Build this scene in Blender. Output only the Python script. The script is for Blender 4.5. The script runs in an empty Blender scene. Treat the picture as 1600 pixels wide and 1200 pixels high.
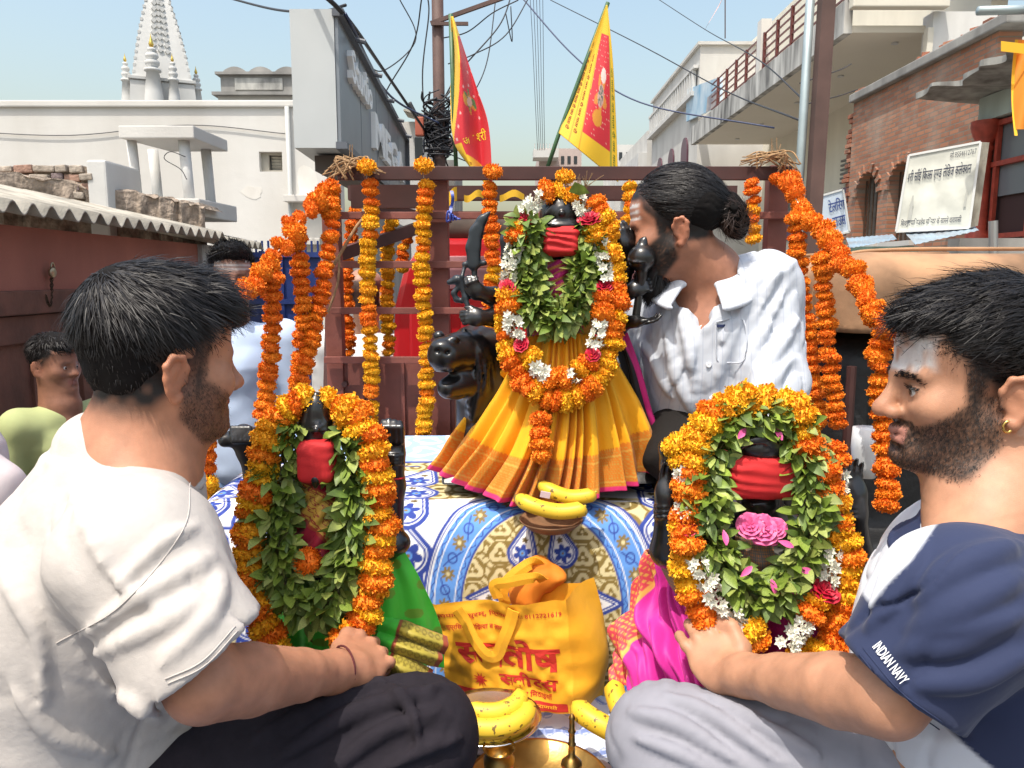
import bpy, bmesh, math, random
import numpy as np
from mathutils import Vector, Matrix, Euler
random.seed(7); rng = np.random.default_rng(7)
SC = bpy.context.scene; COL = SC.collection
# ---------------------------------------------------------------- camera, sky, sun, exposure
CAM = np.array([0.0, 0.0, 0.90]); PITCH = math.radians(8.0); FPX = 1200.0
cam = bpy.data.cameras.new('camera'); cam.lens = 27.0; cam.sensor_width = 36.0; cam.clip_start = 0.05; cam.clip_end = 3000
camo = bpy.data.objects.new('camera', cam); COL.objects.link(camo); camo.location = CAM
camo.rotation_euler = (math.pi/2 - PITCH, 0, 0); SC.camera = camo
SUN_EL, SUN_AZ = math.radians(67), math.radians(212)      # azimuth measured clockwise from +Y
world = bpy.data.worlds.new('World'); SC.world = world; world.use_nodes = True
nt = world.node_tree; sky = nt.nodes.new('ShaderNodeTexSky'); sky.sky_type = 'NISHITA'; sky.sun_disc = False
sky.sun_elevation = SUN_EL; sky.sun_rotation = SUN_AZ; sky.air_density = 1.85; sky.dust_density = 5.0; sky.ozone_density = 1.7
nt.links.new(sky.outputs[0], nt.nodes['Background'].inputs[0]); nt.nodes['Background'].inputs[1].default_value = 0.15
sun = bpy.data.lights.new('sun', 'SUN'); sun.energy = 2.9; sun.angle = math.radians(0.55); sun.color = (1.0, 0.95, 0.86)
suno = bpy.data.objects.new('sun', sun); COL.objects.link(suno)
SUNV = Vector((math.sin(SUN_AZ)*math.cos(SUN_EL), math.cos(SUN_AZ)*math.cos(SUN_EL), math.sin(SUN_EL)))
suno.rotation_euler = SUNV.to_track_quat('Z', 'Y').to_euler()
SC.view_settings.view_transform = 'Standard'; SC.view_settings.look = 'None'
SC.view_settings.exposure = 0.68; SC.view_settings.gamma = 1.0; SC.view_settings.use_curve_mapping = False
SC.render.engine = 'CYCLES'; SC.cycles.use_denoising = True; SC.cycles.max_bounces = 6
# ---------------------------------------------------------------- helpers
CP, SP = math.cos(PITCH), math.sin(PITCH)
def W(u, v, Y):
    a, b = (u-800)/FPX, (600-v)/FPX
    t = Y/(CP+b*SP); return np.array([a*t, Y, CAM[2]+t*(-SP+b*CP)])
def WX(u, v, X):
    a, b = (u-800)/FPX, (600-v)/FPX
    t = X/a; return np.array([X, t*(CP+b*SP), CAM[2]+t*(-SP+b*CP)])
def PX(Y): return Y/FPX            # metres per photo pixel at depth Y (near the axis)
def A3(p): return np.asarray(p, dtype=float)
MATS = {}
def mat(name, col, rough=0.6, metal=0.0, var=None, bump=None, attr=False, spec=0.5, sss=0, sheen=0, trans=0, alpha=1, coat=0, col2=None, bump2=None):
    """var=(scale, amount[, detail]) mottles the colour; bump=(scale, strength[, dist]) fine relief"""
    if name in MATS: return MATS[name]
    m = bpy.data.materials.new(name); m.use_nodes = True; t = m.node_tree; L = t.links.new
    b = t.nodes['Principled BSDF']; I = b.inputs
    I['Roughness'].default_value = rough; I['Metallic'].default_value = metal; I['Specular IOR Level'].default_value = spec
    if coat: I['Coat Weight'].default_value = coat; I['Coat Roughness'].default_value = 0.15
    if sheen: I['Sheen Weight'].default_value = sheen
    if sss: I['Subsurface Weight'].default_value = sss; I['Subsurface Radius'].default_value = (0.012, 0.005, 0.003); I['Subsurface Scale'].default_value = 0.6
    if trans: I['Transmission Weight'].default_value = trans
    if alpha < 1: I['Alpha'].default_value = alpha
    tc = t.nodes.new('ShaderNodeTexCoord'); src = None
    if attr:
        a = t.nodes.new('ShaderNodeAttribute'); a.attribute_name = 'Col'; src = a.outputs['Color']
    else:
        c = t.nodes.new('ShaderNodeRGB'); c.outputs[0].default_value = (*col, 1); src = c.outputs[0]
    if var:
        n = t.nodes.new('ShaderNodeTexNoise'); n.inputs['Scale'].default_value = var[0]; n.inputs['Detail'].default_value = var[2] if len(var) > 2 else 6
        if len(var) > 3:
            mp = t.nodes.new('ShaderNodeMapping'); mp.inputs['Scale'].default_value = (1, 1, var[3]); L(tc.outputs['Object'], mp.inputs[0]); L(mp.outputs[0], n.inputs['Vector'])
        else: L(tc.outputs['Object'], n.inputs['Vector'])
        r = t.nodes.new('ShaderNodeMapRange'); r.inputs[1].default_value = 0.3; r.inputs[2].default_value = 0.7
        L(n.outputs[0], r.inputs[0])
        mx = t.nodes.new('ShaderNodeMix'); mx.data_type = 'RGBA'
        if col2 is not None:
            rr = r; rr.inputs[3].default_value = 0; rr.inputs[4].default_value = var[1]
            mx.blend_type = 'MIX'; L(rr.outputs[0], mx.inputs[0]); L(src, mx.inputs[6]); mx.inputs[7].default_value = (*col2, 1)
        else:
            r.inputs[3].default_value = 1-var[1]; r.inputs[4].default_value = 1+var[1]*0.6
            mx.blend_type = 'MULTIPLY'; mx.inputs[0].default_value = 1; L(src, mx.inputs[6]); L(r.outputs[0], mx.inputs[7])
        src = mx.outputs[2]
    L(src, I['Base Color'])
    nrm = None
    for bp in (bump, bump2):
        if not bp: continue
        n = t.nodes.new('ShaderNodeTexNoise'); n.inputs['Scale'].default_value = bp[0]; n.inputs['Detail'].default_value = 5
        L(tc.outputs['Object'], n.inputs['Vector'])
        bn = t.nodes.new('ShaderNodeBump'); bn.inputs['Strength'].default_value = bp[1]; bn.inputs['Distance'].default_value = bp[2] if len(bp) > 2 else 0.01
        L(n.outputs[0], bn.inputs['Height'])
        if nrm: L(nrm, bn.inputs['Normal'])
        nrm = bn.outputs[0]
    if nrm: L(nrm, I['Normal'])
    MATS[name] = m; return m
def mesh_np(name, V, F, smooth=True, col=None):
    """V (n,3); F (m,k) int array of equal-sided faces, or list of lists"""
    me = bpy.data.meshes.new(name); V = np.asarray(V, dtype=np.float32)
    if isinstance(F, np.ndarray):
        m, k = F.shape; me.vertices.add(len(V)); me.vertices.foreach_set('co', V.ravel())
        me.loops.add(m*k); me.loops.foreach_set('vertex_index', F.astype(np.int32).ravel())
        me.polygons.add(m); me.polygons.foreach_set('loop_start', np.arange(0, m*k, k, dtype=np.int32))
        me.polygons.foreach_set('loop_total', np.full(m, k, dtype=np.int32)); me.update(calc_edges=True); me.validate()
    else:
        me.from_pydata(V.tolist(), [], [list(f) for f in F]); me.update()
    if smooth: me.polygons.foreach_set('use_smooth', np.ones(len(me.polygons), dtype=bool))
    if col is not None:
        a = me.color_attributes.new('Col', 'FLOAT_COLOR', 'POINT'); c = np.ones((len(V), 4), dtype=np.float32); c[:, :3] = col
        a.data.foreach_set('color', c.ravel())
    return me
def put(name, me, material=None, parent=None, label=None, cat=None, group=None, kind=None):
    o = bpy.data.objects.new(name, me); COL.objects.link(o)
    if material is not None and me is not None and not me.materials: me.materials.append(material)
    if parent is not None:
        o.parent = parent; o.matrix_parent_inverse = Matrix.Translation(-parent.location) if parent.type == 'EMPTY' and parent.parent is None else Matrix.Identity(4)
    for k_, v_ in (('label', label), ('category', cat), ('group', group), ('kind', kind)):
        if v_: o[k_] = v_
    return o
def thing(name, label, cat, loc, group=None):
    o = put(name, None, label=label, cat=cat, group=group); o.location = [float(x) for x in loc]; o.empty_display_size = 0.1; return o
class MB:
    """collects simple shapes into one mesh"""
    def __init__(s): s.V = []; s.F = []; s.C = []
    def add(s, V, F, c=None):
        n = len(s.V); s.V += [tuple(map(float, p)) for p in V]; s.F += [tuple(i+n for i in f) for f in F]
        if c is not None: s.C += [c]*len(V)
        return s
    def box(s, c, d, R=None):
        c, d = A3(c), A3(d)/2; V = [(x, y, z) for x in (-d[0], d[0]) for y in (-d[1], d[1]) for z in (-d[2], d[2])]
        V = [(c + (R @ A3(p) if R is not None else A3(p))) for p in V]
        return s.add(V, [(0,1,3,2), (4,6,7,5), (0,4,5,1), (2,3,7,6), (0,2,6,4), (1,5,7,3)])
    def bar(s, a, b, w, h, up=(0, 0, 1)):
        a, b = A3(a), A3(b); d = b-a; L = np.linalg.norm(d); d = d/L; x = np.cross(d, A3(up)); x /= np.linalg.norm(x); z = np.cross(x, d)
        return s.box((a+b)/2, (w, L, h), np.stack([x, d, z], 1))
    def hexa(s, P):  # 8 corners: bottom 4 ccw, top 4
        return s.add(P, [(3,2,1,0), (4,5,6,7), (0,1,5,4), (1,2,6,5), (2,3,7,6), (3,0,4,7)])
    def tube(s, pts, r, n=8, cap=True):
        pts = [A3(p) for p in pts]; m = len(pts); rs = [r]*m if np.isscalar(r) else r; V = []; F = []
        up = A3((0.13, 0.21, 1.0))
        for i, p in enumerate(pts):
            d = pts[min(i+1, m-1)]-pts[max(i-1, 0)]; d = d/(np.linalg.norm(d)+1e-9)
            x = np.cross(d, up)
            if np.linalg.norm(x) < 0.15: x = np.cross(d, A3((1, 0, 0)))
            x /= np.linalg.norm(x); y = np.cross(d, x)
            V += [p + rs[i]*(math.cos(2*math.pi*k/n)*x + math.sin(2*math.pi*k/n)*y) for k in range(n)]
        F += [(i*n+k, i*n+(k+1) % n, (i+1)*n+(k+1) % n, (i+1)*n+k) for i in range(m-1) for k in range(n)]
        if cap: F += [tuple(range(n))[::-1], tuple((m-1)*n+k for k in range(n))]
        return s.add(V, F)
    def lathe(s, c, prof, n=32, R=None):  # prof list of (r,z)
        c = A3(c); V = []; F = []; m = len(prof)
        for r, z in prof:
            for k in range(n):
                p = A3((r*math.cos(2*math.pi*k/n), r*math.sin(2*math.pi*k/n), z)); V.append(c + (R @ p if R is not None else p))
        F = [(i*n+k, i*n+(k+1) % n, (i+1)*n+(k+1) % n, (i+1)*n+k) for i in range(m-1) for k in range(n)]
        return s.add(V, F)
    def grid(s, f, nu, nv):
        V = [f(i/nu, j/nv) for j in range(nv+1) for i in range(nu+1)]
        return s.add(V, [(j*(nu+1)+i, j*(nu+1)+i+1, (j+1)*(nu+1)+i+1, (j+1)*(nu+1)+i) for j in range(nv) for i in range(nu)])
    def poly(s, P, d):  # extruded polygon P by vector d
        P = [A3(p) for p in P]; n = len(P); d = A3(d)
        return s.add(P+[p+d for p in P], [tuple(range(n))[::-1], tuple(range(n, 2*n))] + [(i, (i+1) % n, n+(i+1) % n, n+i) for i in range(n)])
    def mesh(s, name, smooth=False, bevel=0, seg=2):
        me = bpy.data.meshes.new(name); me.from_pydata(s.V, [], s.F); me.update()
        b = bmesh.new(); b.from_mesh(me); bmesh.ops.recalc_face_normals(b, faces=b.faces)
        if bevel: bmesh.ops.bevel(b, geom=[e for e in b.edges if e.is_manifold and e.calc_face_angle(0) > 0.5], offset=bevel, segments=seg, profile=0.6, affect='EDGES')
        b.to_mesh(me); b.free()
        if smooth: me.polygons.foreach_set('use_smooth', np.ones(len(me.polygons), dtype=bool))
        return me
    def put(s, name, material, parent=None, smooth=False, bevel=0, **k):
        return put(name, s.mesh(name, smooth, bevel), material, parent, **k)
def catmull(P, n=8):
    P = [A3(p) for p in P]
    if len(P) < 3: return [P[0]+(P[-1]-P[0])*t for t in np.linspace(0, 1, n+1)]
    Q = [2*P[0]-P[1]]+P+[2*P[-1]-P[-2]]; out = []
    for i in range(1, len(Q)-2):
        for t in np.linspace(0, 1, n, endpoint=False):
            a, b, c, d = Q[i-1:i+3]; out.append(0.5*((2*b)+(-a+c)*t+(2*a-5*b+4*c-d)*t*t+(-a+3*b-3*c+d)*t**3))
    return out+[P[-1]]
NT = (np.random.default_rng(99).random(64**3)*2-1).astype(np.float32)
def vnoise(P, s, seed=0):
    """smooth value noise, P (...,3) -> (...) in -1..1"""
    q = np.asarray(P, dtype=np.float32)*np.float32(s)+np.float32(seed*17.31); i = np.floor(q); f = q-i; f = f*f*(3-2*f); i = i.astype(np.int32)
    x0, y0, z0 = (i[..., k] & 63 for k in range(3)); x1, y1, z1 = ((i[..., k]+1) & 63 for k in range(3)); fx, fy, fz = f[..., 0], f[..., 1], f[..., 2]
    g = lambda x, y: (lambda b: NT[b+z0]*(1-fz)+NT[b+z1]*fz)(x*4096+y*64)
    return (g(x0, y0)*(1-fy)+g(x0, y1)*fy)*(1-fx)+(g(x1, y0)*(1-fy)+g(x1, y1)*fy)*fx
def rot(axis, ang): return np.array(Matrix.Rotation(ang, 3, axis))
class SDF:
    """implicit shapes blended into one continuous surface, meshed by surface nets"""
    def __init__(s, lo, hi, h):
        s.lo = A3(lo); s.h = h; s.n = np.ceil((A3(hi)-s.lo)/h).astype(int)+1; s.D = np.full(s.n, 0.5, np.float32)
        s.ax = [(s.lo[i]+h*np.arange(s.n[i])).astype(np.float32) for i in range(3)]; s.R = np.eye(3); s.t = np.zeros(3); s.sc = 1.0
    def frame(s, R=None, t=(0, 0, 0), sc=1.0): s.R = np.eye(3) if R is None else A3(R); s.t = A3(t); s.sc = sc
    def tp(s, p): return s.R @ (A3(p)*s.sc)+s.t
    def _sl(s, lo, hi, m):
        a = np.floor((lo-m-s.lo)/s.h).astype(int); b = np.ceil((hi+m-s.lo)/s.h).astype(int)+1
        a = np.clip(a, 0, s.n); b = np.clip(b, 0, s.n)
        if np.any(b-a < 1): return None
        return tuple(slice(a[i], b[i]) for i in range(3))
    def _pts(s, sl): return np.meshgrid(*[s.ax[i][sl[i]] for i in range(3)], indexing='ij', sparse=True)
    def _comb(s, sl, d, k, op):
        D = s.D[sl]
        if op == 'sub': d = -d; hh = np.maximum(k-np.abs(D-d), 0)/max(k, 1e-6); s.D[sl] = np.maximum(D, d)+hh*hh*k*0.25
        elif op == 'int': s.D[sl] = np.maximum(D, d)
        elif k <= 0: s.D[sl] = np.minimum(D, d)
        else: hh = np.maximum(k-np.abs(D-d), 0)/k; s.D[sl] = np.minimum(D, d)-hh*hh*k*0.25
    def cap(s, a, b, ra, rb=None, k=0.02, op='add'):
        rb = ra if rb is None else rb; a, b = s.tp(a), s.tp(b); ra, rb = ra*s.sc, rb*s.sc; r = max(ra, rb)
        sl = s._sl(np.minimum(a, b)-r, np.maximum(a, b)+r, k+3*s.h)
        if sl is None: return s
        X, Y, Z = s._pts(sl); ba = b-a; q = max(float(ba@ba), 1e-9)
        t = np.clip(((X-a[0])*ba[0]+(Y-a[1])*ba[1]+(Z-a[2])*ba[2])/q, 0, 1).astype(np.float32)
        d = np.sqrt((X-a[0]-t*ba[0])**2+(Y-a[1]-t*ba[1])**2+(Z-a[2]-t*ba[2])**2)-(ra+(rb-ra)*t)
        s._comb(sl, d, k, op); return s
    def chain(s, pts, rs, k=0.02, op='add'):
        if np.isscalar(rs): rs = [rs]*len(pts)
        for i in range(len(pts)-1): s.cap(pts[i], pts[i+1], rs[i], rs[i+1], k, op)
        return s
    def ell(s, c, r, R=None, k=0.02, op='add'):
        c = s.tp(c); r = A3((r, r, r) if np.isscalar(r) else r)*s.sc; Q = s.R @ (np.eye(3) if R is None else R); ext = np.sqrt(((Q*r)**2).sum(1))
        sl = s._sl(c-ext, c+ext, k+3*s.h)
        if sl is None: return s
        X, Y, Z = s._pts(sl); X, Y, Z = X-c[0], Y-c[1], Z-c[2]
        L = [X*Q[0, i]+Y*Q[1, i]+Z*Q[2, i] for i in range(3)]
        k0 = np.sqrt(sum((L[i]/r[i])**2 for i in range(3))); k1 = np.sqrt(sum((L[i]/r[i]**2)**2 for i in range(3)))+1e-6
        s._comb(sl, (k0*(k0-1)/k1).astype(np.float32), k, op); return s
    def box(s, c, hd, r=0.01, R=None, k=0.01, op='add'):
        c = s.tp(c); hd = A3(hd)*s.sc; Q = s.R @ (np.eye(3) if R is None else R); ext = np.abs(Q)@hd
        sl = s._sl(c-ext, c+ext, k+3*s.h)
        if sl is None: return s
        X, Y, Z = s._pts(sl); X, Y, Z = X-c[0], Y-c[1], Z-c[2]
        q = [np.abs(X*Q[0, i]+Y*Q[1, i]+Z*Q[2, i])-(hd[i]-r) for i in range(3)]
        d = np.sqrt(sum(np.maximum(a, 0)**2 for a in q))+np.minimum(np.maximum(q[0], np.maximum(q[1], q[2])), 0)-r
        s._comb(sl, d.astype(np.float32), k, op); return s
    def disp(s, f, band=0.03):
        """displace near the surface by f(points)"""
        idx = np.nonzero(np.abs(s.D) < band); P = np.stack([s.ax[i][idx[i]] for i in range(3)], 1); s.D[idx] -= f(P); return s
    def val(s, p):
        q = np.clip((p-s.lo)/s.h, 0, s.n-1.001); i, j, k = int(q[0]), int(q[1]), int(q[2]); x, y, z = q[0]-i, q[1]-j, q[2]-k; c = s.D[i:i+2, j:j+2, k:k+2]
        c = c[0]*(1-x)+c[1]*x; c = c[0]*(1-y)+c[1]*y; return c[0]*(1-z)+c[1]*z
    def hit(s, u, v, Y0, Y1):
        """first surface point along the line of sight through photo pixel u,v between depths"""
        for Y in np.arange(Y0, Y1, s.h):
            if s.val(W(u, v, Y)) < 0:
                a, b = Y-s.h, Y
                for _ in range(6):
                    m = (a+b)/2
                    if s.val(W(u, v, m)) < 0: b = m
                    else: a = m
                return W(u, v, b)
        return None
    def fold(s, uv, r, Y0, Y1, k=None, op='add', depth=0.0):
        """a cloth fold (ridge, or crease with op sub) running through surface points"""
        uv = [A3((*p, 0)) for p in uv]; uv = catmull(uv, 5) if len(uv) > 2 else [uv[0]+(uv[-1]-uv[0])*t for t in np.linspace(0, 1, 6)]
        P = [s.hit(p[0], p[1], Y0, Y1) for p in uv]; P = [p for p in P if p is not None]
        if len(P) < 2: return s
        n = len(P); P = [p+A3((0, depth, 0)) for p in P]
        R = [r*(0.25+0.75*math.sin(math.pi*(i+0.5)/n)) for i in range(n)]
        for i in range(n-1): s.cap(P[i], P[i+1], R[i], R[i+1], r*1.6 if k is None else k, op)
        return s
    def mesh(s, name, col=None, keep=None):
        D = s.D; S = D < 0; n = s.n
        c = np.zeros(n-1, np.uint8)
        for i in (0, 1):
            for j in (0, 1):
                for k in (0, 1): c += S[i:n[0]-1+i, j:n[1]-1+j, k:n[2]-1+k]
        I, J, K = np.nonzero((c > 0) & (c < 8)); N = len(I); vid = np.full(n-1, -1, np.int32); vid[I, J, K] = np.arange(N)
        C = {(i, j, k): D[I+i, J+j, K+k] for i in (0, 1) for j in (0, 1) for k in (0, 1)}
        acc = np.zeros((N, 3)); cnt = np.zeros(N)
        for a in C:
            for ax in range(3):
                if a[ax]: continue
                b = list(a); b[ax] = 1; da, db = C[a], C[tuple(b)]; m = (da < 0) != (db < 0)
                t = da[m]/(da[m]-db[m]); p = np.tile(A3(a), (len(t), 1)); p[:, ax] = t; acc[m] += p; cnt[m] += 1
        V = s.lo+s.h*(np.stack([I, J, K], 1)+acc/cnt[:, None])
        F = []
        for ax in range(3):
            o = [i for i in range(3) if i != ax]; a = [slice(None)]*3; b = [slice(None)]*3; a[ax] = slice(0, -1); b[ax] = slice(1, None)
            ch = np.nonzero(S[tuple(a)] != S[tuple(b)]); ch = np.stack(ch, 1); ok = np.ones(len(ch), bool)
            for q in o: ok &= (ch[:, q] > 0) & (ch[:, q] < n[q]-1)
            ch = ch[ok]; sg = S[ch[:, 0], ch[:, 1], ch[:, 2]]; e = np.eye(3, dtype=int)
            q = [vid[tuple((ch-d).T)] for d in (e[o[0]]+e[o[1]], e[o[1]], 0*e[0], e[o[0]])]; q = np.stack(q, 1)
            fl = sg if ax != 1 else ~sg
            q[~fl] = q[~fl][:, ::-1]; F.append(q)
        F = np.concatenate(F); F = F[(F >= 0).all(1)]
        if keep is not None:
            kv = keep(V); F = F[kv[F].all(1)]; us = np.unique(F); mp = np.full(len(V), -1); mp[us] = np.arange(len(us)); V = V[us]; F = mp[F]
        return mesh_np(name, V, F, True, None if col is None else col(V))
def smooth_np(V, F, it=1):
    for _ in range(it):
        acc = np.zeros_like(V); cnt = np.zeros(len(V))
        for k in range(F.shape[1]):
            np.add.at(acc, F[:, k], V[F[:, (k+1) % F.shape[1]]]); np.add.at(cnt, F[:, k], 1)
        V = 0.5*V+0.5*acc/np.maximum(cnt, 1)[:, None]
    return V
# ---------------------------------------------------------------- lettering
FC = bpy.data.curves.new('glyphs', 'FONT'); FC.resolution_u = 2; FO = bpy.data.objects.new('glyphs', FC); COL.objects.link(FO)
def glyphs(txt, bold=0.0, cut=None):
    FC.body = txt; FC.offset = bold; me = FO.to_mesh(); bm = bmesh.new(); bm.from_mesh(me); FO.to_mesh_clear()
    bmesh.ops.triangulate(bm, faces=bm.faces)
    if cut:
        x1 = max(v.co.x for v in bm.verts); bmesh.ops.bisect_plane(bm, geom=bm.verts[:]+bm.edges[:]+bm.faces[:], plane_co=(x1-cut, 0, 0), plane_no=(1, 0, 0), clear_outer=True)
    V = np.array([v.co[:] for v in bm.verts]); bm.verts.index_update(); F = [[v.index for v in f.verts] for f in bm.faces]; bm.free()
    return V.reshape(-1, 3), F
def text2d(txt, bold=0.0, sub=0):
    """flat lettering; '~' after a consonant gives its half form. returns V2 (n,2) scaled to height about 1, F"""
    x = 0; VV = []; FF = []; n = 0; parts = []
    cur = ''
    for ch in txt:
        if ch == '~': parts += [(cur[:-1], None), (cur[-1], 0.2)]; cur = ''
        else: cur += ch
    parts.append((cur, None))
    for t, cut in parts:
        if not t.strip(): x += 0.25*len(t); continue
        V, F = glyphs(t, bold, cut)
        if not len(V): continue
        x0, x1 = V[:, 0].min(), V[:, 0].max(); lead = (len(t)-len(t.lstrip()))*0.25
        V = V[:, :2].copy(); V[:, 0] += x-x0+lead; x += x1-x0-0.015+lead+(len(t)-len(t.rstrip()))*0.25
        VV.append(V); FF += [[i+n for i in f] for f in F]; n += len(V)
    return np.concatenate(VV), FF
def lettering(name, txt, f, material, parent, box=None, bold=0.0, sub=0, **k):
    """maps flat lettering through f(s,t)->xyz ; box=(s0,t0,s1,t1) fits the text into that rectangle"""
    V, F = text2d(txt, bold); lo, hi = V.min(0), V.max(0)
    if sub:
        bm = bmesh.new(); vs = [bm.verts.new((a, b, 0)) for a, b in V]
        for q in F:
            try: bm.faces.new([vs[i] for i in q])
            except ValueError: pass
        for _ in range(sub): bmesh.ops.subdivide_edges(bm, edges=[e for e in bm.edges if e.calc_length() > 0.25], cuts=1); bmesh.ops.triangulate(bm, faces=bm.faces)
        bm.verts.index_update(); V = np.array([v.co[:2] for v in bm.verts]); F = [[v.index for v in q.verts] for q in bm.faces]; bm.free()
    q = (V-lo)/(hi-lo); s = box[0]+q[:, 0]*(box[2]-box[0]); t = box[1]+q[:, 1]*(box[3]-box[1])
    return put(name, mesh_np(name, np.array([f(a, b) for a, b in zip(s, t)]), F, False), material, parent, **k)
def quadmap(P00, P10, P11, P01, off=0.004):
    P00, P10, P11, P01 = map(A3, (P00, P10, P11, P01)); n = np.cross(P10-P00, P01-P00); n /= np.linalg.norm(n)
    if n@(CAM-P00) < 0: n = -n
    return lambda s, t: (P00*(1-s)*(1-t)+P10*s*(1-t)+P11*s*t+P01*(1-s)*t)+n*off
# ================================================================ setting
RZ = -.75                                                            # road level (the trailer bed is z = 0)
asph = mat('road_dust', (.16, .145, .125), .95, var=(1.2, .3), bump=(40, .4, .01))
put('ground', mesh_np('ground', [(-900, -900, RZ), (900, -900, RZ), (900, 900, RZ), (-900, 900, RZ)], [[0, 1, 2, 3]], False), asph, kind='structure')
def plaster(n, c, c2=None, a=.5, s=1.6, st=.4): return mat(n, c, .9, var=(s, a, 12, st), col2=c2 or tuple(x*.62 for x in c), bump=(60, .15, .01), bump2=(6, .12, .03))
white = plaster('whitewash', (.66, .645, .615), (.47, .44, .395), .60, 1.1, .30); cream = plaster('cream_plaster', (.70, .66, .56), (.48, .44, .36), .45)
grey = plaster('stained_cement', (.36, .35, .33), (.12, .115, .11), .8, 2.2); pale = plaster('pale_cement', (.58, .57, .54), (.35, .33, .31), .5, 1.4)
lime = plaster('limewash', (.60, .60, .585), (.36, .35, .33), .5, 2.5)
def bx(x0, x1, y0, y1, z0, z1): return ((x0+x1)/2, (y0+y1)/2, (z0+z1)/2), (abs(x1-x0), abs(y1-y0), abs(z1-z0))
def zat(v, Y): return W(800, v, Y)[2]
def xat(u, Y, v=300): return W(u, v, Y)[0]
# white boundary building
Y = 12.0; bw = thing('white_building', 'long whitewashed building wall with one small louvred window', 'building', (-6, Y, RZ)); zt = zat(168, Y)
x0, x1 = xat(-400, Y), xat(522, Y); wx0, wx1 = xat(405, Y, 250), xat(441, Y, 250); wz0, wz1 = zat(268, Y), zat(237, Y)
w = MB()
for a, b, c, d in ((x0, wx0, RZ, zt), (wx1, x1, RZ, zt), (wx0, wx1, RZ, wz0), (wx0, wx1, wz1, zt)): w.box(*bx(a, b, Y, Y+.35, c, d))
w.box(*bx(wx0, wx1, Y+.34, Y+.4, wz0, wz1)); w.put('wall', white, bw)
MB().box(*bx(x0, x1+.03, Y-.05, Y+.3, zt, zt+.10)).put('coping', white, bw, bevel=.02)
fr = MB(); t_ = .035
for c, d in (bx(wx0+.001, wx1-.001, Y+.1, Y+.16, wz0+.001, wz0+t_), bx(wx0+.001, wx1-.001, Y+.1, Y+.16, wz1-t_, wz1-.001), bx(wx0+.001, wx0+t_+.08, Y+.1, Y+.16, wz0+t_, wz1-t_), bx(wx1-t_, wx1-.001, Y+.1, Y+.16, wz0+t_, wz1-t_)): fr.box(c, d)
win = fr.put('window', mat('dusty_frame', (.42, .39, .33), .9), bw)
for i in range(4):
    z = wz0+.05+(wz1-wz0-.1)*(i+.5)/4; MB().box(((wx0+wx1)/2+.04, Y+.2, z), (wx1-wx0-.18, .015, .07), rot('X', .6)).put('louvre_slat', mat('louvre_paint', (.47, .44, .37), .8, var=(20, .2)), win)
for u, v in ((475, 312), (480, 378)): MB().box((xat(u, Y, v), Y-.12, zat(v, Y)), (.5, .24, .10)).put('ledge', white, bw, bevel=.01)
g = random.Random(8); stain = plaster('patched_plaster', (.74, .72, .68), (.60, .57, .52), .8, 4, .5)
for u, v, w_, h_ in ((480, 285, .25, .35), (395, 300, .2, .12)):
    c = W(u, v, Y); n_ = 14; MB().poly([(c[0]+w_*math.cos(a)*g.uniform(.55, 1), Y-.004, c[2]+h_*math.sin(a)*g.uniform(.55, 1)) for a in np.linspace(0, 6.283, n_, endpoint=False)], (0, .012, 0)).put('plaster_patch', stain, bw)
MB().tube([(xat(455, Y), Y-.06, zt), (xat(455, Y), Y-.06, RZ)], .035, 8).put('drain_pipe', mat('pvc_pipe', (.42, .43, .42), .5), bw, True); MB().tube(catmull([(xat(-60, Y), Y-.03, zat(205, Y)), (xat(120, Y), Y-.03, zat(212, Y)), (xat(300, Y), Y-.03, zat(196, Y)), (xat(455, Y), Y-.03, zat(210, Y))], 8), .008, 5).put('wall_cable', mat('wall_cable', (.12, .12, .12), .7), bw, True)
# parapet building behind
Y = 16.0; pb = thing('parapet_building', 'weather-blackened parapet with scalloped top behind the white wall', 'building', (-6, Y, RZ))
xa, xb = xat(340, Y, 140), xat(520, Y, 140); z0, z1 = zat(150, Y), zat(117, Y)
MB().box(*bx(xa, xb, Y, Y+.8, RZ, z0)).put('wall', white, pb); MB().box(*bx(xa+.06, xb, Y+.02, Y+.5, z0+.06, z1)).put('parapet', grey, pb)
MB().box(*bx(xa-.08, xb, Y-.12, Y+.6, z0, z0+.06)).put('cornice', grey, pb); MB().box(*bx(xa-.02, xb, Y-.06, Y+.55, z1, z1+.05)).put('coping', grey, pb)
for i in range(6):
    cx = xa+.35+i*.52; MB().poly([(cx-.25+.5*t, Y+.0, z1+.05+.11*math.sin(math.pi*t)**.8) for t in np.linspace(0, 1, 9)], (0, .35, 0)).put('scallop', grey, pb)
for i in range(2): MB().box(*bx(xa+.35+i*1.15, xa+1.3+i*1.15, Y-.004, Y+.1, z0+.12, z1-.06)).put('plaster_panel', plaster('worn_panel', (.55, .54, .5), (.1, .1, .1), .9, 5), pb)
# temple tower
Y = 30.0; tw = thing('temple_tower', 'white carved temple tower tapering above the boundary wall', 'tower', (xat(250, Y), Y, RZ)); stone = plaster('tower_white', (.56, .56, .545), (.43, .43, .42), .5, 2)
gold = mat('gilt', (.7, .48, .12), .3, 1.0); Rz = rot('Z', math.radians(24))
def tz(v): return zat(v, Y)
cx = xat(252, Y, 100); sp = MB(); n = 14; prof = []
for i in range(n+1):
    v = 175-200*i/n; prof.append((tz(v), .025*(45-37*(i/n)**1.0+4*math.sin(i/n*3))))
def ring(c, hw, z, k=1.0):
    P = []
    for sx, sy in ((1, -1), (1, 1), (-1, 1), (-1, -1)):
        a = [(sx*hw, sy*hw)]; P += a
    return [A3(c)+Rz @ A3((a*k, b*k, 0))+A3((0, 0, z)) for a, b in P]
V = []; F = []
for z, hw in prof: V += ring((cx, Y, 0), hw, z)
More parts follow.
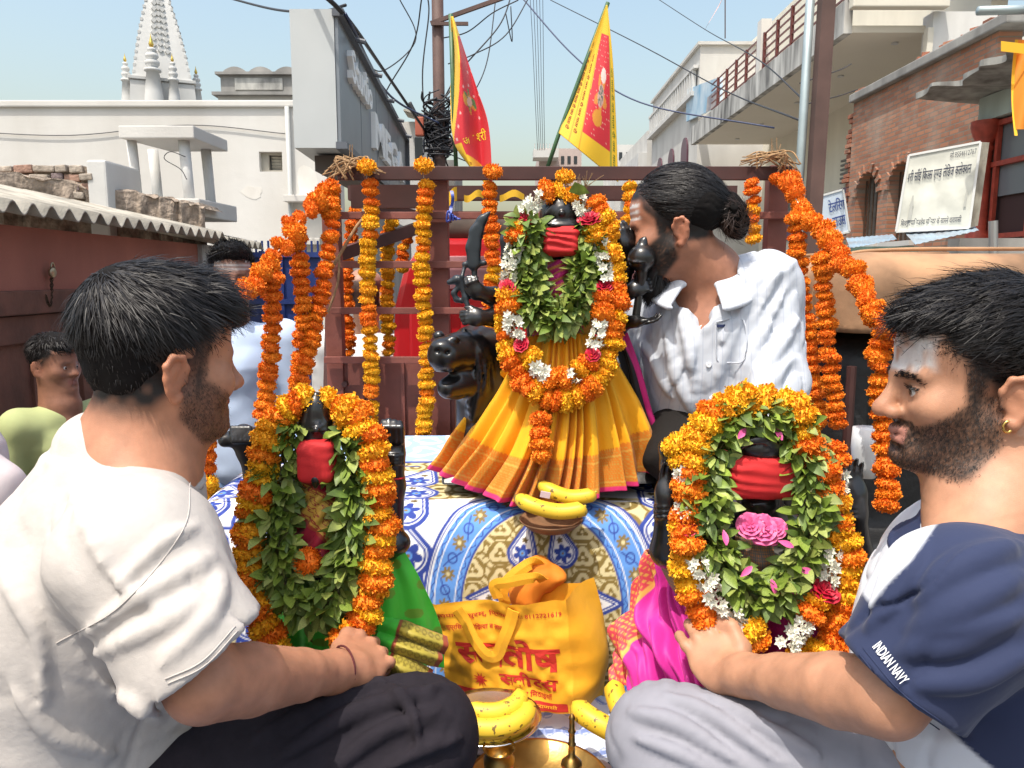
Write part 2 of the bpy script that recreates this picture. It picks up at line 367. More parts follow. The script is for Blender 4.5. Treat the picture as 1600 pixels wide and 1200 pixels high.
F = [(i*4+k, i*4+(k+1) % 4, (i+1)*4+(k+1) % 4, (i+1)*4+k) for i in range(n) for k in range(4)]
sp.add(V, F); sp.put('spire', stone, tw)
for i in range(11):                                                  # carved bosses up the two faces in view
    z, hw = prof[6][0]+.22*i, np.interp(prof[6][0]+.22*i, [p[0] for p in prof], [p[1] for p in prof])
    for dx_, dy_ in ((0, -1), (1, 0)):
        m = MB()
        for s in (-1, 0, 1): m.box(A3((cx, Y, z+.04*(s == 0)))+Rz @ A3((dx_*hw+(dy_ != 0)*s*hw*.28, dy_*hw+(dx_ != 0)*s*hw*.28, 0)), (.13, .13, .13), Rz @ rot('Y', .78))
        m.put('carving', stone, tw)
for sx_ in (-1, 1):
    for k in range(22):
        z = tz(125)+.24*k; hw = np.interp(z, [p[0] for p in prof], [p[1] for p in prof]); MB().box(A3((cx, Y, z))+Rz @ A3((sx_*hw*.97, -hw*.97, 0)), (.09, .09, .10), Rz).put('corner_boss', stone, tw)
zb = tz(132); MB().hexa(ring((cx, Y, 0), 1.12, zb-.12)+ring((cx, Y, 0), 1.12, zb)).put('cornice_band', stone, tw, bevel=.02); MB().hexa(ring((cx, Y, 0), 1.14, tz(190))+ring((cx, Y, 0), 1.06, zb-.15)).put('base', stone, tw)
for u, vt, vb, s, dy in ((236, 68, 185, 1.25, -1.4), (195, 92, 185, .8, -.6), (269, 92, 185, .8, -1.2), (278, 60, 170, .9, -.3), (306, 112, 190, .8, .6)):
    x = xat(u, Y+dy, vt); zt_ = zat(vt, Y+dy); zb_ = zat(vb, Y+dy); h = zt_-zb_
    pr = [(.30*s, 0), (.24*s, h*.35), (.17*s, h*.62), (.23*s, h*.63), (.23*s, h*.66), (.13*s, h*.68), (.19*s, h*.72), (.20*s, h*.76), (.12*s, h*.79), (.18*s, h*.82), (.16*s, h*.86), (.08*s, h*.89), (.12*s, h*.91), (.10*s, h*.94), (.03*s, h*.95)]
    tr = MB().lathe((x, Y+dy, zb_), pr, 14).put('turret', stone, tw, True); MB().lathe((x, Y+dy, zt_-h*.05), [(.04*s, 0), (.075*s, .08*s), (.05*s, .16*s), (.02*s, .26*s), (.002, .38*s)], 10).put('finial', gold, tr, True)
# shed on the left
sx, sy0, sy1, ez = -2.05, 2.2, 5.45, 1.11
shd = thing('shed', 'low salmon-painted shop shed with closed wooden doors and corrugated roof', 'shed', (sx, 3.4, RZ)); salmon = plaster('salmon_plaster', (.36, .135, .095), (.20, .075, .055), .6, 4)
brownw = mat('brown_door_paint', (.135, .052, .034), .7, var=(8, .4, 8), bump=(50, .25, .01)); dz = .84
MB().box(*bx(sx-.12, sx, sy0-1, 4.64, dz, ez-.005)).put('wall', salmon, shd); MB().box(*bx(sx-.12, sx, 4.64, 5.08, RZ, ez-.005)).put('wall_pier', salmon, shd)
MB().box(*bx(sx-.14, sx+.03, 5.08, sy1, RZ, ez-.006)).put('corner_pillar', plaster('rough_pillar', (.50, .50, .48), (.16, .16, .16), .95, 22), shd)
MB().box(*bx(sx-.06, sx+.02, sy0-1, 4.64, dz-.10, dz)).put('door_lintel', brownw, shd, bevel=.006)
for i, (a, b) in enumerate(((2.0, 2.86), (2.88, 3.74), (3.76, 4.62))):
    d = MB().box(*bx(sx-.06, sx-.03, a, b, RZ, dz-.105)).put('door', brownw, shd)
    for (y0, y1, z0, z1) in ((a, a+.09, RZ, dz-.105), (b-.09, b, RZ, dz-.105), (a+.09, b-.09, dz-.22, dz-.105), (a+.09, b-.09, .1, .2), (a+.09, b-.09, -.5, -.38)): MB().box(*bx(sx-.032, sx-.005, y0, y1, z0, z1)).put('door_rail', brownw, d, bevel=.004)
    MB().box(*bx(sx-.034, sx-.016, (a+b)/2-.02, (a+b)/2+.02, .2, dz-.22)).put('door_muntin', brownw, d)
pl = WX(80, 415, sx+.02); iron = mat('rusty_iron', (.09, .055, .035), .7, .6, var=(60, .4)); steel = mat('worn_brass_lock', (.45, .38, .26), .4, .9, var=(60, .3))
lk = thing('padlock', 'worn padlock hanging from the shed door hasp with a chain', 'padlock', pl); MB().lathe(pl-A3((0, .008, .03)), [(.0001, 0), (.02, .001), (.023, .004), (.023, .012), (.02, .015), (.0001, .016)], 18, rot('Y', math.pi/2)).put('lock_body', steel, lk, True)
MB().tube([pl+A3((.006, .013*math.cos(a), -.012+.024*math.sin(a))) for a in np.linspace(0, math.pi, 10)], .0035, 6).put('shackle', steel, lk, True)
cp = catmull([pl+A3((.0, -.004, -.05)), pl+A3((0, -.012, -.11)), pl+A3((0, -.03, -.17)), pl+A3((0, -.05, -.16)), pl+A3((0, -.06, -.13))], 5)
for i in range(0, len(cp)-1): MB().tube([cp[i]+(.011*(math.cos(a)*(cp[i+1]-cp[i])/np.linalg.norm(cp[i+1]-cp[i])+.6*math.sin(a)*A3(((1, 0, 0) if i % 2 else (0, .8, .6))))) for a in np.linspace(0, 6.283, 11)], .0022, 5, False).put('chain_link', iron, lk, True)
sheet = mat('fibre_cement_sheet', (.37, .34, .285), .95, var=(7, .45, 10), bump=(90, .3, .01))
def corr(y0, y1, xe, xw, ze, slope, lam=.125, amp=.024, th=.008):
    m = MB(); n = int((y1-y0)/lam*10); xs = np.linspace(0, xw, 5)
    for side in (0, 1):
        V = []
        for i in range(n+1):
            y = y0+(y1-y0)*i/n; zz = amp*math.cos((y-y0)/lam*6.283)
            for x in xs: V.append((xe-x, y, ze+zz+x*slope+(th if side else 0)))
        F = [(i*5+j, i*5+j+1, (i+1)*5+j+1, (i+1)*5+j) for i in range(n) for j in range(4)]; m.add(V, F)
    N = (n+1)*5; m.F += [(i*5, (i+1)*5, N+(i+1)*5, N+i*5) for i in range(n)]; return m
corr(1.6, 5.15, sx+.16, 1.5, ez+.045, .22).put('roof_sheet', sheet, shd, True)
corr(5.05, 6.0, sx+.14, .5, ez+.012, .20).put('roof_sheet', sheet, shd, True)
# rubble wall on the roof line and the little shelter
rb = thing('rubble_wall', 'broken brick wall end with a white plastered face above the shed roof', 'wall', (-3, 5.0, 1.2)); Y = 5.0; rub = mat('rubble_stone', (.30, .24, .19), .95, var=(25, .5, 8), bump=(40, .8, .02))
zb_, zt_ = zat(300, Y), zat(252, Y); MB().box(*bx(xat(-200, Y), xat(135, Y), Y+.03, Y+.4, zb_-.4, zt_-.03)).put('core', rub, rb); MB().box(*bx(xat(135, Y, 270), xat(166, Y, 270), Y, Y+.45, zb_-.4, zt_+.01)).put('plastered_end', lime, rb, bevel=.015)
for r in range(4):
    x = xat(-30, Y); z = zt_-.045-.055*r
    while x < xat(130, Y):
        wd = random.uniform(.07, .16); hh = random.uniform(.035, .052); c = random.choice([(.33, .2, .15), (.34, .29, .24), (.22, .17, .17), (.40, .34, .28)])
        m = MB().box((x+wd/2, Y+.03+random.uniform(-.012, .02), z+random.uniform(-.006, .006)), (wd*.92, .08, hh), rot('Z', random.uniform(-.1, .1)) @ rot('Y', random.uniform(-.08, .08)))
        m.put('brick', mat('rubble%d' % int(c[1]*100), c, .95, var=(30, .4), bump=(60, .7, .01)), rb, bevel=.008); x += wd
ledge_ = thing('roof_ledge', 'crumbling earth-brown ledge running above the corrugated roof', 'wall', (-2.6, 5.2, 1.2)); P = [W(-60, 262, 4.7), W(120, 290, 5.0), W(240, 308, 5.2), W(303, 322, 5.3), W(303, 345, 5.3), W(-60, 340, 4.7)]
m = MB(); n = 60
def lg(a, b):
    top = [W(-100, 255, 4.6), W(120, 288, 5.0), W(240, 306, 5.2), W(320, 322, 5.35)]; q = np.clip(a*3, 0, 2.999); i = int(q); p = top[i]+(top[i+1]-top[i])*(q-i)
    return p+A3((0, (.0 if b < .5 else .35), 0))*(b > .99)+A3((0, 0, -.35*(1-b*2) if b < .5 else 0))+.03*vnoise(np.array([[a*30, b*4, 3.3]]), 1.0, 2)[0]*A3((0, 1, .8))
m.grid(lg, 80, 8); m.put('ledge', rub, ledge_)
Y = 5.45; zs = zat(216, Y); xl, xr = xat(185, Y, 210), xat(303, Y, 210); sl = thing('rooftop_shelter', 'small open concrete shelter on four round posts above the shed roof', 'shelter', ((xl+xr)/2, 5.7, zat(330, Y)))
MB().hexa([A3(p) for p in ((xl, Y, zs), (xr, Y, zs), (xr+.02, Y+.58, zs), (xl+.1, Y+.58, zs), (xl, Y, zs+.085), (xr, Y, zs+.085), (xr+.02, Y+.58, zs+.085), (xl+.1, Y+.58, zs+.085))]).put('roof_slab', pale, sl, bevel=.008)
for px_, py_, rr in ((xat(212, Y+.1), Y+.1, .033), (xat(293, Y+.1), Y+.1, .037), (xat(246, Y+.5), Y+.48, .036), (xat(328, Y+.5), Y+.48, .036)): MB().tube([(px_+.015, py_, zs-.5), (px_+.006, py_, zs-.25), (px_-.006, py_, zs)], [rr*1.02, rr, rr*1.04], 16).put('post', lime, sl, True)
zbk = zat(338, Y); MB().hexa([A3(p) for p in ((xl-.1, Y-.02, zbk), (xr+.02, Y-.02, zbk), (xr+.06, Y+.6, zbk-.0), (xl, Y+.6, zbk), (xl-.1, Y-.02, zbk+.12), (xr+.02, Y-.02, zbk+.12), (xr+.06, Y+.6, zbk+.12), (xl, Y+.6, zbk+.12))]).put('base_slab', pale, sl, bevel=.01)
wire = mat('wire_black', (.02, .02, .025), .6); wp = W(290, 245, Y+.05); MB().tube(catmull([wp, wp+A3((-.09, -.03, .03)), wp+A3((-.13, -.04, -.02)), wp+A3((-.02, -.05, -.09)), wp+A3((.02, -.05, -.16))], 6), .003, 5).put('loose_wire', wire, sl, True)
# blue gate
Y = 6.2; gt = thing('blue_gate', 'dark blue sheet-metal gate beside the shed', 'gate', (xat(430, Y), Y, RZ)); blue = mat('gate_blue', (.015, .035, .16), .45, var=(6, .3), bump=(20, .1)); ga, gb = xat(352, Y, 500), xat(505, Y, 500); gz = zat(402, Y)
for i in range(5):
    a, b = ga+(gb-ga)*i/5, ga+(gb-ga)*(i+1)/5; MB().box(*bx(a+.008, b-.008, Y, Y+.02, RZ+.1, gz)).put('panel', blue, gt); MB().box(*bx(a-.015, a+.015, Y-.025, Y+.03, RZ, gz+.05)).put('upright', blue, gt)
for z in (gz+.02, gz-.35, .2, -.3): MB().box(*bx(ga, gb, Y-.03, Y-.002, z-.02, z+.02)).put('rail', blue, gt)
for i in range(16): MB().tube([(ga+(gb-ga)*(i+.5)/16, Y+.01, gz), (ga+(gb-ga)*(i+.5)/16, Y+.01, gz+.13)], .009, 6).put('spike', blue, gt)
# studio sign box
nz0, nz1 = W(531, 231, 7.0), W(531, 14, 7.0); ln = 6.2; X0 = nz0[0]; X1 = -1.78; za, zb = nz0[2], nz1[2]
st = thing('sign_box', 'large grey box sign with raised white letters reading Studio MEGA', 'sign', (X0, 8, za)); acp = mat('sign_panel', (.20, .22, .245), .4, .2, var=(2, .1)); acl = mat('sign_side_panel', (.46, .48, .48), .5, .1, var=(2, .06))
MB().hexa([A3(p) for p in ((X0-.40, 7, za), (X0-.02, 7, za), (X1-.02, 7+ln, za), (X1-.4, 7+ln, za), (X0-.40, 7, zb), (X0-.02, 7, zb), (X1-.02, 7+ln, zb), (X1-.4, 7+ln, zb))]).put('box', acl, st)
n = 5
for i in range(n):
    a, b = i/n, (i+1)/n; e = .012
    MB().hexa([A3((X0+(X1-X0)*q-.018+dx_, 7+ln*q+dy_, z)) for z in (za+.05, zb-.06) for q, dx_, dy_ in ((a, 0, e), (a, .03, e), (b, .03, -e), (b, 0, -e))]).put('face_panel', acp, st)
drk = mat('sign_trim', (.10, .11, .13), .5); m = MB()
for z in (za+.02, zb-.03): m.hexa([A3((X0+(X1-X0)*q-.03+dx_, 7+ln*q+dy_, z+h)) for h in (-.03, .03) for q, dx_, dy_ in ((0, 0, -.02), (0, .10, -.02), (1, .10, 0), (1, 0, 0))])
m.put('trim', drk, st); MB().hexa([A3((X0+(X1-X0)*q-.03+dx_, 7+ln*q, z)) for z in (za, zb) for q, dx_ in ((.995, 0), (.995, .10), (1.01, .10), (1.01, 0))]).put('end_trim', drk, st)
fq = lambda off: (lambda s, t: A3((X0+(X1-X0)*s+.018+off, 7+ln*s, za+(zb-za)*t)))
wl = mat('sign_letter', (.80, .81, .80), .5)
for nm, tx, bxx in (('letters', 'Studio', (.07, .58, .29, .84)), ('letters', 'MEGA', (.32, .27, .86, .62))):
    o = lettering(nm, tx, fq(.0), wl, st, bxx, .03 if tx == 'MEGA' else .015); md = o.modifiers.new('s', 'SOLIDIFY'); md.thickness = .09; md.offset = 0
for i in range(5): MB().tube([(X0+.05+(X1-X0)*i/5, 7.6+ln*i/5, zb-.08), (X0+.14+(X1-X0)*i/5, 7.6+ln*i/5, zb-.10)], .025, 8).put('spot_lamp', drk, st)
MB().box(*bx(X0-.55, X1+.1, 9.5, 13.0, RZ, za-.35)).put('shop_wall', grey, st); MB().box(*bx(X0-.3, X0-.05, 7.3, 9.8, za-.16, za-.02)).put('bracket_beam', mat('old_timber', (.10, .08, .07), .9), st)
# building beyond the sign
Y = 17.; nb = thing('narrow_building', 'narrow grey house front with a tilted roof sheet beyond the box sign', 'building', (xat(665, Y), Y, RZ)); MB().box(*bx(xat(600, Y), xat(668, Y), Y, Y+5, RZ, zat(190, Y))).put('wall', pale, nb)
MB().box((xat(655, Y, 185), Y-.3, zat(186, Y)), (.5, .7, .04), rot('Y', .25)).put('roof_sheet', sheet, nb); MB().box(*bx(xat(640, Y), xat(700, Y), Y+2, Y+5, RZ, zat(228, Y))).put('lower_wall', grey, nb); MB().box(*bx(xat(648, Y, 220), xat(660, Y, 220), Y-.03, Y+.01, zat(250, Y), zat(215, Y))).put('window', mat('dark_pane', (.03, .035, .04), .2), nb)
MB().box((xat(712, Y, 236), Y-1, zat(238, Y)), (.6, .05, .25)).put('name_board', mat('dark_board', (.06, .035, .035), .7), nb)
# far buildings straight down the road
Y = 36.; fb = thing('distant_building', 'distant pinkish terrace house end down the road', 'building', (xat(880, Y), Y, RZ)); pk = plaster('pink_plaster', (.50, .40, .36), None, .3)
MB().box(*bx(xat(842, Y), xat(908, Y), Y, Y+6, RZ, zat(232, Y))).put('wall', pk, fb); MB().box(*bx(xat(832, Y), xat(870, Y), Y-1.2, Y, zat(252, Y), zat(240, Y))).put('balcony', pale, fb)
for i in range(9): MB().tube([(xat(834, Y)+i*.13, Y-1.15, zat(240, Y)), (xat(834, Y)+i*.13, Y-1.15, zat(231, Y))], .02, 5).put('baluster', pale, fb)
for i in range(3): MB().box(*bx(xat(876+i*10, Y), xat(881+i*10, Y), Y-.02, Y+.02, zat(256, Y), zat(244, Y))).put('window', MATS['dark_pane'], fb)
Y = 48.; fb2 = thing('distant_building', 'far pale block closing the road just right of the triangular flag', 'building', (xat(985, Y), Y, RZ)); MB().box(*bx(xat(960, Y), xat(1015, Y), Y, Y+6, RZ, zat(226, Y))).put('wall', pale, fb2)
for i in range(4): MB().box(*bx(xat(966+i*11, Y), xat(971+i*11, Y), Y-.03, Y, zat(250, Y), zat(238, Y))).put('window', MATS['dark_pane'], fb2)
Y = 30.; ctr = thing('road_end_house', 'cream house front filling the end of the road behind the iron frame', 'building', (0, Y, RZ)); MB().box(*bx(-6, 6.2, 52, 54, RZ, zat(330, 52))).put('wall', cream, ctr)
for i in range(8): MB().box(*bx(-5+i*1.4, -4.3+i*1.4, 51.95, 52, .5, 2.2)).put('window', MATS['dark_pane'], ctr)
# ---------------------------------------------------------------- right side of the street
brown_rail = mat('brown_rail', (.13, .035, .03), .5); bb = thing('balcony_building', 'cream two-storey building with long balcony and maroon railing', 'building', (8, 18, RZ)); FX = 6.0
ya, yb = 14.6, 26.5; zb_ = 5.25; cr2 = plaster('cream_soffit', (.74, .69, .60), (.60, .55, .46), .4, .6); mould = plaster('mouldy_fascia', (.66, .65, .62), (.03, .03, .03), 1.0, 2.6, .22)
MB().box(*bx(FX, 8.6, ya, yb, zb_, zb_+.12)).put('balcony_slab', cr2, bb); MB().box(*bx(FX-.03, FX+.12, ya-.02, yb, zb_-.02, zb_+.55)).put('fascia', mould, bb)
MB().box(*bx(8.6, 8.9, ya, 30, RZ, zb_+4)).put('street_wall', cream, bb); MB().box(*bx(FX+.02, 13, 14.3, 14.6, zb_+.55, 12)).put('upper_wall', plaster('upper_whitewash', (.74, .73, .70), (.42, .41, .39), .6, 1.6, .3), bb)
MB().box(*bx(FX-.08, 7.6, 14.1, 14.3, zb_+.28, zb_+.55)).put('string_course', cream, bb, bevel=.02); MB().box(*bx(7.45, 13, 14.35, 14.7, RZ, zb_+.28)).put('end_wall', plaster('end_wall_plaster', (.72, .71, .68), (.42, .41, .39), .6, 1.6, .3), bb); MB().box(*bx(7.35, 7.45, 14.3, 14.45, 3.0, zb_)).put('corner_strip', cream, bb)
for i, y in enumerate((15.2, 17.6, 20.2, 23.0, 25.4)): MB().lathe((7.2, y, zb_-.03), [(.0001, 0), (.07, 0), (.06, .03)], 12).put('downlight', mat('lamp_ring', (.55, .55, .55), .4), bb)
for a, b in ((14.7, 19.3), (19.8, 24.2)):
    for z in np.linspace(zb_+.62, zb_+1.35, 5): MB().box(*bx(FX+.02, FX+.05, a, b, z, z+.035)).put('rail', brown_rail, bb)
    for y in np.arange(a, b+.01, .92): MB().box(*bx(FX+.0, FX+.07, y-.03, y+.03, zb_+.55, zb_+1.4)).put('baluster', brown_rail, bb)
MB().box(*bx(FX-.03, FX+.22, 19.4, 19.7, zb_+.55, zb_+1.75)).put('parapet_pier', white, bb)
for y0, y1, z0, z1 in ((17.2, 20.4, 2.1, 3.15), (23.6, 26.0, 2.0, 2.7)):
    f = MB().box(*bx(8.52, 8.6, y0, y1, z0, z1)).put('window', mat('window_purple', (.10, .055, .12), .4), bb)
    for k in (0, 1, 2): MB().box(*bx(8.48, 8.53, y0+(y1-y0-.08)*k/2, y0+(y1-y0-.08)*k/2+.08, z0, z1)).put('frame', cream, f)
    for k in range(6): MB().box(*bx(8.47, 8.52, y0, y1, z1+.1+k*.11, z1+.15+k*.11)).put('louvre', mat('louvre_grey', (.16, .15, .14), .7), f)
MB().box(*bx(8.1, 8.6, 16.9, 20.8, 1.75, 1.95)).put('window_ledge', cream, bb); MB().tube([(8.5, 15.6, zb_), (8.5, 15.6, 3.4)], .05, 8).put('drain_pipe', mat('pipe_dark', (.05, .04, .05), .6), bb)
# arched-window house beyond
ah = thing('arched_window_house', 'white house with three arched windows further down the street', 'building', (8, 31, RZ)); zt = 8.6
MB().box(*bx(6.35, 11, 27.2, 36, RZ, zt)).put('wall', pale, ah); MB().box(*bx(6.25, 11, 27.1, 36.1, zt, zt+.1)).put('coping', pale, ah); MB().box(*bx(6.1, 6.35, 27.3, 36, 7.0, 7.15)).put('cornice', lime, ah)
for i in range(22): MB().box(*bx(6.18, 6.30, 27.5+i*.39, 27.7+i*.39, 7.15, 7.9)).put('baluster', lime, ah)
MB().box(*bx(6.16, 6.33, 27.3, 36, 7.9, 8.0)).put('handrail', lime, ah)
for i in range(3):
    y = 29.0+i*2.4; P = [(6.33, y-.5, 3.3), (6.33, y+.5, 3.3)]+[(6.33, y+.5*math.cos(a), 5.4+.5*math.sin(a)) for a in np.linspace(0, math.pi, 9)]; MB().poly(P, (-.05, 0, 0)).put('arched_window', mat('window_maroon', (.09, .03, .05), .4), ah)
for k in range(12): MB().box(*bx(6.32, 6.36, 27.2, 36, .4+k*.28, .42+k*.28)).put('groove_line', MATS['louvre_grey'] if 'louvre_grey' in MATS else pale, ah)
hb = thing('hoarding', 'blue and white painted hoarding on the side of the arched house', 'hoarding', (6.2, 25, 4)); q = [WX(1072, 190, 6.2), WX(1125, 165, 6.2), WX(1125, 120, 6.2), WX(1072, 140, 6.2)]
MB().poly(q, (.08, 0, 0)).put('board', mat('hoarding_print', (.62, .68, .72), .6, var=(1.2, .9, 3), col2=(.12, .32, .50)), hb); MB().poly([q[0]*.35+q[1]*.65-A3((.02, 0, 0)), q[1]-A3((.02, 0, 0)), q[2]-A3((.02, 0, .3)), (q[3]*.3+q[2]*.7)-A3((.02, 0, .5))], (.01, 0, 0)).put('printed_figure', mat('hoarding_dark', (.12, .12, .16), .7, var=(3, .8), col2=(.5, .45, .42)), hb)
fh = thing('far_house', 'hazy pale house with parapet terrace farthest along the right side', 'building', (7, 40, RZ)); MB().box(*bx(6.3, 12, 37, 46, RZ, 7.6)).put('wall', pale, fh); MB().box(*bx(5.9, 6.3, 37, 45, 5.2, 6.6)).put('balcony', lime, fh); MB().box(*bx(5.5, 6.3, 37, 45, .2, 2.6)).put('lower_terrace', lime, fh)
for i in range(3): MB().box(*bx(6.25, 6.32, 38+i*2.4, 39.2+i*2.4, 3.2, 4.8)).put('window', MATS['dark_pane'], fh)
# brick house
BX = 6.2; bk = thing('brick_house', 'exposed red brick house wall with two arched window openings', 'building', (BX, 12, RZ)); bm_ = bpy.data.materials.new('brick_wall'); bm_.use_nodes = True; tt = bm_.node_tree; L = tt.links.new
tc = tt.nodes.new('ShaderNodeTexCoord'); mp = tt.nodes.new('ShaderNodeCombineXYZ'); se = tt.nodes.new('ShaderNodeSeparateXYZ'); br = tt.nodes.new('ShaderNodeTexBrick'); L(tc.outputs['Object'], se.inputs[0]); L(se.outputs[1], mp.inputs[0]); L(se.outputs[2], mp.inputs[1]); L(mp.outputs[0], br.inputs['Vector'])
br.inputs['Scale'].default_value = 1; br.inputs['Brick Width'].default_value = .23; br.inputs['Row Height'].default_value = .07; br.inputs['Mortar Size'].default_value = .010; br.inputs['Color1'].default_value = (.42, .185, .105, 1); br.inputs['Color2'].default_value = (.28, .115, .068, 1); br.inputs['Mortar'].default_value = (.22, .17, .13, 1)
nz = tt.nodes.new('ShaderNodeTexNoise'); nz.inputs['Scale'].default_value = 1.6; nz.inputs['Detail'].default_value = 12; L(tc.outputs['Object'], nz.inputs['Vector']); rp = tt.nodes.new('ShaderNodeValToRGB'); rp.color_ramp.elements[0].position = .47; rp.color_ramp.elements[1].position = .68; L(nz.outputs[0], rp.inputs[0])
mx = tt.nodes.new('ShaderNodeMix'); mx.data_type = 'RGBA'; mul = tt.nodes.new('ShaderNodeMath'); mul.operation = 'MULTIPLY'; mul.inputs[1].default_value = .45; L(rp.outputs[0], mul.inputs[0]); L(mul.outputs[0], mx.inputs[0]); L(br.outputs[0], mx.inputs[6]); mx.inputs[7].default_value = (.38, .33, .27, 1); L(mx.outputs[2], tt.nodes['Principled BSDF'].inputs['Base Color']); tt.nodes['Principled BSDF'].inputs['Roughness'].default_value = .95
bp = tt.nodes.new('ShaderNodeBump'); bp.inputs['Strength'].default_value = .9; bp.inputs['Distance'].default_value = .02; ad = tt.nodes.new('ShaderNodeMath'); ad.operation = 'MULTIPLY_ADD'; ad.inputs[1].default_value = -1.0; L(br.outputs[1], ad.inputs[0]); L(nz.outputs[0], ad.inputs[2]); L(ad.outputs[0], bp.inputs['Height']); L(bp.outputs[0], tt.nodes['Principled BSDF'].inputs['Normal'])
y0, y1 = 10.3, 14.5; wt = 4.0; ops = [(12.55, .42, 1.45, 2.62), (13.75, .42, 1.45, 2.62)]; m = MB(); ed = [y0]
for yc, hw, z0, z1 in ops: ed += [yc-hw, yc+hw]
ed.append(y1)
for i in range(0, len(ed), 2): m.box(*bx(BX, BX+.3, ed[i], ed[i+1], RZ, wt))
for yc, hw, z0, z1 in ops:
    m.box(*bx(BX, BX+.3, yc-hw, yc+hw, RZ, z0)); A = [(BX, yc+hw*math.cos(a), z1-.35+.42*math.sin(a)) for a in np.linspace(math.pi, 0, 9)]
    m.poly([(BX, yc-hw, wt), *A, (BX, yc+hw, wt)], (.3, 0, 0)); m.box(*bx(BX+.26, BX+.29, yc-hw, yc+hw, z0, z1+.1))
m.put('wall', bm_, bk); MB().hexa([A3(p) for p in ((BX-.1, y0-.3, wt), (BX+.5, y0-.3, wt), (BX+.5, y1, wt), (BX-.1, y1, wt), (BX-.1, y0-.3, wt+.14), (BX+.5, y0-.3, wt+.14), (BX+.5, y1, wt+.14), (BX-.1, y1, wt+.14))]).put('coping', grey, bk, bevel=.02)
bar_m = mat('old_shutter', (.13, .11, .09), .8, var=(20, .4))
for yc, hw, z0, z1 in ops:
    s = MB().box(*bx(BX+.18, BX+.2, yc-hw*.8, yc+hw*.8, z0, z1)).put('shutter', bar_m, bk)
    for k in range(5): MB().tube([(BX+.12, yc-hw*.7+k*hw*.35, z0), (BX+.12, yc-hw*.7+k*hw*.35, z1)], .014, 5).put('window_bar', iron, s)
    MB().box(*bx(BX-.08, BX+.1, yc-hw-.1, yc+hw+.1, z0-.08, z0)).put('sill', pale, bk)
    n_ = 9
    for k in range(n_):
        a = math.pi*(k+.5)/n_; MB().box((BX-.012, yc+(hw+.06)*math.cos(a), z1-.35+.50*math.sin(a)), (.05, .085, .15), rot('X', a-math.pi/2)).put('arch_brick', bm_, bk)
bn = MB().box((0, 0, 0), (.11, .22, .07)).mesh('brick', bevel=.008); bmats = [mat('brick%d' % i, c, .95, var=(30, .3), bump=(60, .6, .01)) for i, c in enumerate(((.34, .13, .075), (.26, .10, .06), (.40, .19, .12)))]; bns = []
for i in range(3): q = bn.copy(); q.materials.append(bmats[i]); bns.append(q)
for r in range(26):                                                  # ragged toothed end of the brickwork
    o = put('brick', random.choice(bns), parent=bk); o.location = (BX+.06+random.uniform(-.03, .03), 14.52+random.uniform(0, .18), 1.6+r*.088); o.rotation_euler = (0, 0, random.uniform(-.15, .15))
for r in range(22):
    o = put('brick', random.choice(bns), parent=bk); o.location = (BX+random.uniform(0, .25), random.uniform(y0, y1), wt+.17); o.rotation_euler = (random.uniform(-.2, .2), 0, random.uniform(-.8, .8))
# red-pillared house nearest on the right
rh = thing('red_pillar_house', 'old house with red pillars, wire-mesh windows and a crumbling eave', 'building', (6, 9, RZ)); red = mat('red_oxide_paint', (.38, .055, .030), .6, var=(12, .3), bump=(40, .15)); mint = plaster('mint_plaster', (.44, .50, .45), (.25, .26, .24), .6, 3); EX = 5.75
MB().box(*bx(6.25, 6.6, 6.0, 10.28, RZ, 3.2)).put('wall', mint, rh)
m = MB()
def eave(a, b):
    y = 5.6+a*4.9; n_ = vnoise(np.array([[y*4, b*3, 1.]]), 1.0, 3)[0]; return A3((6.6-(1.25+.16*n_)*b, y, 3.22+.10*b+.02*n_-.05*a))
m.grid(eave, 90, 6); V0 = len(m.V); m.grid(lambda a, b: eave(a, b)-A3((0, 0, .06+.02*math.sin(a*40))), 90, 6); n_ = 91*6
m.F += [(n_+i, n_+i+1, V0+n_+i+1, V0+n_+i) for i in range(90)]; m.put('eave', plaster('broken_eave', (.42, .42, .39), (.13, .12, .11), .9, 5), rh)
MB().box(*bx(6.02, 6.25, 5.8, 10.3, 2.86, 3.16)).put('beam', mint, rh)
for y in (7.92, 8.42, 10.15):
    pr = [(.15, 0), (.15, .08), (.10, .14), (.09, 1.12), (.12, 1.16), (.09, 1.21), (.15, 1.32), (.18, 1.42), (.18, 1.5)]; MB().lathe((6.05, y, 1.352), pr, 16).put('pillar', red, rh, True)
MB().box(*bx(5.85, 6.35, 5.6, 8.8, 1.15, 1.348)).put('ledge', pale, rh, bevel=.01); MB().box(*bx(5.95, 6.3, 5.6, 10.2, RZ, 1.15)).put('lower_wall', grey, rh)
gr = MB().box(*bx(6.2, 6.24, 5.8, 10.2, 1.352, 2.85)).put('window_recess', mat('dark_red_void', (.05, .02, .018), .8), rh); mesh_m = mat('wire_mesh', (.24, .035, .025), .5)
for k in range(40): MB().tube([(6.12, 5.9+k*.05, 1.4), (6.12, 5.9+k*.05, 2.85)], .004, 4).put('mesh_wire', mesh_m, rh)
for k in range(27): MB().tube([(6.122, 5.9, 1.4+k*.053), (6.122, 7.85, 1.4+k*.053)], .004, 4).put('mesh_wire', mesh_m, rh)
for y in (5.9, 6.85, 7.8, 8.6, 9.3, 10.0): MB().box(*bx(6.10, 6.15, y-.03, y+.03, 1.352, 2.85)).put('mullion', red, rh)
for z in (1.4, 2.3, 2.8): MB().box(*bx(6.09, 6.16, 5.85, 10.1, z-.03, z+.03)).put('transom', red, rh)
MB().box(*bx(6.16, 6.19, 8.5, 10.1, 1.9, 2.8)).put('glass', mat('dusty_glass', (.16, .17, .18), .25), rh)
